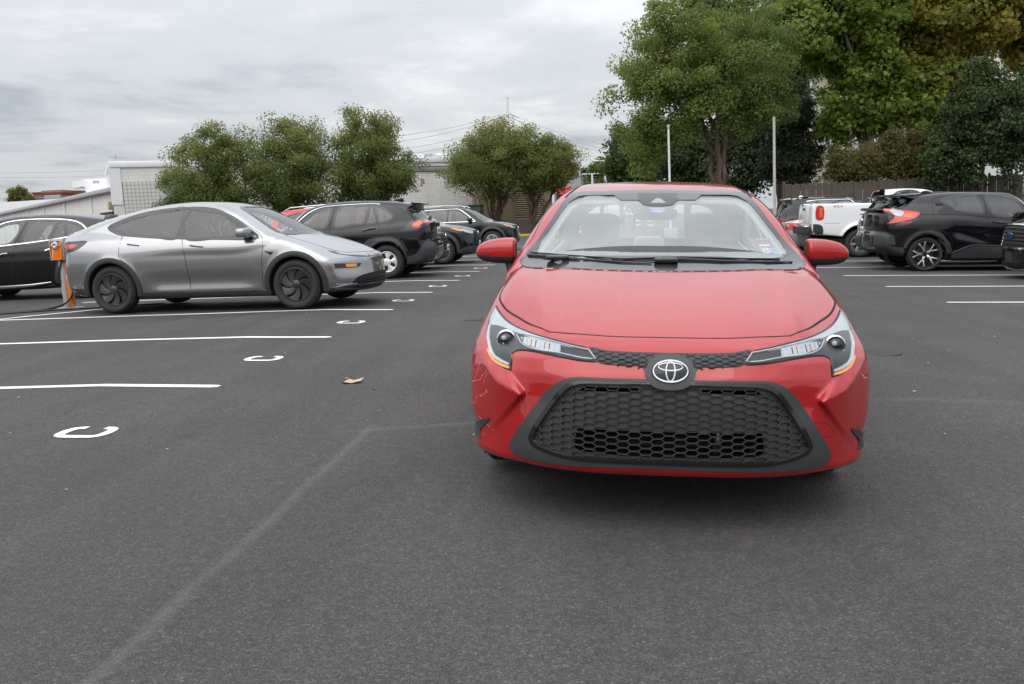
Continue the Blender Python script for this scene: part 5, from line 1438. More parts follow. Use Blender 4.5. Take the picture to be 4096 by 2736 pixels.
for k, (x0, x1, y0, y1, Y, lab) in enumerate(((1340, 1420, 352, 470, 150, 'pale green tree behind the T-headed lamp poles'), (1395, 1450, 340, 470, 135, 'green tree right of the T-headed lamp poles'), (1318, 1365, 385, 470, 170, 'small far tree beside the grey building'))):
    Bf = foot((x0+x1)/2, Y, 0)
    tree('distant_tree', lab, Bf, [px_ell(Bf, Y, x0, x1, y0, y1, 0.7)], 'zelkova' if k < 2 else 'bg', 81+k, stems=4, clumps=90, per=70, size=0.5, clump_r=(0.8, 1.5), base_r=0.2, group='distant trees beyond the lot')
Bf = foot(46, 200, 0)
tree('distant_tree', 'far yellowing tree at the left above the white shed', Bf, [px_ell(Bf, 200, 20, 74, 430, 480, 0.7), px_ell(Bf, 200, 26, 60, 428, 455, 0.7)], 'yellowish', 91, stems=4, clumps=90, per=60, size=0.5, clump_r=(0.7, 1.3), base_r=0.2, group='distant trees beyond the lot')
# ------------------------------------------------------------ the red sedan in front of the camera
def corolla_extra(f, x, y, z):
    # bumper corner: a fang-shaped ridge below the lamp, the panel between it and the grille set back
    fr = 1-sstep(0.50, 0.85, y)
    xb = 0.57+np.maximum(0.934*(z-0.545), 0.80*(0.545-z))
    amp = sstep(-0.004, 0.022, x-xb)*fr
    zr = 0.545+0.29*(x-0.57)+0.55*np.maximum(x-0.70, 0)
    s = z-zr
    D = np.where(s < 0, 0.048*np.exp(-np.abs(s)/0.12), 0.048*(1-sstep(-0.02, 0.085, s)))*amp*(1-sstep(0.72, 0.85, x))
    D = D-0.018*fr*gauss(x, 0.50, 0.10)*gauss(z, 0.53, 0.09)
    D = D-0.014*fr*sstep(0.69, 0.76, x)*gauss(z, 0.355, 0.045)
    D = D+0.010*fr*sstep(0.60, 0.70, x)*gauss(z, 0.262, 0.030)
    hood = sstep(0.15, 0.4, y)*(1-sstep(1.0, 1.2, y))*sstep(0.6, 0.75, z)
    xc_ = 0.50+0.13*(y-0.2)
    D = D+hood*0.010*(sstep(-0.10, 0.0, x-xc_)*(1-sstep(0.0, 0.16, x-xc_)))
    return f-D
CO = dict(L=4.63, hw=0.895, H=1.44, raster=0.007,
    side=[(0.16, 0.225), (0.07, 0.238), (0.025, 0.250), (0.006, 0.272), (0.0, 0.31), (0.0, 0.45), (0.010, 0.56), (0.03, 0.64), (0.065, 0.70), (0.13, 0.745), (0.24, 0.79), (0.48, 0.867), (0.80, 0.948), (1.08, 1.006), (1.25, 1.028),
          (1.8, 0.97), (2.6, 0.96), (3.5, 0.99), (4.1, 1.05), (4.50, 1.04), (4.58, 1.0), (4.63, 0.8), (4.62, 0.5), (4.55, 0.3), (4.3, 0.22), (3.5, 0.19), (2.3, 0.17), (1.2, 0.17), (0.7, 0.18), (0.35, 0.21)],
    green=[(1.10, 0.96), (1.45, 1.135), (1.78, 1.285), (2.03, 1.375), (2.2, 1.417), (2.45, 1.458), (2.8, 1.483), (3.2, 1.465), (3.6, 1.36), (4.05, 1.12), (4.15, 1.02), (4.1, 0.85), (2.5, 0.8), (1.2, 0.85)],
    plan=[(-0.2, 0.952), (0.2, 0.952), (0.6, 0.957), (0.95, 0.968), (1.6, 0.985), (2.5, 0.995), (3.7, 1.0), (4.2, 0.97), (4.7, 0.90)],
    sect=[(0.0, 0.86), (0.16, 0.915), (0.25, 0.955), (0.40, 0.99), (0.55, 1.0), (0.68, 0.995), (0.80, 0.965), (0.90, 0.925), (1.0, 0.87), (1.2, 0.75)],
    gx=[(0.7, 0.86), (0.95, 0.81), (1.0, 0.79), (1.2, 0.70), (1.36, 0.61), (1.42, 0.56), (1.5, 0.46)],
    gtaper=[(0, 1.0), (2.4, 1.0), (3.3, 0.97), (4.2, 0.86), (5, 0.8)],
    bowf=(0.52, 3.2), bowr=(0.35, 3.0), crown=0.055, round=0.075, ground=0.07, blend=0.05, gbow=0.20, gbowr=0.15, gcrown=0.03,
    wells=[(0.97, 0.315, 0.36), (3.67, 0.315, 0.36)], flare=0.010, cabin=(1.0, 4.2), lining_z=0.7, extra=corolla_extra)
CO_M = place(0.186, 3.467, -0.0201, z=-0.127, tilt=-0.0465)
M['mesh_plate'] = plain('mesh_plate_grey', (0.044, 0.045, 0.046), 0.6, noise=0.35, scale=9)
M['amber_dim'] = plain('bulb_reflection', (0.42, 0.16, 0.06), 0.2, metal=0.6)
# ------BUILD
def build_corolla():
    car = Car(CO)
    root = empty('red_sedan', CO_M)
    tag(root, 'red sedan facing the camera with a large black honeycomb grille and scratched bumper', 'car')
    def sym(h): return h+[(-a, b) for a, b in reversed(h)]
    MS = [(0.0, 0.614), (0.18, 0.613), (0.355, 0.603), (0.397, 0.582), (0.483, 0.468), (0.530, 0.388), (0.536, 0.363), (0.510, 0.345), (0.451, 0.328), (0.381, 0.317), (0.285, 0.316), (0, 0.318)]
    BZ = [(0.0, 0.626), (0.2, 0.625), (0.372, 0.615), (0.414, 0.588), (0.466, 0.519), (0.510, 0.456), (0.540, 0.403), (0.553, 0.365), (0.541, 0.343), (0.481, 0.321), (0.406, 0.308), (0.333, 0.304), (0.19, 0.304), (0, 0.304)]
    FR = [(0.0, 0.632), (0.245, 0.631), (0.38, 0.627), (0.43, 0.608), (0.475, 0.572), (0.52, 0.512), (0.567, 0.446), (0.608, 0.383), (0.638, 0.326), (0.640, 0.302), (0.615, 0.283), (0.535, 0.277), (0.385, 0.279), (0.2, 0.284), (0, 0.286)]
    mesh_o, bez_o, fr_o = sym(MS), sym(BZ), sym(FR)
    hoodp = [(0, 0.197), (0.24, 0.212), (0.49, 0.300), (0.575, 0.40), (0.65, 0.53), (0.725, 0.67), (0.772, 0.82), (0.775, 0.936), (0.75, 1.08), (0.715, 1.30), (0.5, 1.225), (0, 1.175)]
    hood = sym(hoodp)
    WS_O = sym([(0, 1.408), (0.30, 1.402), (0.525, 1.384), (0.560, 1.33), (0.612, 1.22), (0.680, 1.10), (0.735, 1.010), (0.45, 0.995), (0, 0.99)])
    WS_I = sym([(0, 1.378), (0.28, 1.376), (0.470, 1.368), (0.515, 1.335), (0.585, 1.215), (0.640, 1.115), (0.658, 1.070), (0.640, 1.048), (0.3, 1.050), (0, 1.053)])
    WS_H = sym([(0, 1.388), (0.28, 1.386), (0.485, 1.376), (0.53, 1.335), (0.597, 1.215), (0.652, 1.115), (0.672, 1.065), (0.650, 1.036), (0.3, 1.036), (0, 1.038)])
    SWF = [(1.70, 1.02), (1.95, 1.18), (2.25, 1.315), (2.55, 1.345), (2.62, 1.34), (2.66, 1.02)]
    SWR = [(2.75, 1.02), (2.72, 1.34), (3.05, 1.33), (3.38, 1.26), (3.70, 1.08), (3.66, 1.04)]
    BW = sym([(0, 1.34), (0.42, 1.32), (0.56, 1.12), (0.5, 1.08), (0, 1.09)])
    ay = np.concatenate([np.arange(-0.06, 0.56, 0.0095), np.arange(0.56, 1.36, 0.015), np.arange(1.36, 4.75, 0.032)])
    doorF = [(1.50, 0.22), (1.47, 0.6), (1.50, 1.0), (1.95, 1.27), (2.3, 1.40), (2.68, 1.40), (2.70, 1.0), (2.70, 0.6), (2.68, 0.22)]
    doorR = [(2.70, 0.22), (2.70, 0.6), (2.70, 1.0), (2.70, 1.40), (3.1, 1.385), (3.45, 1.30), (3.78, 1.08), (3.74, 0.9), (3.5, 0.7), (3.2, 0.6), (3.15, 0.22)]
    bump = sym([(0, 0.735), (0.31, 0.70), (0.64, 0.62), (0.76, 0.66), (0.80, 0.60), (0.95, 0.60), (0.95, 0.15), (0, 0.15)])
    out = car.body(root, M['red'], res=0.0125, res_x=0.0125, ymesh=ay, hn=0.007,
        windows=[('F', WS_H), ('L', SWF), ('R', SWF), ('L', SWR), ('R', SWR), ('B', BW), ('F', bez_o)],
        parts=[('hood', 'T', hood), ('front_bumper', 'F', bump), ('door', 'L', doorF), ('door', 'R', doorF), ('door', 'L', doorR), ('door', 'R', doorR)], lining=M['lining'])
    # panel gaps
    car.strip('panel_gap', hoodp[:3][::-1]+[(-a, b) for a, b in hoodp[1:3]], 'T', 0.007, M['seam'], root, off=0.0006, height=0.0004, sink=0.004)
    for mir in (False, True):
        car.strip('panel_gap', hoodp[2:10], 'T', [0.007, 0.010, 0.011, 0.010, 0.008, 0.005, 0.004], M['seam'], root, off=0.0006, height=0.0004, sink=0.004, mirror=mir)
    for v in 'LR':
        for d in (doorF, doorR):
            car.strip('panel_gap', d, v, 0.006, M['seam'], root, off=0.0006, height=0.0003, closed=True)
        # fender line running up from the bumper
        car.strip('panel_gap', [(0.40, 0.60), (0.52, 0.625), (0.62, 0.66)], v, 0.005, M['seam'], root, off=0.0006, height=0.0003)
        car.patch('window', SWF, v, M['gl_clear'], root, off=0.001, thick=0.004, res=0.09)
        car.patch('window', SWR, v, M['gl_clear'], root, off=0.001, thick=0.004, res=0.09)
        car.strip('window_trim', [(1.62, 1.0)]+SWF[1:4]+[(2.7, 1.355), (3.05, 1.345), (3.40, 1.27), (3.73, 1.07)], v, 0.02, M['gloss'], root)
        car.strip('window_trim', [(1.60, 1.01), (2.2, 1.005), (3.0, 1.01), (3.72, 1.05)], v, 0.02, M['gloss'], root)
        o = car.strip('handle', [(2.42, 0.86), (2.6, 0.865)], v, 0.03, M['red'], root, off=0.02, height=0.012)
    # glass
    car.patch('windshield', WS_O, 'F', M['gl_ws'], root, off=0.0015, thick=0.005, res=0.06)
    sensor = [(-0.115, 1.374), (-0.11, 1.335), (-0.085, 1.315), (0.085, 1.315), (0.11, 1.335), (0.115, 1.374), (0.33, 1.374), (0.25, 1.345)]
    car.patch('windshield_frit', WS_O, 'F', M['frit'], root, off=0.0045, thick=0.002, res=0.05, holes=[WS_I])
    car.patch('rear_window', sym([(0, 1.36), (0.45, 1.335), (0.59, 1.10), (0.5, 1.06), (0, 1.07)]), 'B', M['gl_clear'], root, off=0.001, thick=0.004, res=0.09)
    so = car.patch('sensor_housing', [(-0.118, 1.385, 1), (-0.114, 1.345), (-0.085, 1.318), (0.085, 1.318), (0.114, 1.345), (0.118, 1.385, 1)], 'F', M['lamp_in'], root, off=0.005, thick=0.03, res=0.03)
    car.patch('sun_shade_band', [(-0.26, 1.380, 1), (-0.215, 1.345, 1), (0.215, 1.345, 1), (0.26, 1.380, 1)], 'F', M['frit'], root, off=0.0042, thick=0.003, res=0.03)
    car.patch('camera_window', [(-0.044, 1.326, 1), (0.044, 1.326, 1), (0.012, 1.352, 1), (-0.012, 1.352, 1)], 'F', M['seat_l'], root, off=0.0056, thick=0.002, res=0.02)
    # light trim round the inside of the openings
    car.strip('pillar_trim', [(a*1.03, b) for a, b in WS_H], 'F', 0.085, M['lining'], root, off=-0.036, height=0.004, closed=True, sink=0.05)
    for v in 'LR':
        for w_ in (SWF, SWR): car.strip('window_trim_inner', w_, v, 0.06, M['lining'], root, off=-0.034, height=0.004, closed=True, sink=0.045)
    # stickers
    def decal(name, x0, x1, z0, z1, mat, off=-0.0045, parent=root):
        return car.patch(name, [(x0, z0), (x1, z0), (x1, z1), (x0, z1)], 'F', mat, parent, off=off, thick=0.001, res=0.03, raw=True)
    blue = plain('sticker_blue', (0.055, 0.13, 0.50), 0.4, noise=0.05); paper = plain('sticker_white', (0.75, 0.76, 0.78), 0.5, noise=0.05)
    maroon = plain('sticker_maroon', (0.24, 0.03, 0.05), 0.5, noise=0.05); lblue = plain('sticker_sky_blue', (0.10, 0.33, 0.72), 0.5, noise=0.05)
    p1 = decal('parking_permit', -0.045, 0.037, 1.281, 1.306, blue)
    p2 = decal('maroon_sticker', 0.502, 0.592, 1.098, 1.142, maroon)
    decal('sticker_stripe', 0.522, 0.580, 1.102, 1.110, paper, -0.0035)
    p3 = decal('inspection_sticker', 0.530, 0.622, 1.060, 1.092, lblue)
    decal('sticker_field', 0.534, 0.566, 1.064, 1.090, paper, -0.0035)
    def write(txt, x, z, size, mat, align='CENTER', off=-0.0025):
        c = bpy.data.curves.new('lettering', 'FONT'); c.body = txt; c.size = size; c.align_x = align; c.align_y = 'CENTER'; c.extrude = 0.0004
        o = bpy.data.objects.new('lettering', c); link(o, root)
        P, h = car.project(np.array([(x, z)]), 'F'); n = car.normal(P)[0]
        zup = Vector(n); yv = (Vector((0, 0, 1))-zup*zup.z).normalized(); xv = yv.cross(zup)
        o.matrix_local = Matrix(((xv.x, yv.x, zup.x, P[0][0]+n[0]*off), (xv.y, yv.y, zup.y, P[0][1]+n[1]*off), (xv.z, yv.z, zup.z, P[0][2]+n[2]*off), (0, 0, 0, 1)))
        c.materials.append(mat)
        dg = bpy.context.evaluated_depsgraph_get(); me = bpy.data.meshes.new_from_object(o.evaluated_get(dg)); o2 = bpy.data.objects.new('lettering', me); link(o2, root); o2.matrix_local = o.matrix_local.copy(); bpy.data.objects.remove(o); o2['kind'] = 'stuff'; return o2
    write('PARKING', -0.004, 1.3005, 0.0155, paper); write('PERMIT', -0.004, 1.2915, 0.0155, paper)
    decal('sticker_number', -0.026, 0.018, 1.2825, 1.2865, paper, -0.0035)
    write('8', 0.551, 1.077, 0.040, M['ink']); write('27', 0.598, 1.080, 0.030, M['ink'])
    write('MORGAN', 0.547, 1.134, 0.017, paper); write('SVI', 0.549, 1.120, 0.018, paper)
    # cowl and wipers
    car.patch('cowl_panel', sym([(0, 1.178), (0.5, 1.228), (0.715, 1.310), (0.735, 1.42), (0.5, 1.40), (0, 1.36)]), 'T', M['clad'], root, off=0.003, thick=0.01, res=0.04)
    def wiper(pts, rad):
        P, h = car.project(np.array(pts), 'F'); Nn = car.normal(P)
        b = MB(); b.tube([tuple(p+n*0.010) for p, n in zip(P, Nn)], [q*0.75 for q in rad] if isinstance(rad, list) else rad*0.75, 6); return b
    w = wiper([(-0.70, 1.040), (-0.58, 1.035), (-0.45, 1.028), (-0.2, 1.018), (-0.05, 1.012)], [0.010, 0.014, 0.011, 0.007, 0.005]).build('wiper', M['clad'], root, smooth=True)
    b = wiper([(-0.69, 1.052), (-0.50, 1.044), (-0.25, 1.034), (-0.02, 1.026)], 0.005); b.build('wiper_blade', M['seam'], w, smooth=True)
    P, h = car.project(np.array([(-0.53, 1.030)]), 'F'); q = MB(); q.add(*rounded(P[0][0], P[0][1]-0.03, P[0][2]+0.012, 0.06, 0.025, 0.014)); q.build('wiper_cap', M['gloss'], w, smooth=True)
    w = wiper([(0.0, 1.036), (0.10, 1.032), (0.30, 1.024), (0.52, 1.018), (0.66, 1.016)], [0.013, 0.014, 0.010, 0.007, 0.005]).build('wiper', M['clad'], root, smooth=True)
    b = wiper([(-0.25, 1.030), (0.1, 1.042), (0.4, 1.034), (0.60, 1.030)], 0.005); b.build('wiper_blade', M['seam'], w, smooth=True)
    P, h = car.project(np.array([(0.02, 1.030)]), 'F'); q = MB(); q.add(*rounded(P[0][0], P[0][1]-0.03, P[0][2]+0.008, 0.06, 0.025, 0.014)); q.build('wiper_cap', M['gloss'], w, smooth=True)
    # roof ditches beside the roof panel
    for mir in (False, True):
        car.strip('roof_ditch', [(0.545, 2.10), (0.50, 2.40), (0.485, 2.8), (0.47, 3.3)], 'T', 0.02, M['seam'], root, off=0.001, height=0.001, mirror=mir)
    # ---- front
    car.patch('grille_surround', fr_o, 'F', M['clad2'], root, off=0.006, thick=0.02, res=0.03, holes=[bez_o])
    car.patch('grille_bezel', bez_o, 'F', M['gloss'], root, off=0.010, thick=0.05, res=0.025, holes=[mesh_o])
    car.strip('grille_highlight', [(-0.39, 0.607), (-0.36, 0.618), (-0.25, 0.6215), (-0.09, 0.6215)], 'F', 0.006, M['rimd'], root, off=0.009, height=0.003)
    car.strip('grille_highlight', [(0.39, 0.607), (0.36, 0.618), (0.25, 0.6215), (0.09, 0.6215)], 'F', 0.006, M['rimd'], root, off=0.009, height=0.003)
    def honeycomb(name, outline, px, pz, x0, z0, off, depth, wd, flat=0.34):
        pl = spline(outline, True, 0.02); E = set(); K = {}
        lo = pl.min(0); hi = pl.max(0)
        def key(a, b): return (round(a, 4), round(b, 4))
        for i in range(int((lo[0]-x0)/px)-2, int((hi[0]-x0)/px)+3):
            for j in range(int((lo[1]-z0)/pz)-2, int((hi[1]-z0)/pz)+3):
                cx = x0+i*px; cz = z0+j*pz+(i % 2)*pz/2
                a = px*flat; c = px*(1-flat)
                hx = [(cx-c, cz), (cx-a, cz+pz/2), (cx+a, cz+pz/2), (cx+c, cz), (cx+a, cz-pz/2), (cx-a, cz-pz/2)]
                for k in range(6): E.add(tuple(sorted((key(*hx[k]), key(*hx[(k+1) % 6])))))
        E = sorted(E); A = np.array([e_[0] for e_ in E]); B_ = np.array([e_[1] for e_ in E])
        Mx = (A+B_)/2; ok = in_poly(Mx[:, 0], Mx[:, 1], pl)
        A, B_ = A[ok], B_[ok]
        PA, _ = car.project(A, 'F'); PB, _ = car.project(B_, 'F')
        NA = car.normal(PA, 0.03); NB = car.normal(PB, 0.03)
        NA = NA*0.4+np.array([0, -0.6, 0]); NB = NB*0.4+np.array([0, -0.6, 0])
        d = PB-PA; sd = np.cross(d, np.array([0, 1.0, 0])); sd /= np.linalg.norm(sd, axis=1)[:, None]
        V = []; n = len(A)
        for P, Nn in ((PA, NA), (PB, NB)):
            V += [P+Nn*off-sd*wd*.35, P+Nn*off+sd*wd*.35, P+Nn*(off-depth)+sd*wd*.8, P+Nn*(off-depth)-sd*wd*.8]
        V = np.stack(V, 1).reshape(-1, 3); base = np.arange(n)[:, None]*8
        F = np.concatenate([base+np.array(q) for q in ((0, 1, 5, 4), (1, 2, 6, 5), (3, 0, 4, 7))])
        return mesh_np(name, V, F, M['clad2'], root, flat=True)
    tag(honeycomb('grille_mesh', mesh_o, 0.0440, 0.0262, 0.0, 0.455, -0.003, 0.014, 0.0032), kind='stuff')
    # plates behind the honeycomb with the open middle
    op = [(-0.36, 0.43, 1), (0.36, 0.43, 1), (0.37, 0.345), (0.30, 0.332), (-0.30, 0.332), (-0.37, 0.345)]
    op2 = [(-0.33, 0.598, 1), (-0.12, 0.600, 1), (-0.12, 0.585, 1), (-0.36, 0.578, 1)]
    car.patch('grille_backing', sym([(0.0, 0.63), (0.38, 0.62), (0.43, 0.59), (0.56, 0.40), (0.56, 0.34), (0.4, 0.305), (0, 0.30)]), 'F', M['mesh_plate'], root, off=-0.015, thick=0.01, res=0.04, holes=[op, op2, [(-a, b, 1) for a, b, _ in op2][::-1]])
    b = MB(); b.box(-0.62, 0.62, 0.30, 0.33, 0.24, 0.66)
    for k in range(26): b.box(-0.33, 0.33, 0.27, 0.30, 0.325+k*0.0115, 0.329+k*0.0115)
    for xx in (-0.35, 0.20, 0.35): b.box(xx-.012, xx+.012, 0.22, 0.27, 0.30, 0.46)
    b.box(-0.5, 0.5, 0.12, 0.30, 0.28, 0.30); b.box(-0.5, 0.5, 0.16, 0.3, 0.62, 0.65)
    b.build('radiator', M['hub'], root)
    b = MB(); b.tube([(0.205, 0.20, 0.345), (0.205, 0.20, 0.42)], 0.013, 10); b.tube([(0.205, 0.20, 0.36), (0.205, 0.20, 0.368)], 0.02, 10); b.tube([(0.205, 0.20, 0.40), (0.205, 0.20, 0.408)], 0.02, 10)
    b.build('hose_fitting', M['rim'], root, smooth=True)
    # upper grille strip with the badge carrier
    ug = sym([(0, 0.7235), (0.15, 0.7245), (0.255, 0.7275), (0.315, 0.734), (0.281, 0.690), (0.20, 0.680), (0.104, 0.674), (0.090, 0.648), (0.080, 0.625), (0.064, 0.607), (0.03, 0.599), (0, 0.5975)])
    car.patch('upper_grille', ug, 'F', M['clad'], root, off=0.005, thick=0.012, res=0.02)
    cut = sym([(0, 0.7215), (0.15, 0.7225), (0.255, 0.7255), (0.308, 0.730), (0.276, 0.692), (0.20, 0.683), (0.09, 0.678), (0.085, 0.70), (0.045, 0.716), (0, 0.718)])
    up = honeycomb('upper_grille_mesh', cut, 0.0265, 0.0150, 0.0, 0.702, 0.0105, 0.008, 0.0030); tag(up, kind='stuff')
    car.patch('badge_carrier', sym([(0, 0.717), (0.05, 0.710), (0.084, 0.685), (0.098, 0.662), (0.086, 0.630), (0.066, 0.606), (0.03, 0.595), (0, 0.593)]), 'F', M['clad2'], root, off=0.014, thick=0.02, res=0.018)
    # badge: three interlocking ovals on a black disc
    P, h = car.project(np.array([(0.0, 0.667)]), 'F'); by = P[0][1]
    tl = R_(-15)
    bm4 = Matrix.Translation((0.0, by-0.026, 0.667)) @ Matrix.Rotation(tl, 4, 'X')
    def oval(a, c, rr, cx=0.0, cz=0.0, flat=0.5, n=56):
        V = []; F = []
        for i in range(n):
            t = 2*math.pi*i/n
            ex = cx+a*math.cos(t); ez = cz+c*math.sin(t)
            nx, nz_ = math.cos(t)*c, math.sin(t)*a; l = math.hypot(nx, nz_); nx /= l; nz_ /= l
            r2 = rr*(1.0+0.35*abs(math.sin(t)) if a > c else 1.0+0.25*abs(math.cos(t)))
            for k in range(6):
                u = 2*math.pi*k/6
                V.append((ex+nx*r2*math.cos(u), -0.004-r2*flat*math.sin(u), ez+nz_*r2*math.cos(u)))
        for i in range(n):
            for k in range(6): F.append((i*6+k, i*6+(k+1) % 6, ((i+1) % n)*6+(k+1) % 6, ((i+1) % n)*6+k))
        return V, F
    b = MB(); V = [(0, -0.004, 0)]+[(0.066*math.cos(2*math.pi*i/48), 0.0, 0.041*math.sin(2*math.pi*i/48)) for i in range(48)]
    b.add(V, [(0, 1+i, 1+(i+1) % 48) for i in range(48)])
    b.add([(0.071*math.cos(2*math.pi*i/48)*(1 if k == 0 else 1.04), 0.0 if k == 0 else 0.014, 0.0455*math.sin(2*math.pi*i/48)*(1 if k == 0 else 1.04)) for i in range(48) for k in (0, 1)], [(2*i, 2*((i+1) % 48), 2*((i+1) % 48)+1, 2*i+1) for i in range(48)])
    bd = b.build('badge', M['gloss'], root, smooth=True, M4=bm4)
    b = MB(); b.add(*oval(0.0655, 0.0415, 0.0030)); b.add(*oval(0.0170, 0.0385, 0.0025)); b.add(*oval(0.046, 0.0150, 0.0023, cz=0.0175))
    b.build('badge_ovals', M['badge_chrome'], bd, smooth=True, M4=bm4)
    # lower lip highlight line
    for mir in (False, True):
        lamp = [(0.780, 0.836), (0.793, 0.797), (0.789, 0.755), (0.775, 0.724), (0.752, 0.688), (0.728, 0.658), (0.690, 0.638), (0.640, 0.626, 1), (0.641, 0.660), (0.639, 0.692), (0.618, 0.703), (0.567, 0.708), (0.49, 0.704), (0.41, 0.697), (0.34, 0.692), (0.279, 0.690, 1), (0.30, 0.714), (0.322, 0.731), (0.40, 0.743), (0.50, 0.757), (0.585, 0.768), (0.66, 0.781), (0.71, 0.796), (0.748, 0.816)]
        hl = car.patch('headlight', lamp, 'F', M['lamp_in'], root, off=0.002, thick=0.012, res=0.022, mirror=mir, smooth_step=0.02)
        car.strip('lamp_gap', [q for q in lamp], 'F', 0.010, M['seam'], hl, off=0.0012, height=0.001, closed=True, step=0.02, mirror=mir)
        car.patch('lamp_reflector', [(0.779, 0.831, 1), (0.789, 0.797), (0.784, 0.768, 1), (0.735, 0.771), (0.66, 0.7615), (0.60, 0.7545), (0.50, 0.744), (0.33, 0.7265, 1), (0.40, 0.738), (0.50, 0.753), (0.585, 0.7645), (0.66, 0.777), (0.71, 0.792), (0.748, 0.812)], 'F', M['white_lens'], hl, off=0.004, thick=0.004, res=0.012, mirror=mir, smooth_step=0.012)
        car.strip('daytime_light', [(0.781, 0.765), (0.772, 0.725), (0.752, 0.693), (0.722, 0.664), (0.690, 0.653), (0.648, 0.646)], 'F', [0.012, 0.015, 0.016, 0.016, 0.015, 0.013], M['drl'], hl, off=0.004, height=0.004, step=0.02, mirror=mir)
        car.patch('side_marker', [(0.764, 0.688), (0.732, 0.652), (0.693, 0.636), (0.648, 0.630, 1), (0.648, 0.638, 1), (0.694, 0.646), (0.727, 0.660), (0.752, 0.685)], 'F', M['amber'], hl, off=0.0045, thick=0.004, res=0.010, mirror=mir, smooth_step=0.01)
        fr2 = [(0.633, 0.752), (0.581, 0.756), (0.435, 0.7405), (0.316, 0.7255, 1), (0.288, 0.697, 1), (0.34, 0.698), (0.431, 0.708), (0.565, 0.716), (0.608, 0.730)]
        car.strip('turn_lamp_frame', fr2, 'F', 0.007, M['white_lens'], hl, off=0.004, height=0.004, closed=True, step=0.02, mirror=mir)
        tr = car.patch('turn_lamp', [(0.612, 0.746), (0.578, 0.750), (0.434, 0.735), (0.432, 0.715), (0.562, 0.722), (0.60, 0.732)], 'F', M['white_lens'], hl, off=0.003, thick=0.004, res=0.012, mirror=mir, smooth_step=0.012)
        for k in range(9):
            u = k/8; xx = 0.44+0.16*u
            car.strip('lens_rib', [(xx, 0.7165+0.008*u), (xx, 0.734+0.014*u)], 'F', 0.004, M['lamp_in'] if k % 3 == 2 else (M['amber_dim'] if k in (3, 6) else M['badge_chrome']), hl, off=0.004, height=0.002, step=0.02, mirror=mir)
        s = -1 if mir else 1
        P, h = car.project(np.array([(0.680*s, 0.733)]), 'F'); c = P[0]
        b = MB(); b.lathe([(0.0, -0.030), (0.014, -0.027), (0.026, -0.018), (0.0325, -0.004), (0.0335, 0.004)], 28, 'y', org=(c[0], c[1]-0.004, c[2]))
        b.build('projector_lens', M['gloss'], hl, smooth=True)
        b = MB(); b.lathe([(0.033, -0.004), (0.037, -0.010), (0.042, -0.006), (0.043, 0.01)], 28, 'y', org=(c[0], c[1]-0.004, c[2]))
        b.build('projector_ring', M['chrome'], hl, smooth=True)
        b = MB(); b.lathe([(0.0, -0.034), (0.006, -0.033), (0.010, -0.031)], 14, 'y', org=(c[0]-0.008, c[1]-0.002, c[2]+0.010)); b.box(c[0]-0.012, c[0]-0.008, c[1]-.031, c[1]-.028, c[2]-0.018, c[2]+0.004)
        b.build('lens_glint', M['drl'], hl, smooth=True)
        car.patch('lens_cover', [(a if True else a, b_) for a, b_, *_ in lamp], 'F', M['gl_lens'], hl, off=0.010, thick=0.006, res=0.03, mirror=mir, smooth_step=0.02)
        vent = [(0.740, 0.405), (0.785, 0.385), (0.822, 0.350), (0.822, 0.300, 1), (0.785, 0.300, 1), (0.792, 0.335), (0.760, 0.375)]
        car.patch('corner_vent', vent, 'F', M['clad2'], root, off=0.006, thick=0.012, res=0.02, mirror=mir, smooth_step=0.015)
        # door mirror
        def mir_f(X, Y, Z):
            u = (X-0.800)/0.235
            hz = 0.074*np.sqrt(np.clip(1-np.clip(u, 0, 1.2)**3.0*0.80, 0.02, 1)); cz = 1.060-0.012*np.clip(u, 0, 1)**2
            d = (np.abs((Z-cz)/hz)**2.8+np.abs((Y-(1.72+0.05*u))/(0.085*(1-0.25*np.clip(u, 0, 1)**2)))**2.6)**(1/2.7)-1
            d = d*0.06
            d = smax(d, (X-1.035)+0.10*((Z-cz)/0.07)**2*0.3, 0.03); d = smax(d, 0.803-X, 0.02)
            return d
        Vm, Qm, Nm = surf_net(mir_f, np.arange(0.78, 1.06, 0.009), np.arange(1.58, 1.88, 0.012), np.arange(0.95, 1.18, 0.009), hn=0.006, sym=False)
        Vm = Vm*np.array([s, 1, 1]); Nm = Nm*np.array([s, 1, 1])
        if s < 0: Qm = Qm[:, ::-1]
        cz_ = Vm[Qm].mean(1); lowm = cz_[:, 2] < 1.028+0.02*(np.abs(cz_[:, 0])-0.8)
        mo = mesh_np('mirror', Vm, Qm[~lowm], M['red'], root, nrm=Nm)
        mesh_np('mirror_base', Vm, Qm[lowm], M['clad'], mo, nrm=Nm)
        b = MB(); b.tube([(s*0.835, 1.73, 1.00), (s*0.825, 1.72, 0.95), (s*0.80, 1.70, 0.86)], [0.035, 0.030, 0.028], 10); b.build('mirror_stalk', M['clad'], mo, smooth=True)
    # scuffs and scratches
    scuff = plain('scratch_mark', (0.55, 0.22, 0.22), 0.7, noise=0.1)
    for ln, v, w_ in (([(-0.30, 0.93), (-0.235, 0.80), (-0.20, 0.62), (-0.205, 0.45), (-0.24, 0.33), (-0.285, 0.24)], 'T', 0.0012),
                     ([(-0.34, 1.03), (-0.335, 0.96)], 'T', 0.0012),):
        car.strip('scratch', ln, v, w_, scuff, root, off=0.0005, height=0.0002)
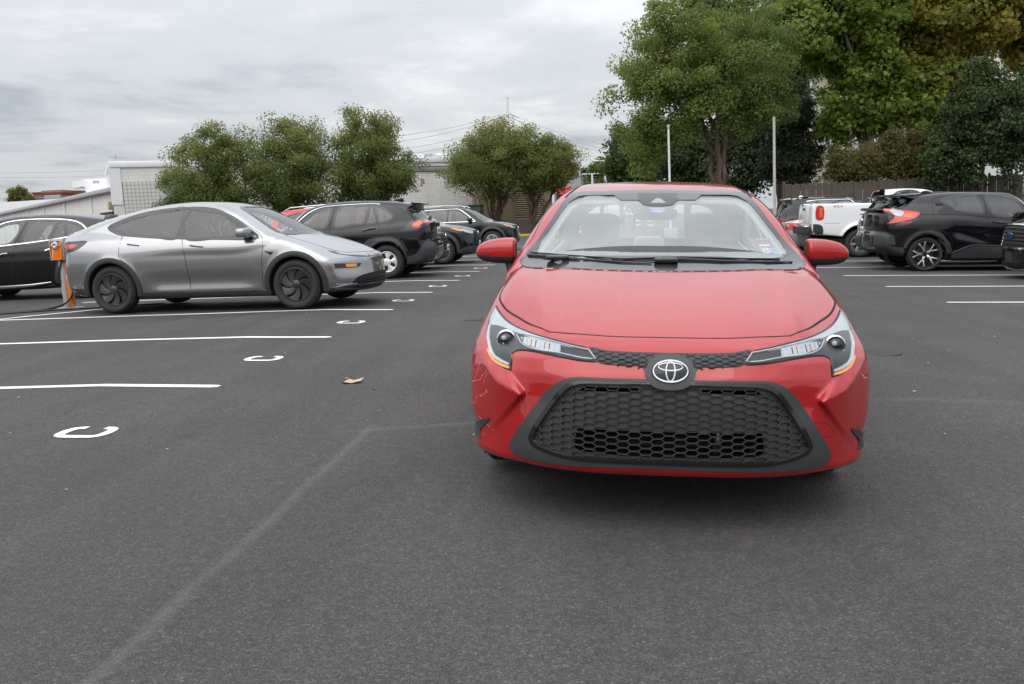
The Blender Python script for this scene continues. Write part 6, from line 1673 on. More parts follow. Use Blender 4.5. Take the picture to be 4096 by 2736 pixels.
    for ln in ([(-0.868, 0.475), (-0.858, 0.445), (-0.84, 0.440), (-0.82, 0.452), (-0.808, 0.485)], [(-0.822, 0.555), (-0.808, 0.585), (-0.795, 0.63), (-0.78, 0.632)], [(-0.772, 0.55), (-0.76, 0.582), (-0.748, 0.60)], [(-0.80, 0.395), (-0.76, 0.375), (-0.72, 0.355)]):
        car.strip('scratch', ln, 'F', 0.0032, scuff, root, off=0.0006, height=0.0003)
    # tow cover outline on the bumper
    car.strip('tow_cover_gap', [(0.56, 0.455), (0.60, 0.457), (0.63, 0.44), (0.655, 0.405), (0.645, 0.395), (0.60, 0.393)], 'F', 0.0025, M['seam'], root, off=0.0005, height=0.0002)
    add_wheels(root, 'dark5', 0.315, 0.205, 0.750, (0.97, 3.67), w=0.205, lift=0.045)
    # ---- cabin
    b = MB(); b.add(*rounded(0, 1.62, 0.90, 0.66, 0.42, 0.115)); b.box(-0.60, 0.60, 1.25, 1.6, 0.85, 0.955)
    b.build('dashboard', M['dash'], root, smooth=True)
    car_sw = MB(); V = []; n = 36
    pts = [(0.36+0.185*math.cos(2*math.pi*i/n), 2.06+0.09*math.sin(2*math.pi*i/n), 0.955+0.165*math.sin(2*math.pi*i/n)) for i in range(n+1)]
    car_sw.tube(pts, 0.017, 8, cap=False); car_sw.add(*rounded(0.36, 2.03, 0.94, 0.075, 0.03, 0.06)); car_sw.box(0.19, 0.53, 2.03, 2.05, 0.93, 0.96)
    car_sw.build('steering_wheel', M['lining_d'], root, smooth=True)
    for sx in (-1, 1):
        st = soft('seat', M['seat'], root, (sx*0.36, 2.66, 0.45, 0.25, 0.28, 0.11), (sx*0.36, 2.95, 0.74, 0.245, 0.095, 0.33, 0.05, -0.25))
        soft('seat_insert', M['seat_l'], st, (sx*0.36, 2.855, 0.74, 0.15, 0.04, 0.27, 0.05, -0.25), )
        soft('headrest', M['seat'], st, (sx*0.36, 3.00, 1.165, 0.135, 0.065, 0.105, 0.05, -0.1))
        b = MB()
        for q in (-0.055, 0.055): b.tube([(sx*0.36+q, 2.99, 1.02), (sx*0.36+q, 3.0, 1.10)], 0.008, 8)
        b.build('headrest_post', M['chrome'], st, smooth=True)
    rs = soft('rear_seat', M['seat'], root, (0, 3.62, 0.45, 0.64, 0.26, 0.12), (0, 3.86, 0.72, 0.64, 0.09, 0.30, 0.05, -0.35))
    for xx in (-0.4, 0.0, 0.4): soft('headrest', M['seat_l'] if xx == 0 else M['seat'], rs, (xx, 3.93, 1.03, 0.12, 0.05, 0.065))
    b = MB(); b.add(*rounded(-0.01, 1.98, 1.265, 0.125, 0.02, 0.035)); b.tube([(-0.01, 1.98, 1.27), (-0.01, 1.95, 1.34)], 0.012, 8)
    b.build('rear_view_mirror', M['lining_d'], root, smooth=True)
    b = MB(); b.add(*rounded(-0.01, 1.66, 1.005, 0.115, 0.02, 0.075)); b.build('centre_screen', M['gloss'], root, smooth=True)
    b = MB(); b.box(-0.62, 0.62, 4.0, 4.35, 0.98, 0.995); b.build('parcel_shelf', M['lining_d'], root)
    b = MB(); b.box(-0.80, 0.80, 1.0, 4.3, 0.30, 0.34); b.build('cabin_floor', M['lining_d'], root)
    return root
corolla = build_corolla()
# ------------------------------------------------------------ the other vehicles
def arc(cy, cz, r, a0, a1, n=18, sq=0.0):
    """arc seen from the side; sq flattens it towards a squared arch"""
    out = []
    for i in range(n+1):
        a = R_(a0+(a1-a0)*i/n); k = 1+sq*abs(math.sin(2*a))*0.5
        out.append((cy+r*k*math.cos(a), cz+r*k*math.sin(a)))
    return out
def std_interior(car, root, y0, y1, hb, seats=2, mat='seat', hz=0.0):
    """seats, dashboard and wheel seen through the glass"""
    for row, y in enumerate([y0, y0+0.95][:seats]):
        for sx in (-1, 1):
            st = soft('seat', M[mat], root, (sx*0.37, y, hb-0.42, 0.25, 0.27, 0.11), (sx*0.37, y+0.30, hb-0.10, 0.24, 0.09, 0.34, 0.05, -0.25))
            soft('headrest', M[mat], st, (sx*0.37, y+0.40, hb+0.33, 0.13, 0.06, 0.10))
    b = MB(); b.add(*rounded(0, y0-0.95, hb-0.10, car.hw*0.75, 0.32, 0.12)); b.build('dashboard', M['lining_d'], root, smooth=True)
    b = MB(); b.tube([(-0.37+0.18*math.cos(2*math.pi*i/24), y0-0.55+0.08*math.sin(2*math.pi*i/24), hb+0.02+0.165*math.sin(2*math.pi*i/24)) for i in range(25)], 0.017, 6, cap=False)
    b.build('steering_wheel', M['lining_d'], root, smooth=True)
    b = MB(); b.box(-car.hw*.85, car.hw*.85, y0-1.0, y1, 0.42, 0.46); b.build('cabin_floor', M['lining_d'], root)
def mirror_box(car, root, sx, y, z, mat, w=0.20, stalk=True):
    x0 = car.hw*0.90
    b = MB(); V, F = rounded(sx*(x0+0.02+w/2), y, z+0.02, w/2, 0.075, 0.075)
    V = [(vx, vy+0.25*(abs(vx)-x0), z+0.02+(vz-z-0.02)*(1.08-0.25*(abs(vx)-x0-0.02)/w)) for vx, vy, vz in V]
    b.add(V, F); o = b.build('mirror', mat, root, smooth=True)
    b = MB(); b.tube([(sx*(x0-0.06), y+0.05, z-0.09), (sx*(x0+0.06), y, z-0.055), (sx*(x0+w*.6), y, z-0.05)], [0.03, 0.03, 0.02], 8)
    b.build('mirror_foot', M['clad'], o, smooth=True)
def plate(car, root, view, cz, w=0.305, h=0.155, cx=0.0, mat='plate', text=None):
    P, hit = car.project(np.array([(cx, cz)]), view); p = P[0]; s = -1 if view == 'F' else 1
    b = MB(); b.box(cx-w/2, cx+w/2, p[1]+s*0.006, p[1]+s*0.020, cz-h/2, cz+h/2)
    o = b.build('number_plate', M[mat], root, bevel=0.004)
    b = MB()
    for k in range(7):
        if k == 3: continue
        b.box(cx-w*.40+k*w*.118, cx-w*.40+k*w*.118+w*.08, p[1]+s*0.0205, p[1]+s*0.0215, cz-h*.22, cz+h*.18)
    if mat == 'plate': tag(b.build('plate_characters', M['ink'], o), kind='stuff')
    return o
def vehicle(p, name, label, M4, paint_mat, dlo=(), holes=True, ws=None, bw=None, doors=(), res=0.03, arches=(), wheel=('five', 0.36, 0.23), track=None, ys=None, group=None, cat='car', glass_side='gl_dark', glass_front='gl_clear', interior=None, trim=None, sides='LR', lining='lining_d', spin=(0.3, 0.9, 1.4, 2.0), steer=0.0, parts=()):
    car = Car(p); root = empty(name, M4); tag(root, label, cat, group)
    wins = []
    for (poly, gm) in dlo:
        c_ = np.array(poly, float)[:, :2]; m_ = c_.mean(0); d_ = c_-m_; l_ = np.maximum(np.linalg.norm(d_, axis=1), 1e-6)[:, None]
        for v in 'LR': wins.append((v, [tuple(q) for q in m_+d_*(1+0.012/l_)]))
    if ws: wins.append(('F', ws))
    if bw: wins.append(('B', bw))
    prt = list(parts)
    for d in doors: prt += [('door', 'L', d), ('door', 'R', d)]
    car.body(root, paint_mat, res=res, windows=wins, parts=prt, lining=M[lining])
    def grow(poly, k):
        a = np.array(poly, float)[:, :2]; c = (a.min(0)+a.max(0))/2; d = a-c; l = np.maximum(np.linalg.norm(d, axis=1), 1e-6)[:, None]
        return [tuple(q)+((1,) if len(o_) > 2 else ()) for q, o_ in zip(c+d*(1+k/l), poly)]
    for v in 'LR':
        for (poly, gm) in dlo:
            wn_ = car.patch('window', grow(poly, 0.035), v, M[gm], root, off=0.004, thick=0.006, res=0.08)
            car.strip('window_seal', grow(poly, 0.012), v, 0.055, M['frit'], wn_, off=0.0055, height=0.0008, closed=True)
        for d in doors: car.strip('panel_gap', d, v, 0.008, M['seam'], root, off=0.0006, height=0.0003, closed=True)
    if ws: car.patch('windshield', grow(ws, 0.045), 'F', M[glass_front], root, off=0.004, thick=0.006, res=0.09); car.strip('windshield_frit', grow(ws, 0.012), 'F', 0.06, M['frit'], root, off=0.005, height=0.001, closed=True)
    if bw: car.patch('rear_window', grow(bw, 0.04), 'B', M[glass_side], root, off=0.004, thick=0.006, res=0.09)
    for (cy, cz, ri, ro, a0, a1, sq) in arches:
        pl = arc(cy, cz, ro, a0, a1, sq=sq)+arc(cy, cz, ri, a1, a0, sq=sq*0.6)
        for v in 'LR': car.patch('arch_cladding', pl, v, M['clad'], root, off=0.016, thick=0.05, res=0.035, raw=True)
    kind, Rw, rim = wheel
    add_wheels(root, kind, Rw, rim, track or p['hw']-0.12, ys, w=0.225, spin=spin, steer=steer)
    if interior: std_interior(car, root, *interior)
    return car, root

# ---- grey electric crossover backed into its bay
def build_grey():
    S = 0.06
    p = dict(L=4.84, hw=0.955, H=1.62, raster=0.01, lowz=0.262,
        side=[(0.10, 0.235), (0.0, 0.30), (-0.02, 0.40), (0.0, 0.55), (0.02, 0.68), (0.06, 0.735), (0.17, 0.80), (0.36, 0.885), (0.60, 0.965), (0.90, 1.045), (1.12, 1.085), (1.5, 1.07), (2.6, 1.08), (3.5, 1.13), (4.1, 1.18), (4.6, 1.175), (4.78, 1.165), (4.83, 1.10), (4.81, 0.95), (4.84, 0.75), (4.83, 0.55), (4.78, 0.36), (4.6, 0.27), (4.2, 0.22), (2.5, 0.19), (1.2, 0.19), (0.4, 0.20)],
        green=[(0.98, 1.03), (1.38, 1.275), (1.73, 1.435), (2.08, 1.545), (2.44, 1.60), (2.93, 1.60), (3.44, 1.55), (3.95, 1.455), (4.29, 1.365), (4.59, 1.265), (4.80, 1.175), (4.70, 0.98), (2.6, 0.9), (1.2, 0.93)],
        plan=[(-0.2, 0.965), (0.3, 0.965), (0.9, 0.99), (1.8, 0.985), (2.6, 0.985), (3.4, 1.0), (3.9, 1.0), (4.4, 0.965), (4.9, 0.90)],
        sect=[(0.0, 0.90), (0.18, 0.925), (0.26, 0.945), (0.38, 0.968), (0.5, 0.985), (0.7, 1.0), (0.85, 0.995), (0.98, 0.965), (1.08, 0.915), (1.2, 0.84)],
        gx=[(0.8, 0.93), (1.0, 0.895), (1.1, 0.865), (1.3, 0.76), (1.45, 0.665), (1.55, 0.57), (1.62, 0.45)],
        gtaper=[(0, 0.98), (1.2, 0.99), (2.4, 1.0), (3.2, 0.985), (4.0, 0.92), (4.6, 0.85), (5, 0.8)],
        bowf=(0.48, 2.8), bowr=(0.30, 2.8), crown=0.06, round=0.10, ground=0.08, blend=0.09, gbow=0.22, gbowr=0.16, gcrown=0.02,
        sculpt=lambda y, z: -0.020*gauss(z, 0.46, 0.10)*sstep(1.3, 1.9, y)*(1-sstep(3.0, 3.4, y))+0.010*gauss(z, 0.31, 0.05)*sstep(1.3, 1.7, y)*(1-sstep(3.0, 3.3, y)),
        wells=[(0.93, 0.356, 0.405), (3.82, 0.356, 0.405)], flare=0.014, cabin=(1.0, 4.5), lining_z=0.75)
    a = math.pi/2-0.0768; c, s = math.cos(a), math.sin(a)
    tx = -7.3435+0.955*c+3.82*s; ty = 12.7735+0.955*s-3.82*c
    fw = [(1.60, 1.065), (1.66, 1.135), (1.90, 1.285), (2.13, 1.405), (2.36, 1.455), (2.62, 1.470), (2.61, 1.10), (2.1, 1.075)]
    rw = [(2.76, 1.105), (2.745, 1.475), (3.08, 1.46), (3.42, 1.412), (3.74, 1.325), (3.86, 1.265), (3.70, 1.20), (3.55, 1.165), (3.12, 1.128)]
    dF = [(1.44, 0.28, 1), (1.43, 0.5), (1.42, 0.70), (1.405, 1.03), (1.7, 1.24), (2.1, 1.44), (2.4, 1.50), (2.68, 1.505), (2.66, 1.10), (2.615, 0.85), (2.585, 0.52), (2.585, 0.28, 1)]
    dR = [(2.585, 0.28, 1), (2.585, 0.52), (2.615, 0.85), (2.66, 1.10), (2.68, 1.505), (3.08, 1.50), (3.42, 1.455), (3.75, 1.37), (3.91, 1.30), (3.66, 1.165), (3.65, 1.09), (3.66, 0.91), (3.65, 0.82), (3.54, 0.74), (3.42, 0.6), (3.37, 0.45), (3.35, 0.30, 1)]
    hd = [(0.0, 0.09), (0.35, 0.15), (0.60, 0.30), (0.70, 0.50), (0.74, 0.8), (0.72, 1.12), (0.45, 1.02), (0, 0.98)]
    hood = hd+[(-q, b) for q, b in reversed(hd)]
    ws = [(-0.66, 1.10), (-0.60, 1.22), (-0.50, 1.40), (-0.42, 1.47), (0, 1.49), (0.42, 1.47), (0.50, 1.40), (0.60, 1.22), (0.66, 1.10), (0.3, 1.085), (0, 1.08), (-0.3, 1.085)]
    bw = [(-0.45, 1.44), (0.45, 1.44), (0.58, 1.24), (-0.58, 1.24)]
    car, root = vehicle(p, 'electric_crossover', 'grey electric crossover with dark turbine wheels parked beside the orange charging post', place(tx, ty, a, z=0.008, tilt=-0.004), M['grey'],
        dlo=[(fw, 'gl_clear'), (rw, 'gl_dark')], ws=ws, bw=bw, doors=[dF, dR], res=0.022, wheel=('aero', 0.356, 0.245), track=0.835, ys=(0.93, 3.82), interior=(2.75, 4.3, 1.05, 2), lining='lining_d', parts=[('hood', 'T', hood)], spin=(0.5, 0.15, 0.8, 0.42))
    car.strip('panel_gap', hood, 'T', 0.009, M['seam'], root, off=0.0006, height=0.0003, closed=True)
    for cy in (0.93, 3.82):
        pl = arc(cy, 0.356, 0.475, -14, 194, 26)+arc(cy, 0.356, 0.409, 194, -14, 26)
        for v in 'LR': car.patch('arch_cladding', pl, v, M['clad'], root, off=0.016, thick=0.05, res=0.03, raw=True)
    for v in 'LR':
        car.patch('sill_cladding', [(1.33, 0.265, 1), (3.37, 0.305, 1), (3.38, 0.228, 1), (1.34, 0.218, 1)], v, M['clad'], root, off=0.022, thick=0.05, res=0.06)
        car.patch('rear_cladding', [(4.27, 0.375, 1), (4.75, 0.40, 1), (4.70, 0.32, 1), (4.27, 0.29, 1)], v, M['clad'], root, off=0.008, thick=0.02, res=0.06)
        car.patch('front_cladding', [(0.02, 0.30, 1), (0.46, 0.285, 1), (0.45, 0.235, 1), (0.12, 0.245, 1), (0.02, 0.27, 1)], v, M['clad'], root, off=0.008, thick=0.02, res=0.05)
        car.strip('window_trim', [(1.47, 1.045), (1.66, 1.185), (1.9, 1.325), (2.13, 1.44), (2.37, 1.495), (2.7, 1.512), (3.08, 1.50), (3.42, 1.452), (3.76, 1.355), (3.93, 1.275), (3.80, 1.20), (3.68, 1.165), (3.5, 1.145), (3.12, 1.108), (2.65, 1.078), (2.1, 1.052), (1.6, 1.03)], v, 0.042, M['gloss'], root, off=0.005, height=0.003, closed=True)
        car.patch('door_pillar', [(2.655, 1.098, 1), (2.655, 1.49, 1), (2.73, 1.492, 1), (2.745, 1.105, 1)], v, M['gloss'], root, off=0.006, thick=0.012, res=0.05)
        for (y0, z0, y1, z1) in ((3.53, 1.015, 3.33, 0.992), (2.52, 0.96, 2.31, 0.937)):
            car.strip('handle', [(y0, z0+0.006), (y0-0.05, z0-0.004), (y1, z1)], v, [0.028, 0.022, 0.020], M['rimd'], root, off=0.002, height=0.003)
        car.patch('camera_badge', [(1.37, 0.845, 1), (1.23, 0.83, 1), (1.24, 0.815), (1.275, 0.785), (1.30, 0.80)], v, M['gloss'], root, off=0.006, thick=0.01, res=0.03)
        car.patch('tail_lamp', [(4.47, 1.09), (4.60, 1.085), (4.70, 1.05), (4.70, 0.95), (4.62, 0.92), (4.36, 0.975), (4.22, 1.085)], v, M['gloss'], root, off=0.004, thick=0.01, res=0.04)
        car.patch('tail_light_glow', [(4.60, 1.03), (4.60, 0.985), (4.42, 1.0), (4.38, 1.035)], v, M['red_lens'], root, off=0.007, thick=0.006, res=0.03)
    for mir in (False, True):
        s = -1 if mir else 1
        hl = car.patch('headlight', [(0.20, 0.722), (0.40, 0.742), (0.60, 0.772), (0.755, 0.815, 1), (0.74, 0.782), (0.62, 0.728), (0.40, 0.700), (0.20, 0.695)], 'F', M['gloss'], root, off=0.003, thick=0.01, res=0.03, mirror=mir)
        car.patch('headlight_lens', [(0.28, 0.728), (0.42, 0.740), (0.60, 0.766), (0.70, 0.790), (0.68, 0.762), (0.60, 0.738), (0.42, 0.712), (0.28, 0.705)], 'F', M['white_lens'], hl, off=0.006, thick=0.006, res=0.03, mirror=mir)
        fl = car.patch('fog_lamp', [(0.50, 0.615, 1), (0.86, 0.632, 1), (0.86, 0.56, 1), (0.60, 0.555), (0.55, 0.565)], 'F', M['gloss'], root, off=0.004, thick=0.01, res=0.03, mirror=mir)
        car.patch('turn_signal', [(0.58, 0.610, 1), (0.735, 0.617, 1), (0.735, 0.572, 1), (0.60, 0.566, 1)], 'F', M['amber'], fl, off=0.008, thick=0.006, res=0.03, mirror=mir)
        car.strip('bumper_crease', [(0.62, 0.325), (0.78, 0.325), (0.86, 0.335)], 'F', 0.02, M['grey'], root, off=0.008, height=0.008, mirror=mir)
        mirror_box(car, root, s, 1.62, 1.095, M['grey'], w=0.19)
    car.strip('light_bar', [(-0.60, 0.748), (-0.3, 0.712), (0, 0.706), (0.3, 0.712), (0.60, 0.748)], 'F', 0.016, M['white_lens'], root, off=0.006, height=0.004)
    lg = car.patch('lower_grille', [(-0.60, 0.42), (0.60, 0.42), (0.68, 0.33), (0.66, 0.275), (0, 0.265), (-0.66, 0.275), (-0.68, 0.33)], 'F', M['seam'], root, off=0.003, thick=0.01, res=0.05)
    for k in range(5): car.strip('grille_bar', [(-0.58, 0.295+k*0.027), (0, 0.292+k*0.027), (0.58, 0.295+k*0.027)], 'F', 0.010, M['clad'], lg, off=0.010, height=0.006)
    car.strip('front_lip', [(-0.84, 0.27), (-0.5, 0.248), (0, 0.243), (0.5, 0.248), (0.84, 0.27)], 'F', 0.05, M['clad'], root, off=0.012, height=0.012)
    plate(car, root, 'B', 0.85)
    return root
build_grey()

# ---- shared suv shape
def suv(L, H, hw, side, green, wells, **k):
    gb = k.pop('belt', 1.12)
    p = dict(L=L, H=H, hw=hw, side=side, green=green, wells=wells, raster=0.014,
        plan=[(-0.2, 0.95), (0.3, 0.955), (0.9, 0.99), (1.6, 0.985), (2.6, 0.99), (wells[1][0], 1.0), (L-0.35, 0.97), (L+0.1, 0.92)],
        sect=[(0.0, 0.90), (0.2, 0.93), (0.32, 0.955), (0.5, 0.985), (0.75, 1.0), (gb-0.2, 0.99), (gb-0.08, 0.965), (gb, 0.935), (gb+0.2, 0.85)],
        gx=[(0.7, hw), (gb-0.05, hw*0.935), (gb, hw*0.92), (gb+(H-gb)*.5, hw*0.80), (H-0.14, hw*0.70), (H-0.04, hw*0.60), (H+0.05, hw*0.45)],
        gtaper=[(0, 0.98), (1.8, 1.0), (3.0, 1.0), (L-0.6, 0.96), (L, 0.92)],
        bowf=(0.40, 2.8), bowr=(0.22, 3.0), crown=0.05, round=0.085, ground=0.07, blend=0.05, gbow=0.18, gbowr=0.14, gcrown=0.02, flare=0.02, cabin=(1.2, L-0.35), lining_z=0.8)
    p.update(k); return p
def front_suv(L, hood_z=1.05):
    return [(0.12, 0.24), (0.02, 0.33), (0.0, 0.50), (0.02, 0.75), (0.08, hood_z-0.16), (0.25, hood_z-0.08), (0.6, hood_z), (1.0, hood_z+0.04), (1.3, hood_z+0.06)]

# ---- black suv, tail to the aisle (third bay beyond the grey crossover)
def build_black_tail():
    side = front_suv(4.61, 1.06)+[(2.0, 1.10), (2.9, 1.13), (3.6, 1.18), (4.1, 1.21), (4.42, 1.21), (4.54, 1.18), (4.575, 1.0), (4.565, 0.80), (4.62, 0.66), (4.60, 0.46), (4.50, 0.34), (4.35, 0.29), (3.0, 0.22), (1.2, 0.22), (0.4, 0.22)]
    green = [(1.05, 1.05), (1.40, 1.32), (1.78, 1.565), (2.09, 1.645), (2.48, 1.69), (2.91, 1.70), (3.74, 1.655), (4.10, 1.605), (4.27, 1.57), (4.20, 1.49), (4.35, 1.30), (4.45, 1.15), (4.3, 0.95), (2.6, 0.9), (1.2, 0.95)]
    p = suv(4.61, 1.70, 0.93, side, green, [(0.92, 0.362, 0.42), (3.60, 0.362, 0.42)], belt=1.16)
    f1 = [(1.62, 1.13), (1.92, 1.37), (2.12, 1.50), (2.38, 1.525), (2.27, 1.15), (2.0, 1.135)]
    r1 = [(2.50, 1.165), (2.60, 1.56), (2.95, 1.565), (3.20, 1.555), (3.13, 1.21), (2.9, 1.195)]
    r2 = [(3.19, 1.215), (3.265, 1.555), (3.30, 1.555), (3.40, 1.225)]
    q1 = [(3.46, 1.23), (3.37, 1.55), (3.46, 1.53), (3.60, 1.455), (3.74, 1.345), (3.755, 1.31), (3.70, 1.255)]
    dF = [(1.35, 0.35), (1.35, 1.05), (1.8, 1.45), (2.1, 1.59), (2.50, 1.61), (2.37, 1.05), (2.36, 0.35)]
    dR = [(2.36, 0.35), (2.37, 1.05), (2.50, 1.61), (3.30, 1.605), (3.43, 1.215), (3.475, 1.01), (3.40, 0.86), (3.2, 0.8), (3.13, 0.35)]
    bw = [(-0.52, 1.46), (0.52, 1.46), (0.60, 1.27), (-0.60, 1.27)]
    ws = [(-0.62, 1.16), (-0.50, 1.50), (0, 1.53), (0.50, 1.50), (0.62, 1.16), (0, 1.13)]
    car, root = vehicle(p, 'parked_suv', 'black SUV with silver hubcaps showing its lit red tail lamp, parked nose-in', place(-4.73-3.60, 19.08+0.93, -math.pi/2, z=0.005), M['black'],
        dlo=[(f1, 'gl_dark'), (r1, 'gl_dark'), (r2, 'gl_dark'), (q1, 'gl_dark')], ws=ws, bw=bw, doors=[dF, dR], res=0.027, wheel=('cover', 0.362, 0.225), ys=(0.92, 3.60), interior=(2.7, 4.2, 1.1, 2), group='black SUVs along the left row')
    R0 = 0.362
    for v in 'LR':
        for cy, poly in ((3.60, None), (0.92, None)):
            o = [(cy-0.60, 0.40), (cy-0.50, 0.74), (cy-0.38, 0.86), (cy-0.22, 0.895), (cy+0.17, 0.885), (cy+0.27, 0.83), (cy+0.40, 0.60), (cy+0.46, 0.45)]
            i = [(cy+0.37, 0.45), (cy+0.33, 0.60), (cy+0.20, 0.77), (cy+0.10, 0.805), (cy-0.22, 0.81), (cy-0.32, 0.78), (cy-0.40, 0.66), (cy-0.46, 0.40)]
            car.patch('arch_cladding', o+i, v, M['clad2'], root, off=0.02, thick=0.05, res=0.035, raw=True)
        car.patch('sill_cladding', [(1.3, 0.42, 1), (3.15, 0.44, 1), (3.15, 0.26, 1), (1.3, 0.25, 1)], v, M['clad2'], root, off=0.014, thick=0.03, res=0.07)
        car.strip('window_chrome', [(1.52, 1.14), (1.88, 1.46), (2.13, 1.575), (2.42, 1.605), (2.9, 1.615), (3.33, 1.608), (3.46, 1.59)], v, 0.022, M['chrome'], root, off=0.006, height=0.004)
        car.patch('bumper_cladding', [(3.97, 0.43, 1), (4.24, 0.51, 1), (4.42, 0.735, 1), (4.50, 0.745), (4.66, 0.78), (4.66, 0.42), (4.52, 0.34), (4.36, 0.31), (4.05, 0.31, 1)], v, M['clad2'], root, off=0.016, thick=0.03, res=0.05)
        tl = car.patch('tail_lamp', [(3.98, 1.02, 1), (4.18, 1.205), (4.52, 1.20), (4.54, 1.14), (4.36, 1.05), (4.15, 1.02)], v, M['gloss'], root, off=0.005, thick=0.012, res=0.04)
        car.patch('tail_light', [(4.16, 1.09, 1), (4.25, 1.185), (4.52, 1.185), (4.53, 1.15), (4.40, 1.145), (4.34, 1.06), (4.24, 1.065)], v, M['red_lens'], tl, off=0.009, thick=0.008, res=0.03)
        car.patch('turn_light', [(4.20, 1.10), (4.265, 1.165), (4.38, 1.155), (4.32, 1.10)], v, M['orange_lens'], tl, off=0.0125, thick=0.006, res=0.03)
        car.strip('handle', [(3.11, 1.045), (3.22, 1.07), (3.39, 1.088)], v, 0.045, M['gloss'], root, off=0.02, height=0.015, sink=0.0)
        car.strip('handle', [(2.03, 1.0), (2.15, 1.02), (2.30, 1.03)], v, 0.045, M['gloss'], root, off=0.02, height=0.015, sink=0.0)
    car.strip('fuel_flap_gap', [(3.67, 1.165), (3.87, 1.165), (3.88, 1.0), (3.68, 0.995)], 'R', 0.007, M['seam'], root, off=0.0006, height=0.0003, closed=True)
    car.strip('tailgate_gap', [(3.72, 1.655), (3.74, 1.58), (3.95, 1.45), (4.22, 1.26)], 'R', 0.010, M['seam'], root, off=0.0006, height=0.0004)
    b = MB(); b.add(*rounded(0, 4.20, 1.585, 0.56, 0.12, 0.022, 0.02, -0.12)); sp = b.build('spoiler', M['black'], root, smooth=True)
    b = MB(); b.add(*rounded(0, 4.325, 1.57, 0.18, 0.02, 0.012)); b.build('brake_light', M['red_dark'], sp, smooth=True)
    b = MB(); b.prism([(3.58, 1.665), (3.85, 1.645), (3.83, 1.72), (3.78, 1.725)], -0.03, 0.03); b.build('roof_fin', M['black'], root, bevel=0.01)
    b = MB(); b.tube([(0.0, 4.42, 1.28), (0.1, 4.46, 1.24), (0.45, 4.50, 1.21)], [0.03, 0.02, 0.008], 8); b.build('wiper', M['clad'], root, smooth=True)
    plate(car, root, 'B', 0.98)
    car.strip('tailgate_lettering', [(0.42, 0.80), (0.50, 0.80)], 'B', 0.03, M['chrome'], root, off=0.002, height=0.002)
    b = MB(); b.tube([(0.45, 4.1, 0.30), (0.45, 4.50, 0.30)], 0.035, 12); b.build('exhaust_pipe', M['chrome'], root, smooth=True)
    for s in (-1, 1): mirror_box(car, root, s, 1.75, 1.15, M['black'])
build_black_tail()

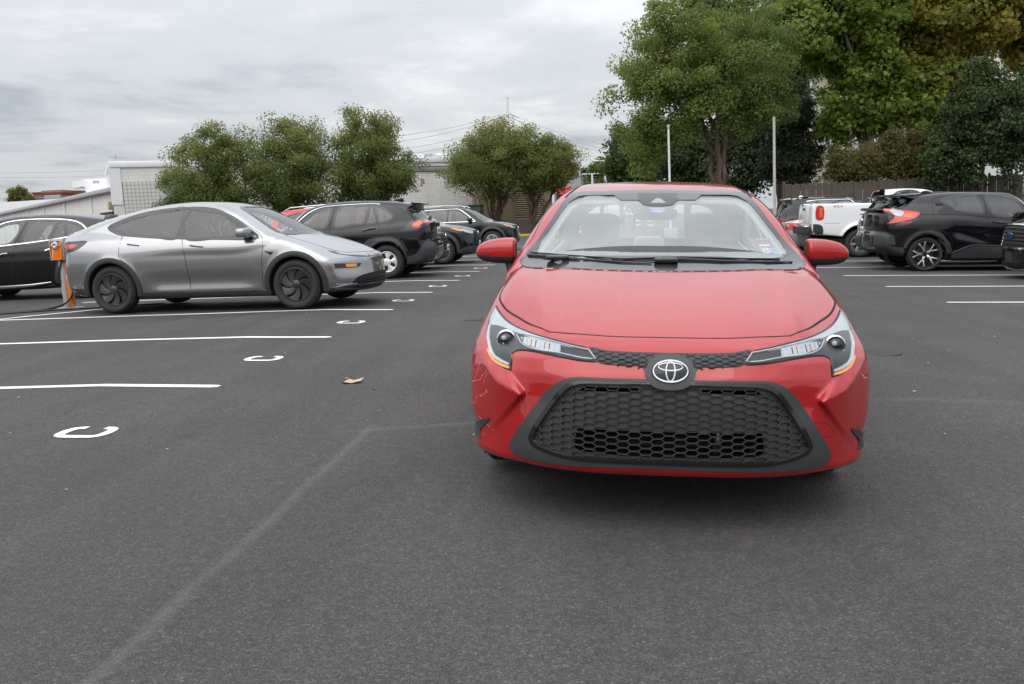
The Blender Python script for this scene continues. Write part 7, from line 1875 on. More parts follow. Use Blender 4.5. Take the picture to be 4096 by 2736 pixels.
# ---- suv facing the aisle: red, black, black (left row, farther on)
def nose_out_suv(name, label, x_nose, y_mid, paint_mat, H=1.70, L=4.6, hw=0.93, lamp='black', wheel=('five', 0.36, 0.235), yaw=0.0, res=0.032, clad=True, rail=False, chrome_dlo=False, group=None, plate_on=True, hood_z=1.05, grille='mesh', side_belt=1.10):
    rw = L-1.0
    side = front_suv(L, hood_z)+[(2.0, side_belt), (2.9, side_belt+0.02), (3.7, side_belt+0.05), (L-0.3, side_belt+0.05), (L-0.06, side_belt), (L, 0.8), (L, 0.55), (L-0.15, 0.33), (3.0, 0.22), (1.2, 0.22), (0.4, 0.22)]
    green = [(1.0, hood_z), (1.35, hood_z+0.26), (1.75, H-0.16), (2.1, H-0.06), (2.5, H-0.01), (3.0, H), (3.7, H-0.03), (L-0.45, H-0.09), (L-0.25, H-0.25), (L-0.12, 1.1), (L-0.2, 0.95), (2.6, 0.9), (1.2, 0.9)]
    p = suv(L, H, hw, side, green, [(0.93, wheel[1], wheel[1]+0.06), (rw, wheel[1], wheel[1]+0.06)], belt=side_belt+0.02)
    zt = H-0.155; zb = side_belt+0.035
    f1 = [(1.66, zb-0.01), (1.95, zb+0.22), (2.20, zt-0.03), (2.52, zt), (2.56, zb)]
    r1 = [(2.70, zb), (2.66, zt), (3.30, zt-0.01), (3.42, zb+0.03)]
    q1 = [(3.52, zb+0.04), (3.44, zt-0.02), (3.85, zt-0.06), (4.05, zb+0.13), (4.0, zb+0.06)]
    dF = [(1.35, 0.35), (1.33, 1.0), (1.8, H-0.26), (2.15, H-0.115), (2.61, H-0.10), (2.63, 1.0), (2.61, 0.35)]
    dR = [(2.61, 0.35), (2.63, 1.0), (2.61, H-0.10), (3.38, H-0.11), (3.50, zb), (3.45, 0.9), (3.2, 0.78), (3.12, 0.35)]
    ws = [(-0.64, hood_z+0.10), (-0.50, H-0.19), (0, H-0.165), (0.50, H-0.19), (0.64, hood_z+0.10), (0, hood_z+0.08)]
    bw = [(-0.55, H-0.20), (0.55, H-0.20), (0.62, 1.2), (-0.62, 1.2)]
    a = math.pi/2+yaw; c, s_ = math.cos(a), math.sin(a)
    car, root = vehicle(p, name, label, place(x_nose, y_mid, a, z=ground_z(x_nose-2)), paint_mat, dlo=[(f1, 'gl_clear'), (r1, 'gl_dark'), (q1, 'gl_dark')], ws=ws, bw=bw, doors=[dF, dR], res=res, wheel=wheel, ys=(0.93, rw), interior=(2.7, L-0.5, 1.1, 2), group=group)
    for v in 'LR':
        if clad:
            for cy in (0.93, rw):
                pl = arc(cy, wheel[1], wheel[1]+0.15, -8, 188, 20, 0.04)+arc(cy, wheel[1], wheel[1]+0.066, 188, -8, 20, 0.02)
                car.patch('arch_cladding', pl, v, M['clad2'], root, off=0.018, thick=0.05, res=0.035, raw=True)
            car.patch('sill_cladding', [(1.35, 0.40, 1), (rw-0.45, 0.42, 1), (rw-0.45, 0.26, 1), (1.35, 0.25, 1)], v, M['clad2'], root, off=0.014, thick=0.03, res=0.08)
        if chrome_dlo:
            car.strip('window_chrome', [(1.55, zb-0.03), (1.92, zb+0.27), (2.19, zt+0.035), (2.6, zt+0.055), (3.4, zt+0.04), (3.9, zt-0.02)], v, 0.03, M['chrome'], root, off=0.006, height=0.005)
            car.strip('window_chrome', [(1.55, zb-0.035), (2.6, zb-0.03), (3.6, zb+0.01)], v, 0.03, M['chrome'], root, off=0.006, height=0.005)
        car.strip('handle', [(2.30, 0.97), (2.52, 0.985)], v, 0.04, paint_mat, root, off=0.02, height=0.014, sink=0.0)
    for mir in (False, True):
        s = -1 if mir else 1
        hl = car.patch('headlight', [(0.40, 0.86), (0.60, 0.90), (0.78, 0.955), (0.86, 0.98, 1), (0.85, 0.91), (0.74, 0.83), (0.56, 0.79), (0.42, 0.80)], 'F', M['lamp_in'], root, off=0.005, thick=0.01, res=0.035, mirror=mir)
        car.patch('headlight_lens', [(0.44, 0.855), (0.60, 0.888), (0.74, 0.93), (0.76, 0.88), (0.70, 0.835), (0.56, 0.805), (0.46, 0.81)], 'F', M['white_lens'], hl, off=0.009, thick=0.006, res=0.03, mirror=mir)
        car.patch('turn_signal', [(0.775, 0.935), (0.86, 0.97, 1), (0.855, 0.90), (0.79, 0.875)], 'F', M['amber'], hl, off=0.010, thick=0.006, res=0.03, mirror=mir)
        mirror_box(car, root, s, 1.72, hood_z+0.10, paint_mat)
        car.patch('fog_surround', [(0.58, 0.60), (0.76, 0.66), (0.80, 0.50), (0.70, 0.42), (0.56, 0.46)], 'F', M['gloss'], root, off=0.006, thick=0.012, res=0.04, mirror=mir)
    gr = car.patch('grille', [(-0.40, 0.86), (0, 0.875), (0.40, 0.86), (0.52, 0.62), (0.46, 0.50), (0, 0.48), (-0.46, 0.50), (-0.52, 0.62)], 'F', M['seam'], root, off=0.005, thick=0.02, res=0.05)
    for k in range(5 if grille == 'mesh' else 4):
        zz = 0.53+k*0.075
        car.strip('grille_bar', [(-0.44, zz), (0, zz+0.008), (0.44, zz)], 'F', 0.02 if grille == 'mesh' else 0.03, M['clad2'] if grille == 'mesh' else M['chrome'], gr, off=0.012, height=0.008)
    P, h = car.project(np.array([(0.0, 0.80)]), 'F')
    b = MB(); b.lathe([(0.0, 0.0), (0.055, 0.0), (0.075, 0.012), (0.075, 0.025)], 24, 'y', org=(0, P[0][1]-0.03, 0.80)); b.build('badge', M['chrome'], gr, smooth=True)
    car.patch('bumper_cladding', [(-0.86, 0.42), (-0.5, 0.46), (0, 0.45), (0.5, 0.46), (0.86, 0.42), (0.84, 0.28), (0, 0.26), (-0.84, 0.28)], 'F', M['clad2'], root, off=0.012, thick=0.03, res=0.06)
    if plate_on: plate(car, root, 'F', 0.52)
    if rail:
        for s in (-1, 1):
            b = MB(); b.tube([(s*0.56, 1.95, H-0.07), (s*0.58, 2.1, H+0.0), (s*0.585, 2.9, H+0.035), (s*0.58, L-0.8, H+0.0), (s*0.56, L-0.65, H-0.07)], 0.018, 8); b.build('roof_rail', M['rim'] if rail == 'silver' else M['gloss'], root, smooth=True)
    return root
nose_out_suv('parked_suv', 'bright red SUV whose nose shows just behind the tail of the black hubcap SUV', -4.05, 22.75, M['red2'], H=1.67, L=4.6, rail='silver', hood_z=1.02)
nose_out_suv('parked_suv', 'black SUV facing the aisle right behind the red SUV, with five-spoke alloys', -3.66, 25.75, M['black'], H=1.70, group='black SUVs along the left row')
nose_out_suv('parked_suv', 'farthest black SUV of the left row, chrome-edged windows, in front of the transformer box', -3.45, 35.2, M['black'], H=1.73, L=4.9, hw=0.96, chrome_dlo=True, rail='silver', grille='chrome', hood_z=1.08, side_belt=1.13, wheel=('five', 0.38, 0.245), group='black SUVs along the left row')

# ---- black suv with chrome trims behind the charging post (nose away from the aisle)
def build_chrome_suv():
    side = front_suv(4.65, 1.02)+[(2.03, 1.04), (2.64, 1.075), (3.2, 1.12), (3.7, 1.17), (4.2, 1.17), (4.5, 1.12), (4.6, 0.95), (4.63, 0.7), (4.58, 0.45), (4.4, 0.32), (3.0, 0.21), (1.2, 0.21), (0.4, 0.22)]
    green = [(1.0, 1.0), (1.30, 1.30), (1.58, 1.535), (1.91, 1.605), (2.36, 1.64), (2.84, 1.635), (3.3, 1.615), (3.6, 1.58), (3.88, 1.54), (4.15, 1.49), (4.25, 1.42), (4.42, 1.20), (4.4, 1.0), (4.2, 0.9), (2.6, 0.88), (1.2, 0.9)]
    p = suv(4.65, 1.645, 0.95, side, green, [(0.90, 0.36, 0.42), (3.62, 0.36, 0.42)], belt=1.09)
    f1 = [(1.62, 1.06), (1.80, 1.26), (2.02, 1.425), (2.25, 1.475), (2.45, 1.48), (2.27, 1.095), (2.0, 1.075)]
    r1 = [(2.51, 1.12), (2.64, 1.48), (2.9, 1.485), (3.14, 1.465), (3.03, 1.16)]
    r2 = [(3.09, 1.165), (3.19, 1.462), (3.29, 1.452), (3.345, 1.19)]
    q1 = [(3.41, 1.20), (3.35, 1.445), (3.5, 1.41), (3.64, 1.35), (3.74, 1.265), (3.66, 1.225)]
    dF = [(1.34, 0.28), (1.32, 1.0), (1.6, 1.3), (2.0, 1.52), (2.56, 1.545), (2.57, 1.11), (2.40, 1.06), (2.30, 0.81), (2.317, 0.28)]
    dR = [(2.317, 0.28), (2.30, 0.81), (2.40, 1.06), (2.57, 1.11), (2.56, 1.545), (3.30, 1.51), (3.38, 1.18), (3.4, 0.95), (3.2, 0.78), (3.06, 0.30)]
    ws = [(-0.62, 1.12), (-0.50, 1.46), (0, 1.49), (0.50, 1.46), (0.62, 1.12), (0, 1.09)]
    bw = [(-0.52, 1.43), (0.52, 1.43), (0.60, 1.23), (-0.60, 1.23)]
    car, root = vehicle(p, 'parked_suv', 'black SUV with chrome window frame and sill strip behind the charging post', place(-10.03-3.62, 16.35+0.95, -math.pi/2, z=0.03), M['black'],
        dlo=[(f1, 'gl_clear'), (r1, 'gl_dark'), (r2, 'gl_dark'), (q1, 'gl_dark')], ws=ws, bw=bw, doors=[dF, dR], res=0.03, wheel=('five', 0.36, 0.245), ys=(0.90, 3.62), interior=(2.55, 4.2, 1.05, 2), group='black SUVs along the left row', arches=[(0.90, 0.36, 0.426, 0.485, -5, 185, 0), (3.62, 0.36, 0.426, 0.485, -5, 185, 0)])
    for v in 'LR':
        car.strip('window_chrome', [(1.5, 1.02), (1.74, 1.30), (2.0, 1.475), (2.26, 1.525), (2.6, 1.538), (2.95, 1.53), (3.31, 1.50), (3.53, 1.455), (3.67, 1.39), (3.80, 1.27), (3.83, 1.225), (3.64, 1.203), (3.18, 1.143), (2.64, 1.095), (2.05, 1.055)], v, 0.03, M['chrome'], root, off=0.006, height=0.005, closed=True)
        car.strip('sill_chrome', [(1.40, 0.265), (2.30, 0.275), (2.6, 0.29), (3.03, 0.33)], v, [0.05, 0.055, 0.05, 0.025], M['chrome'], root, off=0.012, height=0.006)
        car.patch('sill_cladding', [(1.34, 0.24, 1), (3.08, 0.29, 1), (3.1, 0.16, 1), (1.34, 0.14, 1)], v, M['clad'], root, off=0.012, thick=0.03, res=0.08)
        car.strip('handle', [(3.0, 0.935), (3.1, 0.96), (3.22, 0.965)], v, 0.035, M['chrome'], root, off=0.02, height=0.012, sink=0.0)
        car.strip('handle', [(2.04, 0.885), (2.13, 0.91), (2.23, 0.915)], v, 0.035, M['chrome'], root, off=0.02, height=0.012, sink=0.0)
    for s in (-1, 1): mirror_box(car, root, s, 1.70, 1.07, M['black'])
build_chrome_suv()
# ------------------------------------------------------------ right row
RT_A = math.pi/2
def build_coupe_suv():
    k = lambda y, z: (y, z+0.036*(3.47-y))
    side = front_suv(4.62, 1.05)+[(2.1, 1.14), (2.7, 1.20), (3.3, 1.235), (3.8, 1.28), (4.25, 1.33), (4.40, 1.33), (4.45, 1.25), (4.46, 0.97), (4.45, 0.875), (4.50, 0.80), (4.51, 0.70), (4.50, 0.54), (4.38, 0.44), (4.1, 0.34), (3.0, 0.23), (1.2, 0.23), (0.4, 0.24)]
    green = [(1.0, 1.05), (1.26, 1.45), (1.60, 1.665), (1.96, 1.70), (2.58, 1.72), (3.17, 1.705), (3.52, 1.66), (3.72, 1.625), (3.80, 1.585), (4.10, 1.40), (4.30, 1.33), (4.2, 1.1), (3.9, 0.95), (2.6, 0.9), (1.2, 0.9)]
    p = suv(4.62, 1.72, 0.945, side, green, [(0.90, 0.375, 0.43), (3.49, 0.375, 0.43)], belt=1.20,
        sculpt=lambda y, z: 0.035*gauss(y, 3.75, 0.55)*gauss(z, 0.98, 0.22)-0.045*gauss(z-(0.62+0.28*(y-2.0)), 0, 0.14)*sstep(1.6, 2.0, y)*(1-sstep(2.8, 3.1, y)))
    f1 = [(1.50, 1.17), (1.50, 1.33), (1.62, 1.48), (1.86, 1.575), (2.19, 1.60), (2.10, 1.22)]
    r1 = [(2.33, 1.255), (2.42, 1.59), (2.85, 1.57), (2.88, 1.34), (2.73, 1.295), (2.52, 1.265)]
    r2 = [(2.90, 1.385), (2.885, 1.555), (3.10, 1.525)]
    dF = [(1.35, 0.40), (1.35, 1.0), (1.42, 1.35), (1.62, 1.54), (1.86, 1.635), (2.31, 1.655), (2.24, 1.17), (2.20, 0.95), (2.21, 0.40)]
    dR = [(2.21, 0.40), (2.20, 0.95), (2.24, 1.17), (2.31, 1.655), (2.9, 1.63), (3.32, 1.54), (3.335, 1.25), (3.27, 0.96), (3.05, 0.80), (2.95, 0.62), (2.93, 0.40)]
    bw = [(-0.46, 1.57), (0.46, 1.57), (0.62, 1.40), (-0.62, 1.40)]
    ws = [(-0.62, 1.15), (-0.48, 1.54), (0, 1.57), (0.48, 1.54), (0.62, 1.15), (0, 1.11)]
    car, root = vehicle(p, 'coupe_suv', 'black coupe-like SUV with bright Y-spoke wheels and a jutting red tail lamp', place(6.81+3.47, 20.64+0.945, RT_A, z=ground_z(6.81)-0.036*0+0.0, tilt=-0.0358), M['black'],
        dlo=[(f1, 'gl_dark'), (r1, 'gl_dark'), (r2, 'gl_dark')], ws=ws, bw=bw, doors=[dF, dR], res=0.026, wheel=('yspoke', 0.372, 0.288), ys=(0.90, 3.49), interior=(2.5, 4.0, 1.15, 2), spin=(0.0, 0.31, 0.0, 0.31))
    root.location.z = ground_z(6.81)+0.0358*3.47*-1
    for v in 'LR':
        for cy in (3.49, 0.90):
            o = [(cy+0.476, 0.53), (cy+0.362, 0.715), (cy+0.21, 0.84), (cy-0.066, 0.892), (cy-0.313, 0.80), (cy-0.49, 0.61), (cy-0.55, 0.39)]
            i = [(cy-0.44, 0.39), (cy-0.40, 0.545), (cy-0.255, 0.735), (cy-0.067, 0.815), (cy+0.17, 0.775), (cy+0.315, 0.675), (cy+0.42, 0.49)]
            car.patch('arch_cladding', o+i, v, M['clad'], root, off=0.018, thick=0.05, res=0.035, raw=True)
        car.patch('sill_cladding', [(2.95, 0.39, 1), (2.54, 0.55), (2.19, 0.54), (1.35, 0.52), (1.35, 0.28, 1), (2.95, 0.28, 1)], v, M['clad'], root, off=0.016, thick=0.03, res=0.06)
        car.strip('sill_crease', [(2.93, 0.40), (2.54, 0.555), (2.19, 0.545), (1.4, 0.525)], v, 0.03, M['clad2'], root, off=0.018, height=0.012)
        car.patch('bumper_cladding', [(4.62, 0.82), (4.40, 0.79), (4.29, 0.59), (3.95, 0.51, 1), (3.95, 0.36, 1), (4.17, 0.36), (4.42, 0.47), (4.62, 0.56)], v, M['clad'], root, off=0.016, thick=0.04, res=0.05)
        vt = car.patch('bumper_vent', [(4.36, 0.80), (4.17, 0.79, 1), (4.12, 0.585, 1), (4.28, 0.59)], v, M['clad2'], root, off=0.010, thick=0.02, res=0.05)
        # tail lamp standing out of the body
        tb = car.patch('tail_lamp', [(4.36, 1.325), (4.06, 1.31), (3.70, 1.275), (3.63, 1.24), (3.72, 1.155), (4.07, 1.06), (4.30, 1.03, 1), (4.16, 1.19)], v, M['red_lens'], root, off=0.035, thick=0.07, res=0.04)
        car.patch('reverse_lens', [(4.24, 1.295), (4.04, 1.29), (3.96, 1.25), (4.06, 1.175), (4.17, 1.215)], v, M['white_lens'], tb, off=0.040, thick=0.008, res=0.03)
        car.patch('turn_light', [(3.96, 1.225), (3.76, 1.235), (3.70, 1.21), (3.78, 1.165), (3.98, 1.165)], v, M['orange_lens'], tb, off=0.040, thick=0.008, res=0.03)
        car.patch('reflector', [(4.17, 1.0), (3.98, 1.075), (3.79, 1.08), (3.98, 0.99)], v, M['red_dark'], root, off=0.006, thick=0.008, res=0.04)
        car.strip('handle', [(2.14, 1.06), (2.0, 1.045), (1.88, 1.04)], v, 0.05, M['gloss'], root, off=0.02, height=0.015, sink=0.0)
        hr = car.patch('handle', [(3.28, 1.475, 1), (3.12, 1.455, 1), (3.14, 1.41, 1), (3.28, 1.405, 1)], v, M['seam'], root, off=0.002, thick=0.004, res=0.04)
        car.strip('shoulder_line', [(3.62, 1.24), (3.3, 1.235), (2.8, 1.215), (2.2, 1.165), (1.4, 1.12)], v, 0.02, M['black'], root, off=0.001, height=0.006)
        car.strip('door_frame', [(1.42, 1.16), (1.44, 1.36), (1.60, 1.525), (1.86, 1.62), (2.3, 1.64), (2.85, 1.615), (3.15, 1.54), (3.0, 1.42), (2.87, 1.33), (2.73, 1.265), (2.4, 1.235)], v, 0.035, M['gloss'], root, off=0.004, height=0.003)
    b = MB(); b.add(*rounded(0, 3.80, 1.64, 0.60, 0.20, 0.022, 0.02, -0.05)); sp = b.build('spoiler', M['black'], root, smooth=True)
    for s in (-1, 1):
        b = MB(); b.add([(s*0.62, 3.3, 1.62), (s*0.62, 3.9, 1.62), (s*0.64, 3.55, 1.52), (s*0.64, 3.32, 1.54), (s*0.58, 3.3, 1.62), (s*0.58, 3.9, 1.62), (s*0.60, 3.55, 1.52), (s*0.60, 3.32, 1.54)], [(0, 1, 2, 3), (7, 6, 5, 4), (0, 4, 5, 1), (1, 5, 6, 2), (2, 6, 7, 3), (3, 7, 4, 0)])
        b.build('spoiler_end', M['gloss'], sp, bevel=0.004)
        mirror_box(car, root, s, 1.55, 1.20, M['black'])
    b = MB(); b.prism([(3.10, 1.70), (3.35, 1.68), (3.33, 1.745), (3.24, 1.75)], -0.03, 0.03); b.build('roof_fin', M['black'], root, bevel=0.01)
    b = MB(); b.add(*rounded(0, 4.40, 1.34, 0.66, 0.12, 0.035, 0.03, 0.1)); b.build('tailgate_lip', M['gloss'], root, smooth=True)
    car.patch('plate_recess', [(-0.36, 1.22), (0.36, 1.22), (0.42, 0.95), (-0.42, 0.95)], 'B', M['gloss'], root, off=0.006, thick=0.02, res=0.06)
    plate(car, root, 'B', 1.06, mat='hub')
build_coupe_suv()

def tail_out_suv(name, label, x_tail, y_mid, paint_mat, H=1.70, L=4.6, hw=0.93, wheel=('five', 0.365, 0.235), z=None, chrome=False, lamp='red_dark', group=None, res=0.032, rails=False, glow=False):
    rw = L-1.0; bl = 1.14
    side = front_suv(L, 1.04)+[(2.0, bl-0.03), (2.9, bl), (3.7, bl+0.04), (L-0.35, bl+0.06), (L-0.10, bl+0.0), (L-0.05, 0.95), (L-0.06, 0.80), (L, 0.68), (L-0.02, 0.48), (L-0.15, 0.35), (3.0, 0.23), (1.2, 0.23), (0.4, 0.23)]
    green = [(1.0, 1.04), (1.38, 1.32), (1.78, H-0.14), (2.1, H-0.05), (2.5, H-0.01), (3.0, H), (3.7, H-0.03), (L-0.55, H-0.08), (L-0.34, H-0.12), (L-0.38, H-0.20), (L-0.20, H-0.45), (L-0.10, 1.12), (L-0.2, 0.95), (2.6, 0.9), (1.2, 0.9)]
    p = suv(L, H, hw, side, green, [(0.93, wheel[1], wheel[1]+0.06), (rw, wheel[1], wheel[1]+0.06)], belt=bl+0.02)
    zt = H-0.155; zb = bl+0.035
    f1 = [(1.66, zb-0.01), (1.95, zb+0.22), (2.20, zt-0.03), (2.52, zt), (2.56, zb)]
    r1 = [(2.70, zb), (2.66, zt), (3.30, zt-0.01), (3.42, zb+0.03)]
    q1 = [(3.52, zb+0.04), (3.44, zt-0.02), (3.75, zt-0.05), (4.0, zb+0.15), (3.9, zb+0.06)]
    dF = [(1.35, 0.35), (1.33, 1.0), (1.8, H-0.26), (2.15, H-0.115), (2.61, H-0.10), (2.63, 1.0), (2.61, 0.35)]
    dR = [(2.61, 0.35), (2.63, 1.0), (2.61, H-0.10), (3.38, H-0.11), (3.50, zb), (3.45, 0.9), (3.2, 0.78), (3.12, 0.35)]
    bw = [(-0.54, H-0.20), (0.54, H-0.20), (0.64, 1.24), (-0.64, 1.24)]
    ws = [(-0.62, 1.15), (-0.50, H-0.20), (0, H-0.17), (0.50, H-0.20), (0.62, 1.15), (0, 1.11)]
    xw = x_tail+1.0
    car, root = vehicle(p, name, label, place(x_tail+L, y_mid, RT_A, z=ground_z(xw)-0.0358*rw if z is None else z, tilt=-0.0358), paint_mat, dlo=[(f1, 'gl_clear'), (r1, 'gl_dark'), (q1, 'gl_dark')], ws=ws, bw=bw, doors=[dF, dR], res=res, wheel=wheel, ys=(0.93, rw), interior=(2.7, L-0.5, 1.1, 2), group=group)
    for v in 'LR':
        for cy in (0.93, rw):
            car.patch('arch_cladding', arc(cy, wheel[1], wheel[1]+0.13, -8, 188, 20)+arc(cy, wheel[1], wheel[1]+0.066, 188, -8, 20), v, M['clad2'], root, off=0.018, thick=0.05, res=0.035, raw=True)
        tl = car.patch('tail_lamp', [(L-0.42, 1.03), (L-0.12, 1.05), (L-0.06, 1.0), (L-0.07, 0.90), (L-0.18, 0.885), (L-0.30, 0.96)], v, M[lamp], root, off=0.006, thick=0.012, res=0.04)
        if chrome: car.strip('window_chrome', [(1.55, zb-0.03), (1.92, zb+0.27), (2.19, zt+0.035), (2.6, zt+0.055), (3.4, zt+0.04), (3.75, zt)], v, 0.03, M['chrome'], root, off=0.006, height=0.005)
        car.strip('handle', [(3.22, 1.0), (3.42, 1.01)], v, 0.04, paint_mat, root, off=0.02, height=0.014, sink=0.0)
        car.strip('fuel_flap_gap', [(3.70, 1.05), (3.88, 1.05), (3.89, 0.90), (3.70, 0.90)], v, 0.006, M['seam'], root, off=0.0006, height=0.0003, closed=True)
    for mir in (False, True):
        s = -1 if mir else 1
        car.patch('tail_light', [(0.46, 1.02), (0.80, 1.03), (0.86, 0.99), (0.84, 0.93), (0.62, 0.92), (0.48, 0.97)], 'B', M[lamp], root, off=0.006, thick=0.012, res=0.04, mirror=mir)
        mirror_box(car, root, s, 1.72, 1.15, paint_mat)
        if rails:
            b = MB(); b.tube([(s*0.56, 1.95, H-0.07), (s*0.58, 2.1, H+0.0), (s*0.585, 2.9, H+0.035), (s*0.58, L-0.8, H+0.0), (s*0.56, L-0.65, H-0.07)], 0.018, 8); b.build('roof_rail', M['gloss'], root, smooth=True)
    car.patch('bumper_cladding', [(-0.88, 0.60), (0.88, 0.60), (0.85, 0.38), (0, 0.34), (-0.85, 0.38)], 'B', M['clad'], root, off=0.010, thick=0.03, res=0.07)
    plate(car, root, 'B', 0.86)
    b = MB(); b.add(*rounded(0, L-0.40, H-0.105, 0.56, 0.14, 0.02, 0.02, -0.15)); b.build('spoiler', paint_mat, root, smooth=True)
    b = MB(); b.prism([(L-1.2, H-0.02), (L-0.95, H-0.045), (L-0.97, H+0.03), (L-1.06, H+0.04)], -0.03, 0.03); b.build('roof_fin', paint_mat, root, bevel=0.01)
    b = MB(); b.tube([(0.0, L-0.20, 1.26), (0.1, L-0.13, 1.24), (0.45, L-0.12, 1.23)], [0.03, 0.02, 0.008], 8); b.build('wiper', M['clad'], root, smooth=True)
    b = MB(); b.lathe([(0, 0), (0.05, 0), (0.065, -0.012), (0.065, -0.03)], 24, 'y', org=(0, L-0.02, 1.08)); b.build('badge', M['chrome'], root, smooth=True)
    return root
tail_out_suv('parked_suv', 'slate blue SUV whose tail stands between the white pickup and the black coupe-like SUV', 6.25, 23.95, M['navy'], H=1.78, L=4.7)
tail_out_suv('parked_suv', 'black SUV with chrome window line standing under the metal lamp pole behind the white pickup', 6.15, 35.3, M['black'], H=1.86, L=4.75, chrome=True, rails=True, lamp='red_lens', wheel=('five', 0.38, 0.245))
tail_out_suv('parked_suv', 'white SUV mostly hidden behind the black SUV beyond the pickup', 6.7, 38.6, M['white'], H=1.95, L=4.9, wheel=('five', 0.38, 0.245))

def build_pickup():
    L = 5.56; hw = 0.98
    side = [(0.10, 0.32), (0.0, 0.45), (0.0, 0.85), (0.06, 1.08), (0.3, 1.18), (1.2, 1.24), (1.6, 1.25), (3.0, 1.25), (3.5, 1.46), (3.6, 1.555, 1), (5.50, 1.555, 1), (5.54, 1.50), (5.54, 0.80), (5.50, 0.66, 1), (4.9, 0.62), (3.2, 0.42), (1.6, 0.38), (0.5, 0.38)]
    green = [(1.25, 1.2), (1.60, 1.58), (1.95, 1.83), (2.25, 1.93), (2.7, 1.97), (3.2, 1.96), (3.42, 1.92), (3.50, 1.5), (3.5, 1.1), (2.6, 0.9), (1.4, 1.0)]
    p = dict(L=L, H=2.03, hw=hw, side=side, green=green, raster=0.014, plan=[(-0.2, 0.95), (0.9, 0.985), (2, 0.98), (3.5, 0.985), (4.2, 1.0), (5.6, 0.985)],
        sect=[(0, 0.93), (0.5, 0.97), (0.8, 1.0), (1.1, 0.995), (1.4, 0.985), (1.5, 0.975), (1.7, 0.94)], gx=[(0.7, hw), (1.3, 0.93), (1.6, 0.84), (1.9, 0.72), (2.0, 0.6), (2.1, 0.5)],
        bowf=(0.3, 3), bowr=(0.03, 3), crown=0.0, round=0.05, ground=0.08, blend=0.03, gbow=0.15, gbowr=0.05, gcrown=0.02, wells=[(0.95, 0.41, 0.50), (4.18, 0.41, 0.52)], flare=0.035, cabin=(1.3, 3.4), lining_z=1.0,
        extra=lambda f, x, y, z: np.maximum(f, -np.maximum.reduce([x-0.88, 3.68-y, y-5.44, 1.02-z])))
    dF = [(1.35, 0.45), (1.35, 1.2), (1.9, 1.80), (2.2, 1.90), (2.5, 1.91), (2.5, 0.45)]
    w1 = [(1.72, 1.34), (1.98, 1.66), (2.2, 1.82), (2.42, 1.84), (2.42, 1.34)]; w2 = [(2.58, 1.34), (2.58, 1.84), (3.2, 1.80), (3.3, 1.36)]
    car, root = vehicle(p, 'pickup_truck', 'white four-wheel-drive pickup with its tailgate towards the aisle', place(5.75+L, 27.2+hw, RT_A, z=ground_z(7.15)-0.0358*4.18, tilt=-0.0358), M['white'],
        dlo=[(w1, 'gl_clear'), (w2, 'gl_dark')], ws=[(-0.68, 1.32), (-0.55, 1.80), (0, 1.84), (0.55, 1.80), (0.68, 1.32), (0, 1.30)], bw=[(-0.6, 1.86), (0.6, 1.86), (0.66, 1.58), (-0.66, 1.58)], doors=[dF], res=0.03, wheel=('six', 0.405, 0.255), ys=(0.95, 4.18), interior=(2.7, 3.3, 1.3, 1))
    for v in 'LR':
        tl = car.patch('tail_lamp', [(5.40, 1.475), (5.24, 1.465), (5.235, 1.10), (5.41, 1.10)], v, M['red_lens'], root, off=0.012, thick=0.02, res=0.05)
        car.patch('tail_light', [(5.32, 1.42), (5.262, 1.415), (5.26, 1.15), (5.32, 1.15)], v, M['orange_lens'], tl, off=0.018, thick=0.008, res=0.04)
        car.strip('bed_crease', [(5.2, 0.985), (4.75, 0.985)], v, 0.008, M['seam'], root, off=0.0006, height=0.0004)
        car.strip('bed_rail_cap', [(3.7, 1.553), (4.6, 1.553), (5.45, 1.553)], v, 0.03, M['clad'], root, off=0.002, height=0.006)
        car.patch('bumper_corner', [(5.60, 0.93), (5.26, 0.92), (5.24, 0.64), (5.50, 0.62), (5.60, 0.66)], v, M['clad'], root, off=0.02, thick=0.05, res=0.05)
    for s in (-1, 1):
        c = bpy.data.curves.new('lettering', 'FONT'); c.body = '4X4'; c.size = 0.13; c.extrude = 0.0006; c.space_character = 1.25; c.align_x = 'CENTER'
        P, h = car.project(np.array([(4.82, 1.445)]), 'L' if s < 0 else 'R'); tmp = bpy.data.objects.new('tmp', c); link(tmp)
        dg = bpy.context.evaluated_depsgraph_get(); me = bpy.data.meshes.new_from_object(tmp.evaluated_get(dg)); bpy.data.objects.remove(tmp); me.materials.clear(); me.materials.append(M['badge_red'])
        o = bpy.data.objects.new('lettering', me); link(o, root)
        # text runs towards the nose on the near side
        xv = Vector((0, -1, 0)) if s < 0 else Vector((0, 1, 0)); zv = Vector((s, 0, 0)); yv = Vector((0, 0, 1))
        o['kind'] = 'stuff'
        o.matrix_local = Matrix(((xv.x, yv.x, zv.x, P[0][0]+s*0.004), (xv.y, yv.y, zv.y, 4.82), (xv.z, yv.z, zv.z, 1.42), (0, 0, 0, 1)))
    b = MB(); b.box(-0.93, 0.93, 5.55, 5.70, 0.66, 0.90); b.build('rear_bumper', M['clad'], root, bevel=0.03)
    b = MB(); b.box(-0.95, 0.95, 5.60, 5.735, 0.86, 0.92); b.build('bumper_chrome', M['chrome'], root, bevel=0.02)
    b = MB(); b.box(-0.62, 0.62, 5.545, 5.56, 0.98, 1.50); b.build('tailgate', M['white'], root, bevel=0.01)
    b = MB(); b.box(-0.12, 0.12, 5.56, 5.585, 1.36, 1.43); b.build('handle', M['gloss'], root, bevel=0.01)
    b = MB(); b.box(-0.16, 0.16, 3.485, 3.52, 1.88, 1.925); b.build('brake_light', M['red_lens'], root, bevel=0.008)
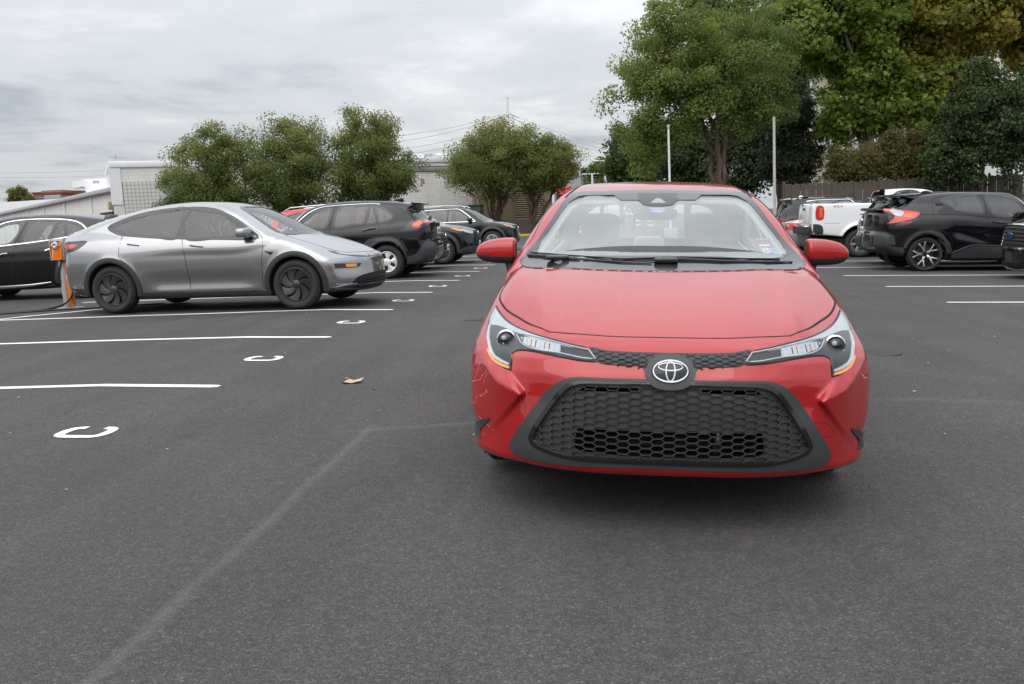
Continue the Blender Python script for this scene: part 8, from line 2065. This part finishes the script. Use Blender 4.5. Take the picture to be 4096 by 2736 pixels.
    for s in (-1, 1):
        b = MB(); b.box(s*0.17-0.05, s*0.17+0.05, 3.485, 3.515, 1.885, 1.92); b.build('cargo_light', M['white_lens'], root, bevel=0.008); mirror_box(car, root, s, 1.7, 1.38, M['gloss'], w=0.22)
    b = MB(); b.box(-0.7, 0.7, 1.0, 5.3, 0.42, 0.55); b.tube([(-0.8, 4.18, 0.41), (0.8, 4.18, 0.41)], 0.07, 10); b.tube([(-0.55, 4.5, 0.5), (-0.55, 5.2, 0.45)], 0.06, 10); b.build('chassis', M['hub'], root)
    plate(car, root, 'B', 0.76)
M['badge_red'] = plain('decal_grey_red', (0.42, 0.16, 0.13), 0.5)
build_pickup()

def sedan(name, label, x_end, y_mid, paint_mat, nose_out, H=1.46, L=4.7, hw=0.90, lamp='red_lens', dark=False, sticker=False, group=None):
    rw = L-1.02
    side = [(0.14, 0.22), (0.04, 0.28), (0.0, 0.42), (0.02, 0.60), (0.08, 0.70), (0.25, 0.79), (0.55, 0.88), (1.0, 0.97), (1.25, 1.0), (1.9, 0.97), (2.7, 0.97), (3.5, 1.01), (4.1, 1.06), (L-0.15, 1.06), (L-0.05, 1.02), (L, 0.8), (L-0.01, 0.5), (L-0.10, 0.30), (4.2, 0.22), (3.0, 0.18), (1.2, 0.18), (0.5, 0.18)]
    green = [(1.10, 0.96), (1.45, 1.14), (1.80, 1.31), (2.1, H-0.06), (2.4, H-0.015), (2.8, H), (3.2, H-0.025), (3.6, 1.34), (4.1, 1.11), (4.2, 1.02), (4.1, 0.85), (2.5, 0.8), (1.2, 0.85)]
    p = dict(L=L, hw=hw, H=H, side=side, green=green, raster=0.014, plan=[(-0.2, 0.96), (0.6, 0.985), (1.0, 1.0), (3.7, 1.0), (4.2, 0.975), (4.8, 0.91)],
        sect=[(0.0, 0.86), (0.16, 0.915), (0.3, 0.96), (0.5, 1.0), (0.7, 0.995), (0.85, 0.955), (0.95, 0.91), (1.2, 0.75)], gx=[(0.7, 0.86), (1.0, 0.80), (1.2, 0.71), (H-0.08, 0.60), (H, 0.52), (H+.08, 0.42)], gtaper=[(0, 1), (2.4, 1), (3.3, 0.97), (4.2, 0.86), (5, 0.8)],
        bowf=(0.45, 2.8), bowr=(0.30, 3.0), crown=0.05, round=0.08, ground=0.07, blend=0.05, gbow=0.18, gbowr=0.15, gcrown=0.02, wells=[(0.93, 0.33, 0.38), (rw, 0.33, 0.38)], flare=0.014, cabin=(1.0, 4.2), lining_z=0.75)
    w1 = [(1.72, 1.04), (1.98, 1.19), (2.25, H-0.13), (2.55, H-0.10), (2.62, 1.04)]; w2 = [(2.74, 1.04), (2.70, H-0.10), (3.1, H-0.115), (3.45, 1.28), (3.75, 1.09)]
    ang = RT_A if not nose_out else -RT_A
    x0 = x_end+L if not nose_out else x_end
    tl_ = -0.0358
    zc = ground_z(x_end+1.0)+(-0.0358*rw if not nose_out else 0.0358*1.0)
    ws = [(-0.62, 1.06), (-0.50, H-0.09), (0, H-0.075), (0.50, H-0.09), (0.62, 1.06), (0, 1.04)]
    bw = [(-0.5, H-0.12), (0.5, H-0.12), (0.58, 1.12), (-0.58, 1.12)]
    dF = [(1.45, 0.25), (1.43, 1.0), (1.95, H-0.18), (2.3, H-0.06), (2.66, H-0.05), (2.68, 0.25)]
    dR = [(2.68, 0.25), (2.66, H-0.05), (3.1, H-0.06), (3.5, 1.32), (3.8, 1.09), (3.7, 0.85), (3.25, 0.65), (3.2, 0.25)]
    car, root = vehicle(p, name, label, place(x0, y_mid, ang, z=zc, tilt=tl_), paint_mat, dlo=[(w1, 'gl_clear'), (w2, 'gl_dark')], ws=ws, bw=bw, doors=[dF, dR], res=0.032, wheel=('five', 0.33, 0.22), ys=(0.93, rw), interior=(2.65, 4.0, 1.0, 2), group=group)
    for v in 'LR':
        car.strip('window_chrome', [(1.62, 1.01), (1.95, 1.235), (2.26, H-0.085), (2.65, H-0.06), (3.1, H-0.07), (3.48, 1.32), (3.82, 1.08)], v, 0.02, M['chrome'], root, off=0.005, height=0.004)
        car.patch('tail_lamp', [(L-0.40, 0.95), (L-0.12, 0.97), (L-0.04, 0.90), (L-0.06, 0.76), (L-0.22, 0.78)], v, M[lamp], root, off=0.006, thick=0.012, res=0.04)
    for mir in (False, True):
        s = -1 if mir else 1
        car.patch('tail_light', [(0.42, 0.95), (0.78, 0.965), (0.86, 0.90), (0.82, 0.77), (0.56, 0.78)], 'B', M[lamp], root, off=0.006, thick=0.012, res=0.04, mirror=mir)
        car.patch('reverse_lens', [(0.50, 0.92), (0.62, 0.925), (0.60, 0.86), (0.52, 0.855)], 'B', M['white_lens'], root, off=0.012, thick=0.008, res=0.04, mirror=mir)
        car.patch('headlight', [(0.40, 0.70), (0.60, 0.745), (0.80, 0.80), (0.84, 0.73), (0.70, 0.645), (0.46, 0.63)], 'F', M['white_lens'], root, off=0.006, thick=0.012, res=0.04, mirror=mir)
        mirror_box(car, root, s, 1.65, 1.05, paint_mat, w=0.18)
    gr = car.patch('grille', [(-0.42, 0.69), (0, 0.71), (0.42, 0.69), (0.40, 0.50), (0, 0.47), (-0.40, 0.50)], 'F', M['seam'], root, off=0.006, thick=0.012, res=0.05)
    for k in range(4): car.strip('grille_bar', [(-0.40, 0.515+k*0.055), (0, 0.52+k*0.057), (0.40, 0.515+k*0.055)], 'F', 0.022, M['chrome'], gr, off=0.012, height=0.008)
    plate(car, root, 'B', 0.84); plate(car, root, 'F', 0.40)
    if sticker: car.patch('bumper_sticker', [(0.60, 0.60), (0.72, 0.60), (0.72, 0.52), (0.60, 0.52)], 'B', M['amber'], root, off=0.004, thick=0.002, res=0.05, raw=True)
    if sticker: car.patch('bumper_sticker', [(-0.72, 0.60), (-0.58, 0.60), (-0.58, 0.52), (-0.72, 0.52)], 'B', M['amber'], root, off=0.004, thick=0.002, res=0.05, raw=True)
    return root
sedan('parked_sedan', 'silver sedan showing its red tail lamp and a yellow bumper sticker beside the pickup', 5.45, 30.05, M['silver'], False, H=1.62, sticker=True)
sedan('parked_sedan', 'dark sedan with chrome grille bars facing the aisle next to the silver sedan', 5.75, 32.7, M['navy'], True, H=1.64)
# dark suv cut by the right edge of the picture
def edge_suv():
    L = 4.8
    side = [(0.14, 0.17), (0.02, 0.28), (0.0, 0.45), (0.01, 0.70), (0.05, 0.92), (0.12, 1.03), (0.35, 1.13), (0.9, 1.20), (1.3, 1.22), (2.0, 1.18), (3.0, 1.18), (4.3, 1.2), (4.7, 1.15), (4.8, 0.8), (4.7, 0.4), (3.0, 0.22), (1.2, 0.22), (0.4, 0.2)]
    green = [(1.15, 1.15), (1.5, 1.45), (1.9, 1.68), (2.3, 1.78), (3.0, 1.80), (4.2, 1.74), (4.6, 1.3), (4.4, 1.0), (2.6, 0.9), (1.3, 0.95)]
    p = suv(L, 1.80, 0.96, side, green, [(0.95, 0.38, 0.44), (3.75, 0.38, 0.44)], belt=1.2)
    f1 = [(1.8, 1.25), (2.1, 1.5), (2.35, 1.63), (2.7, 1.65), (2.7, 1.25)]; r1 = [(2.85, 1.25), (2.85, 1.65), (3.6, 1.63), (3.7, 1.27)]
    car, root = vehicle(p, 'parked_suv', 'black SUV front with chrome-rimmed grille at the right edge', place(7.56, 18.35, -RT_A, z=ground_z(7.42)+0.0, tilt=-0.0358), M['black'], dlo=[(f1, 'gl_clear'), (r1, 'gl_dark')], ws=[(-0.64, 1.26), (-0.52, 1.62), (0, 1.64), (0.52, 1.62), (0.64, 1.26), (0, 1.24)], bw=[(-0.5, 1.6), (0.5, 1.6), (0.6, 1.3), (-0.6, 1.3)], doors=[], res=0.028, wheel=('five', 0.38, 0.245), ys=(0.95, 3.75), interior=(2.7, 4.3, 1.15, 2))
    gp = [(-0.62, 0.98), (-0.3, 1.01), (0, 1.015), (0.3, 1.01), (0.62, 0.98), (0.70, 0.82), (0.62, 0.62), (0, 0.60), (-0.62, 0.62), (-0.70, 0.82)]
    gr = car.patch('grille', gp, 'F', M['seam'], root, off=0.004, thick=0.02, res=0.05)
    car.strip('grille_frame', gp, 'F', 0.05, M['chrome'], gr, off=0.010, height=0.014, closed=True)
    for k in range(5): car.strip('grille_bar', [(-0.62, 0.665+k*0.068), (-0.3, 0.67+k*0.070), (0, 0.672+k*0.071), (0.3, 0.67+k*0.070), (0.62, 0.665+k*0.068)], 'F', 0.032, M['hub'], gr, off=0.012, height=0.012)
    b = MB(); P, h = car.project(np.array([(0, 0.81)]), 'F'); V, F = rounded(0, P[0][1]-0.03, 0.81, 0.12, 0.02, 0.06); b.add(V, F); b.build('badge', M['blue_badge'], gr, smooth=True)
    for mir in (False, True):
        car.patch('headlight', [(0.66, 0.97), (0.82, 1.02), (0.92, 1.03), (0.92, 0.90), (0.74, 0.86)], 'F', M['white_lens'], root, off=0.008, thick=0.012, res=0.04, mirror=mir)
        mirror_box(car, root, -1 if mir else 1, 1.8, 1.28, M['gloss'])
    pl = car.patch('plate_holder', [(-0.16, 0.49), (0.16, 0.49), (0.16, 0.31), (-0.16, 0.31)], 'F', M['clad'], root, off=0.012, thick=0.02, res=0.05, raw=True)
    car.patch('lower_grille', [(-0.6, 0.27), (0.6, 0.27), (0.55, 0.20), (-0.55, 0.20)], 'F', M['seam'], root, off=0.005, thick=0.01, res=0.05)
    car.strip('front_lip', [(-0.85, 0.21), (0, 0.17), (0.85, 0.21)], 'F', 0.05, M['rim'], root, off=0.01, height=0.01)
M['blue_badge'] = plain('badge_blue', (0.02, 0.04, 0.16), 0.15, coat=0.6)
edge_suv()
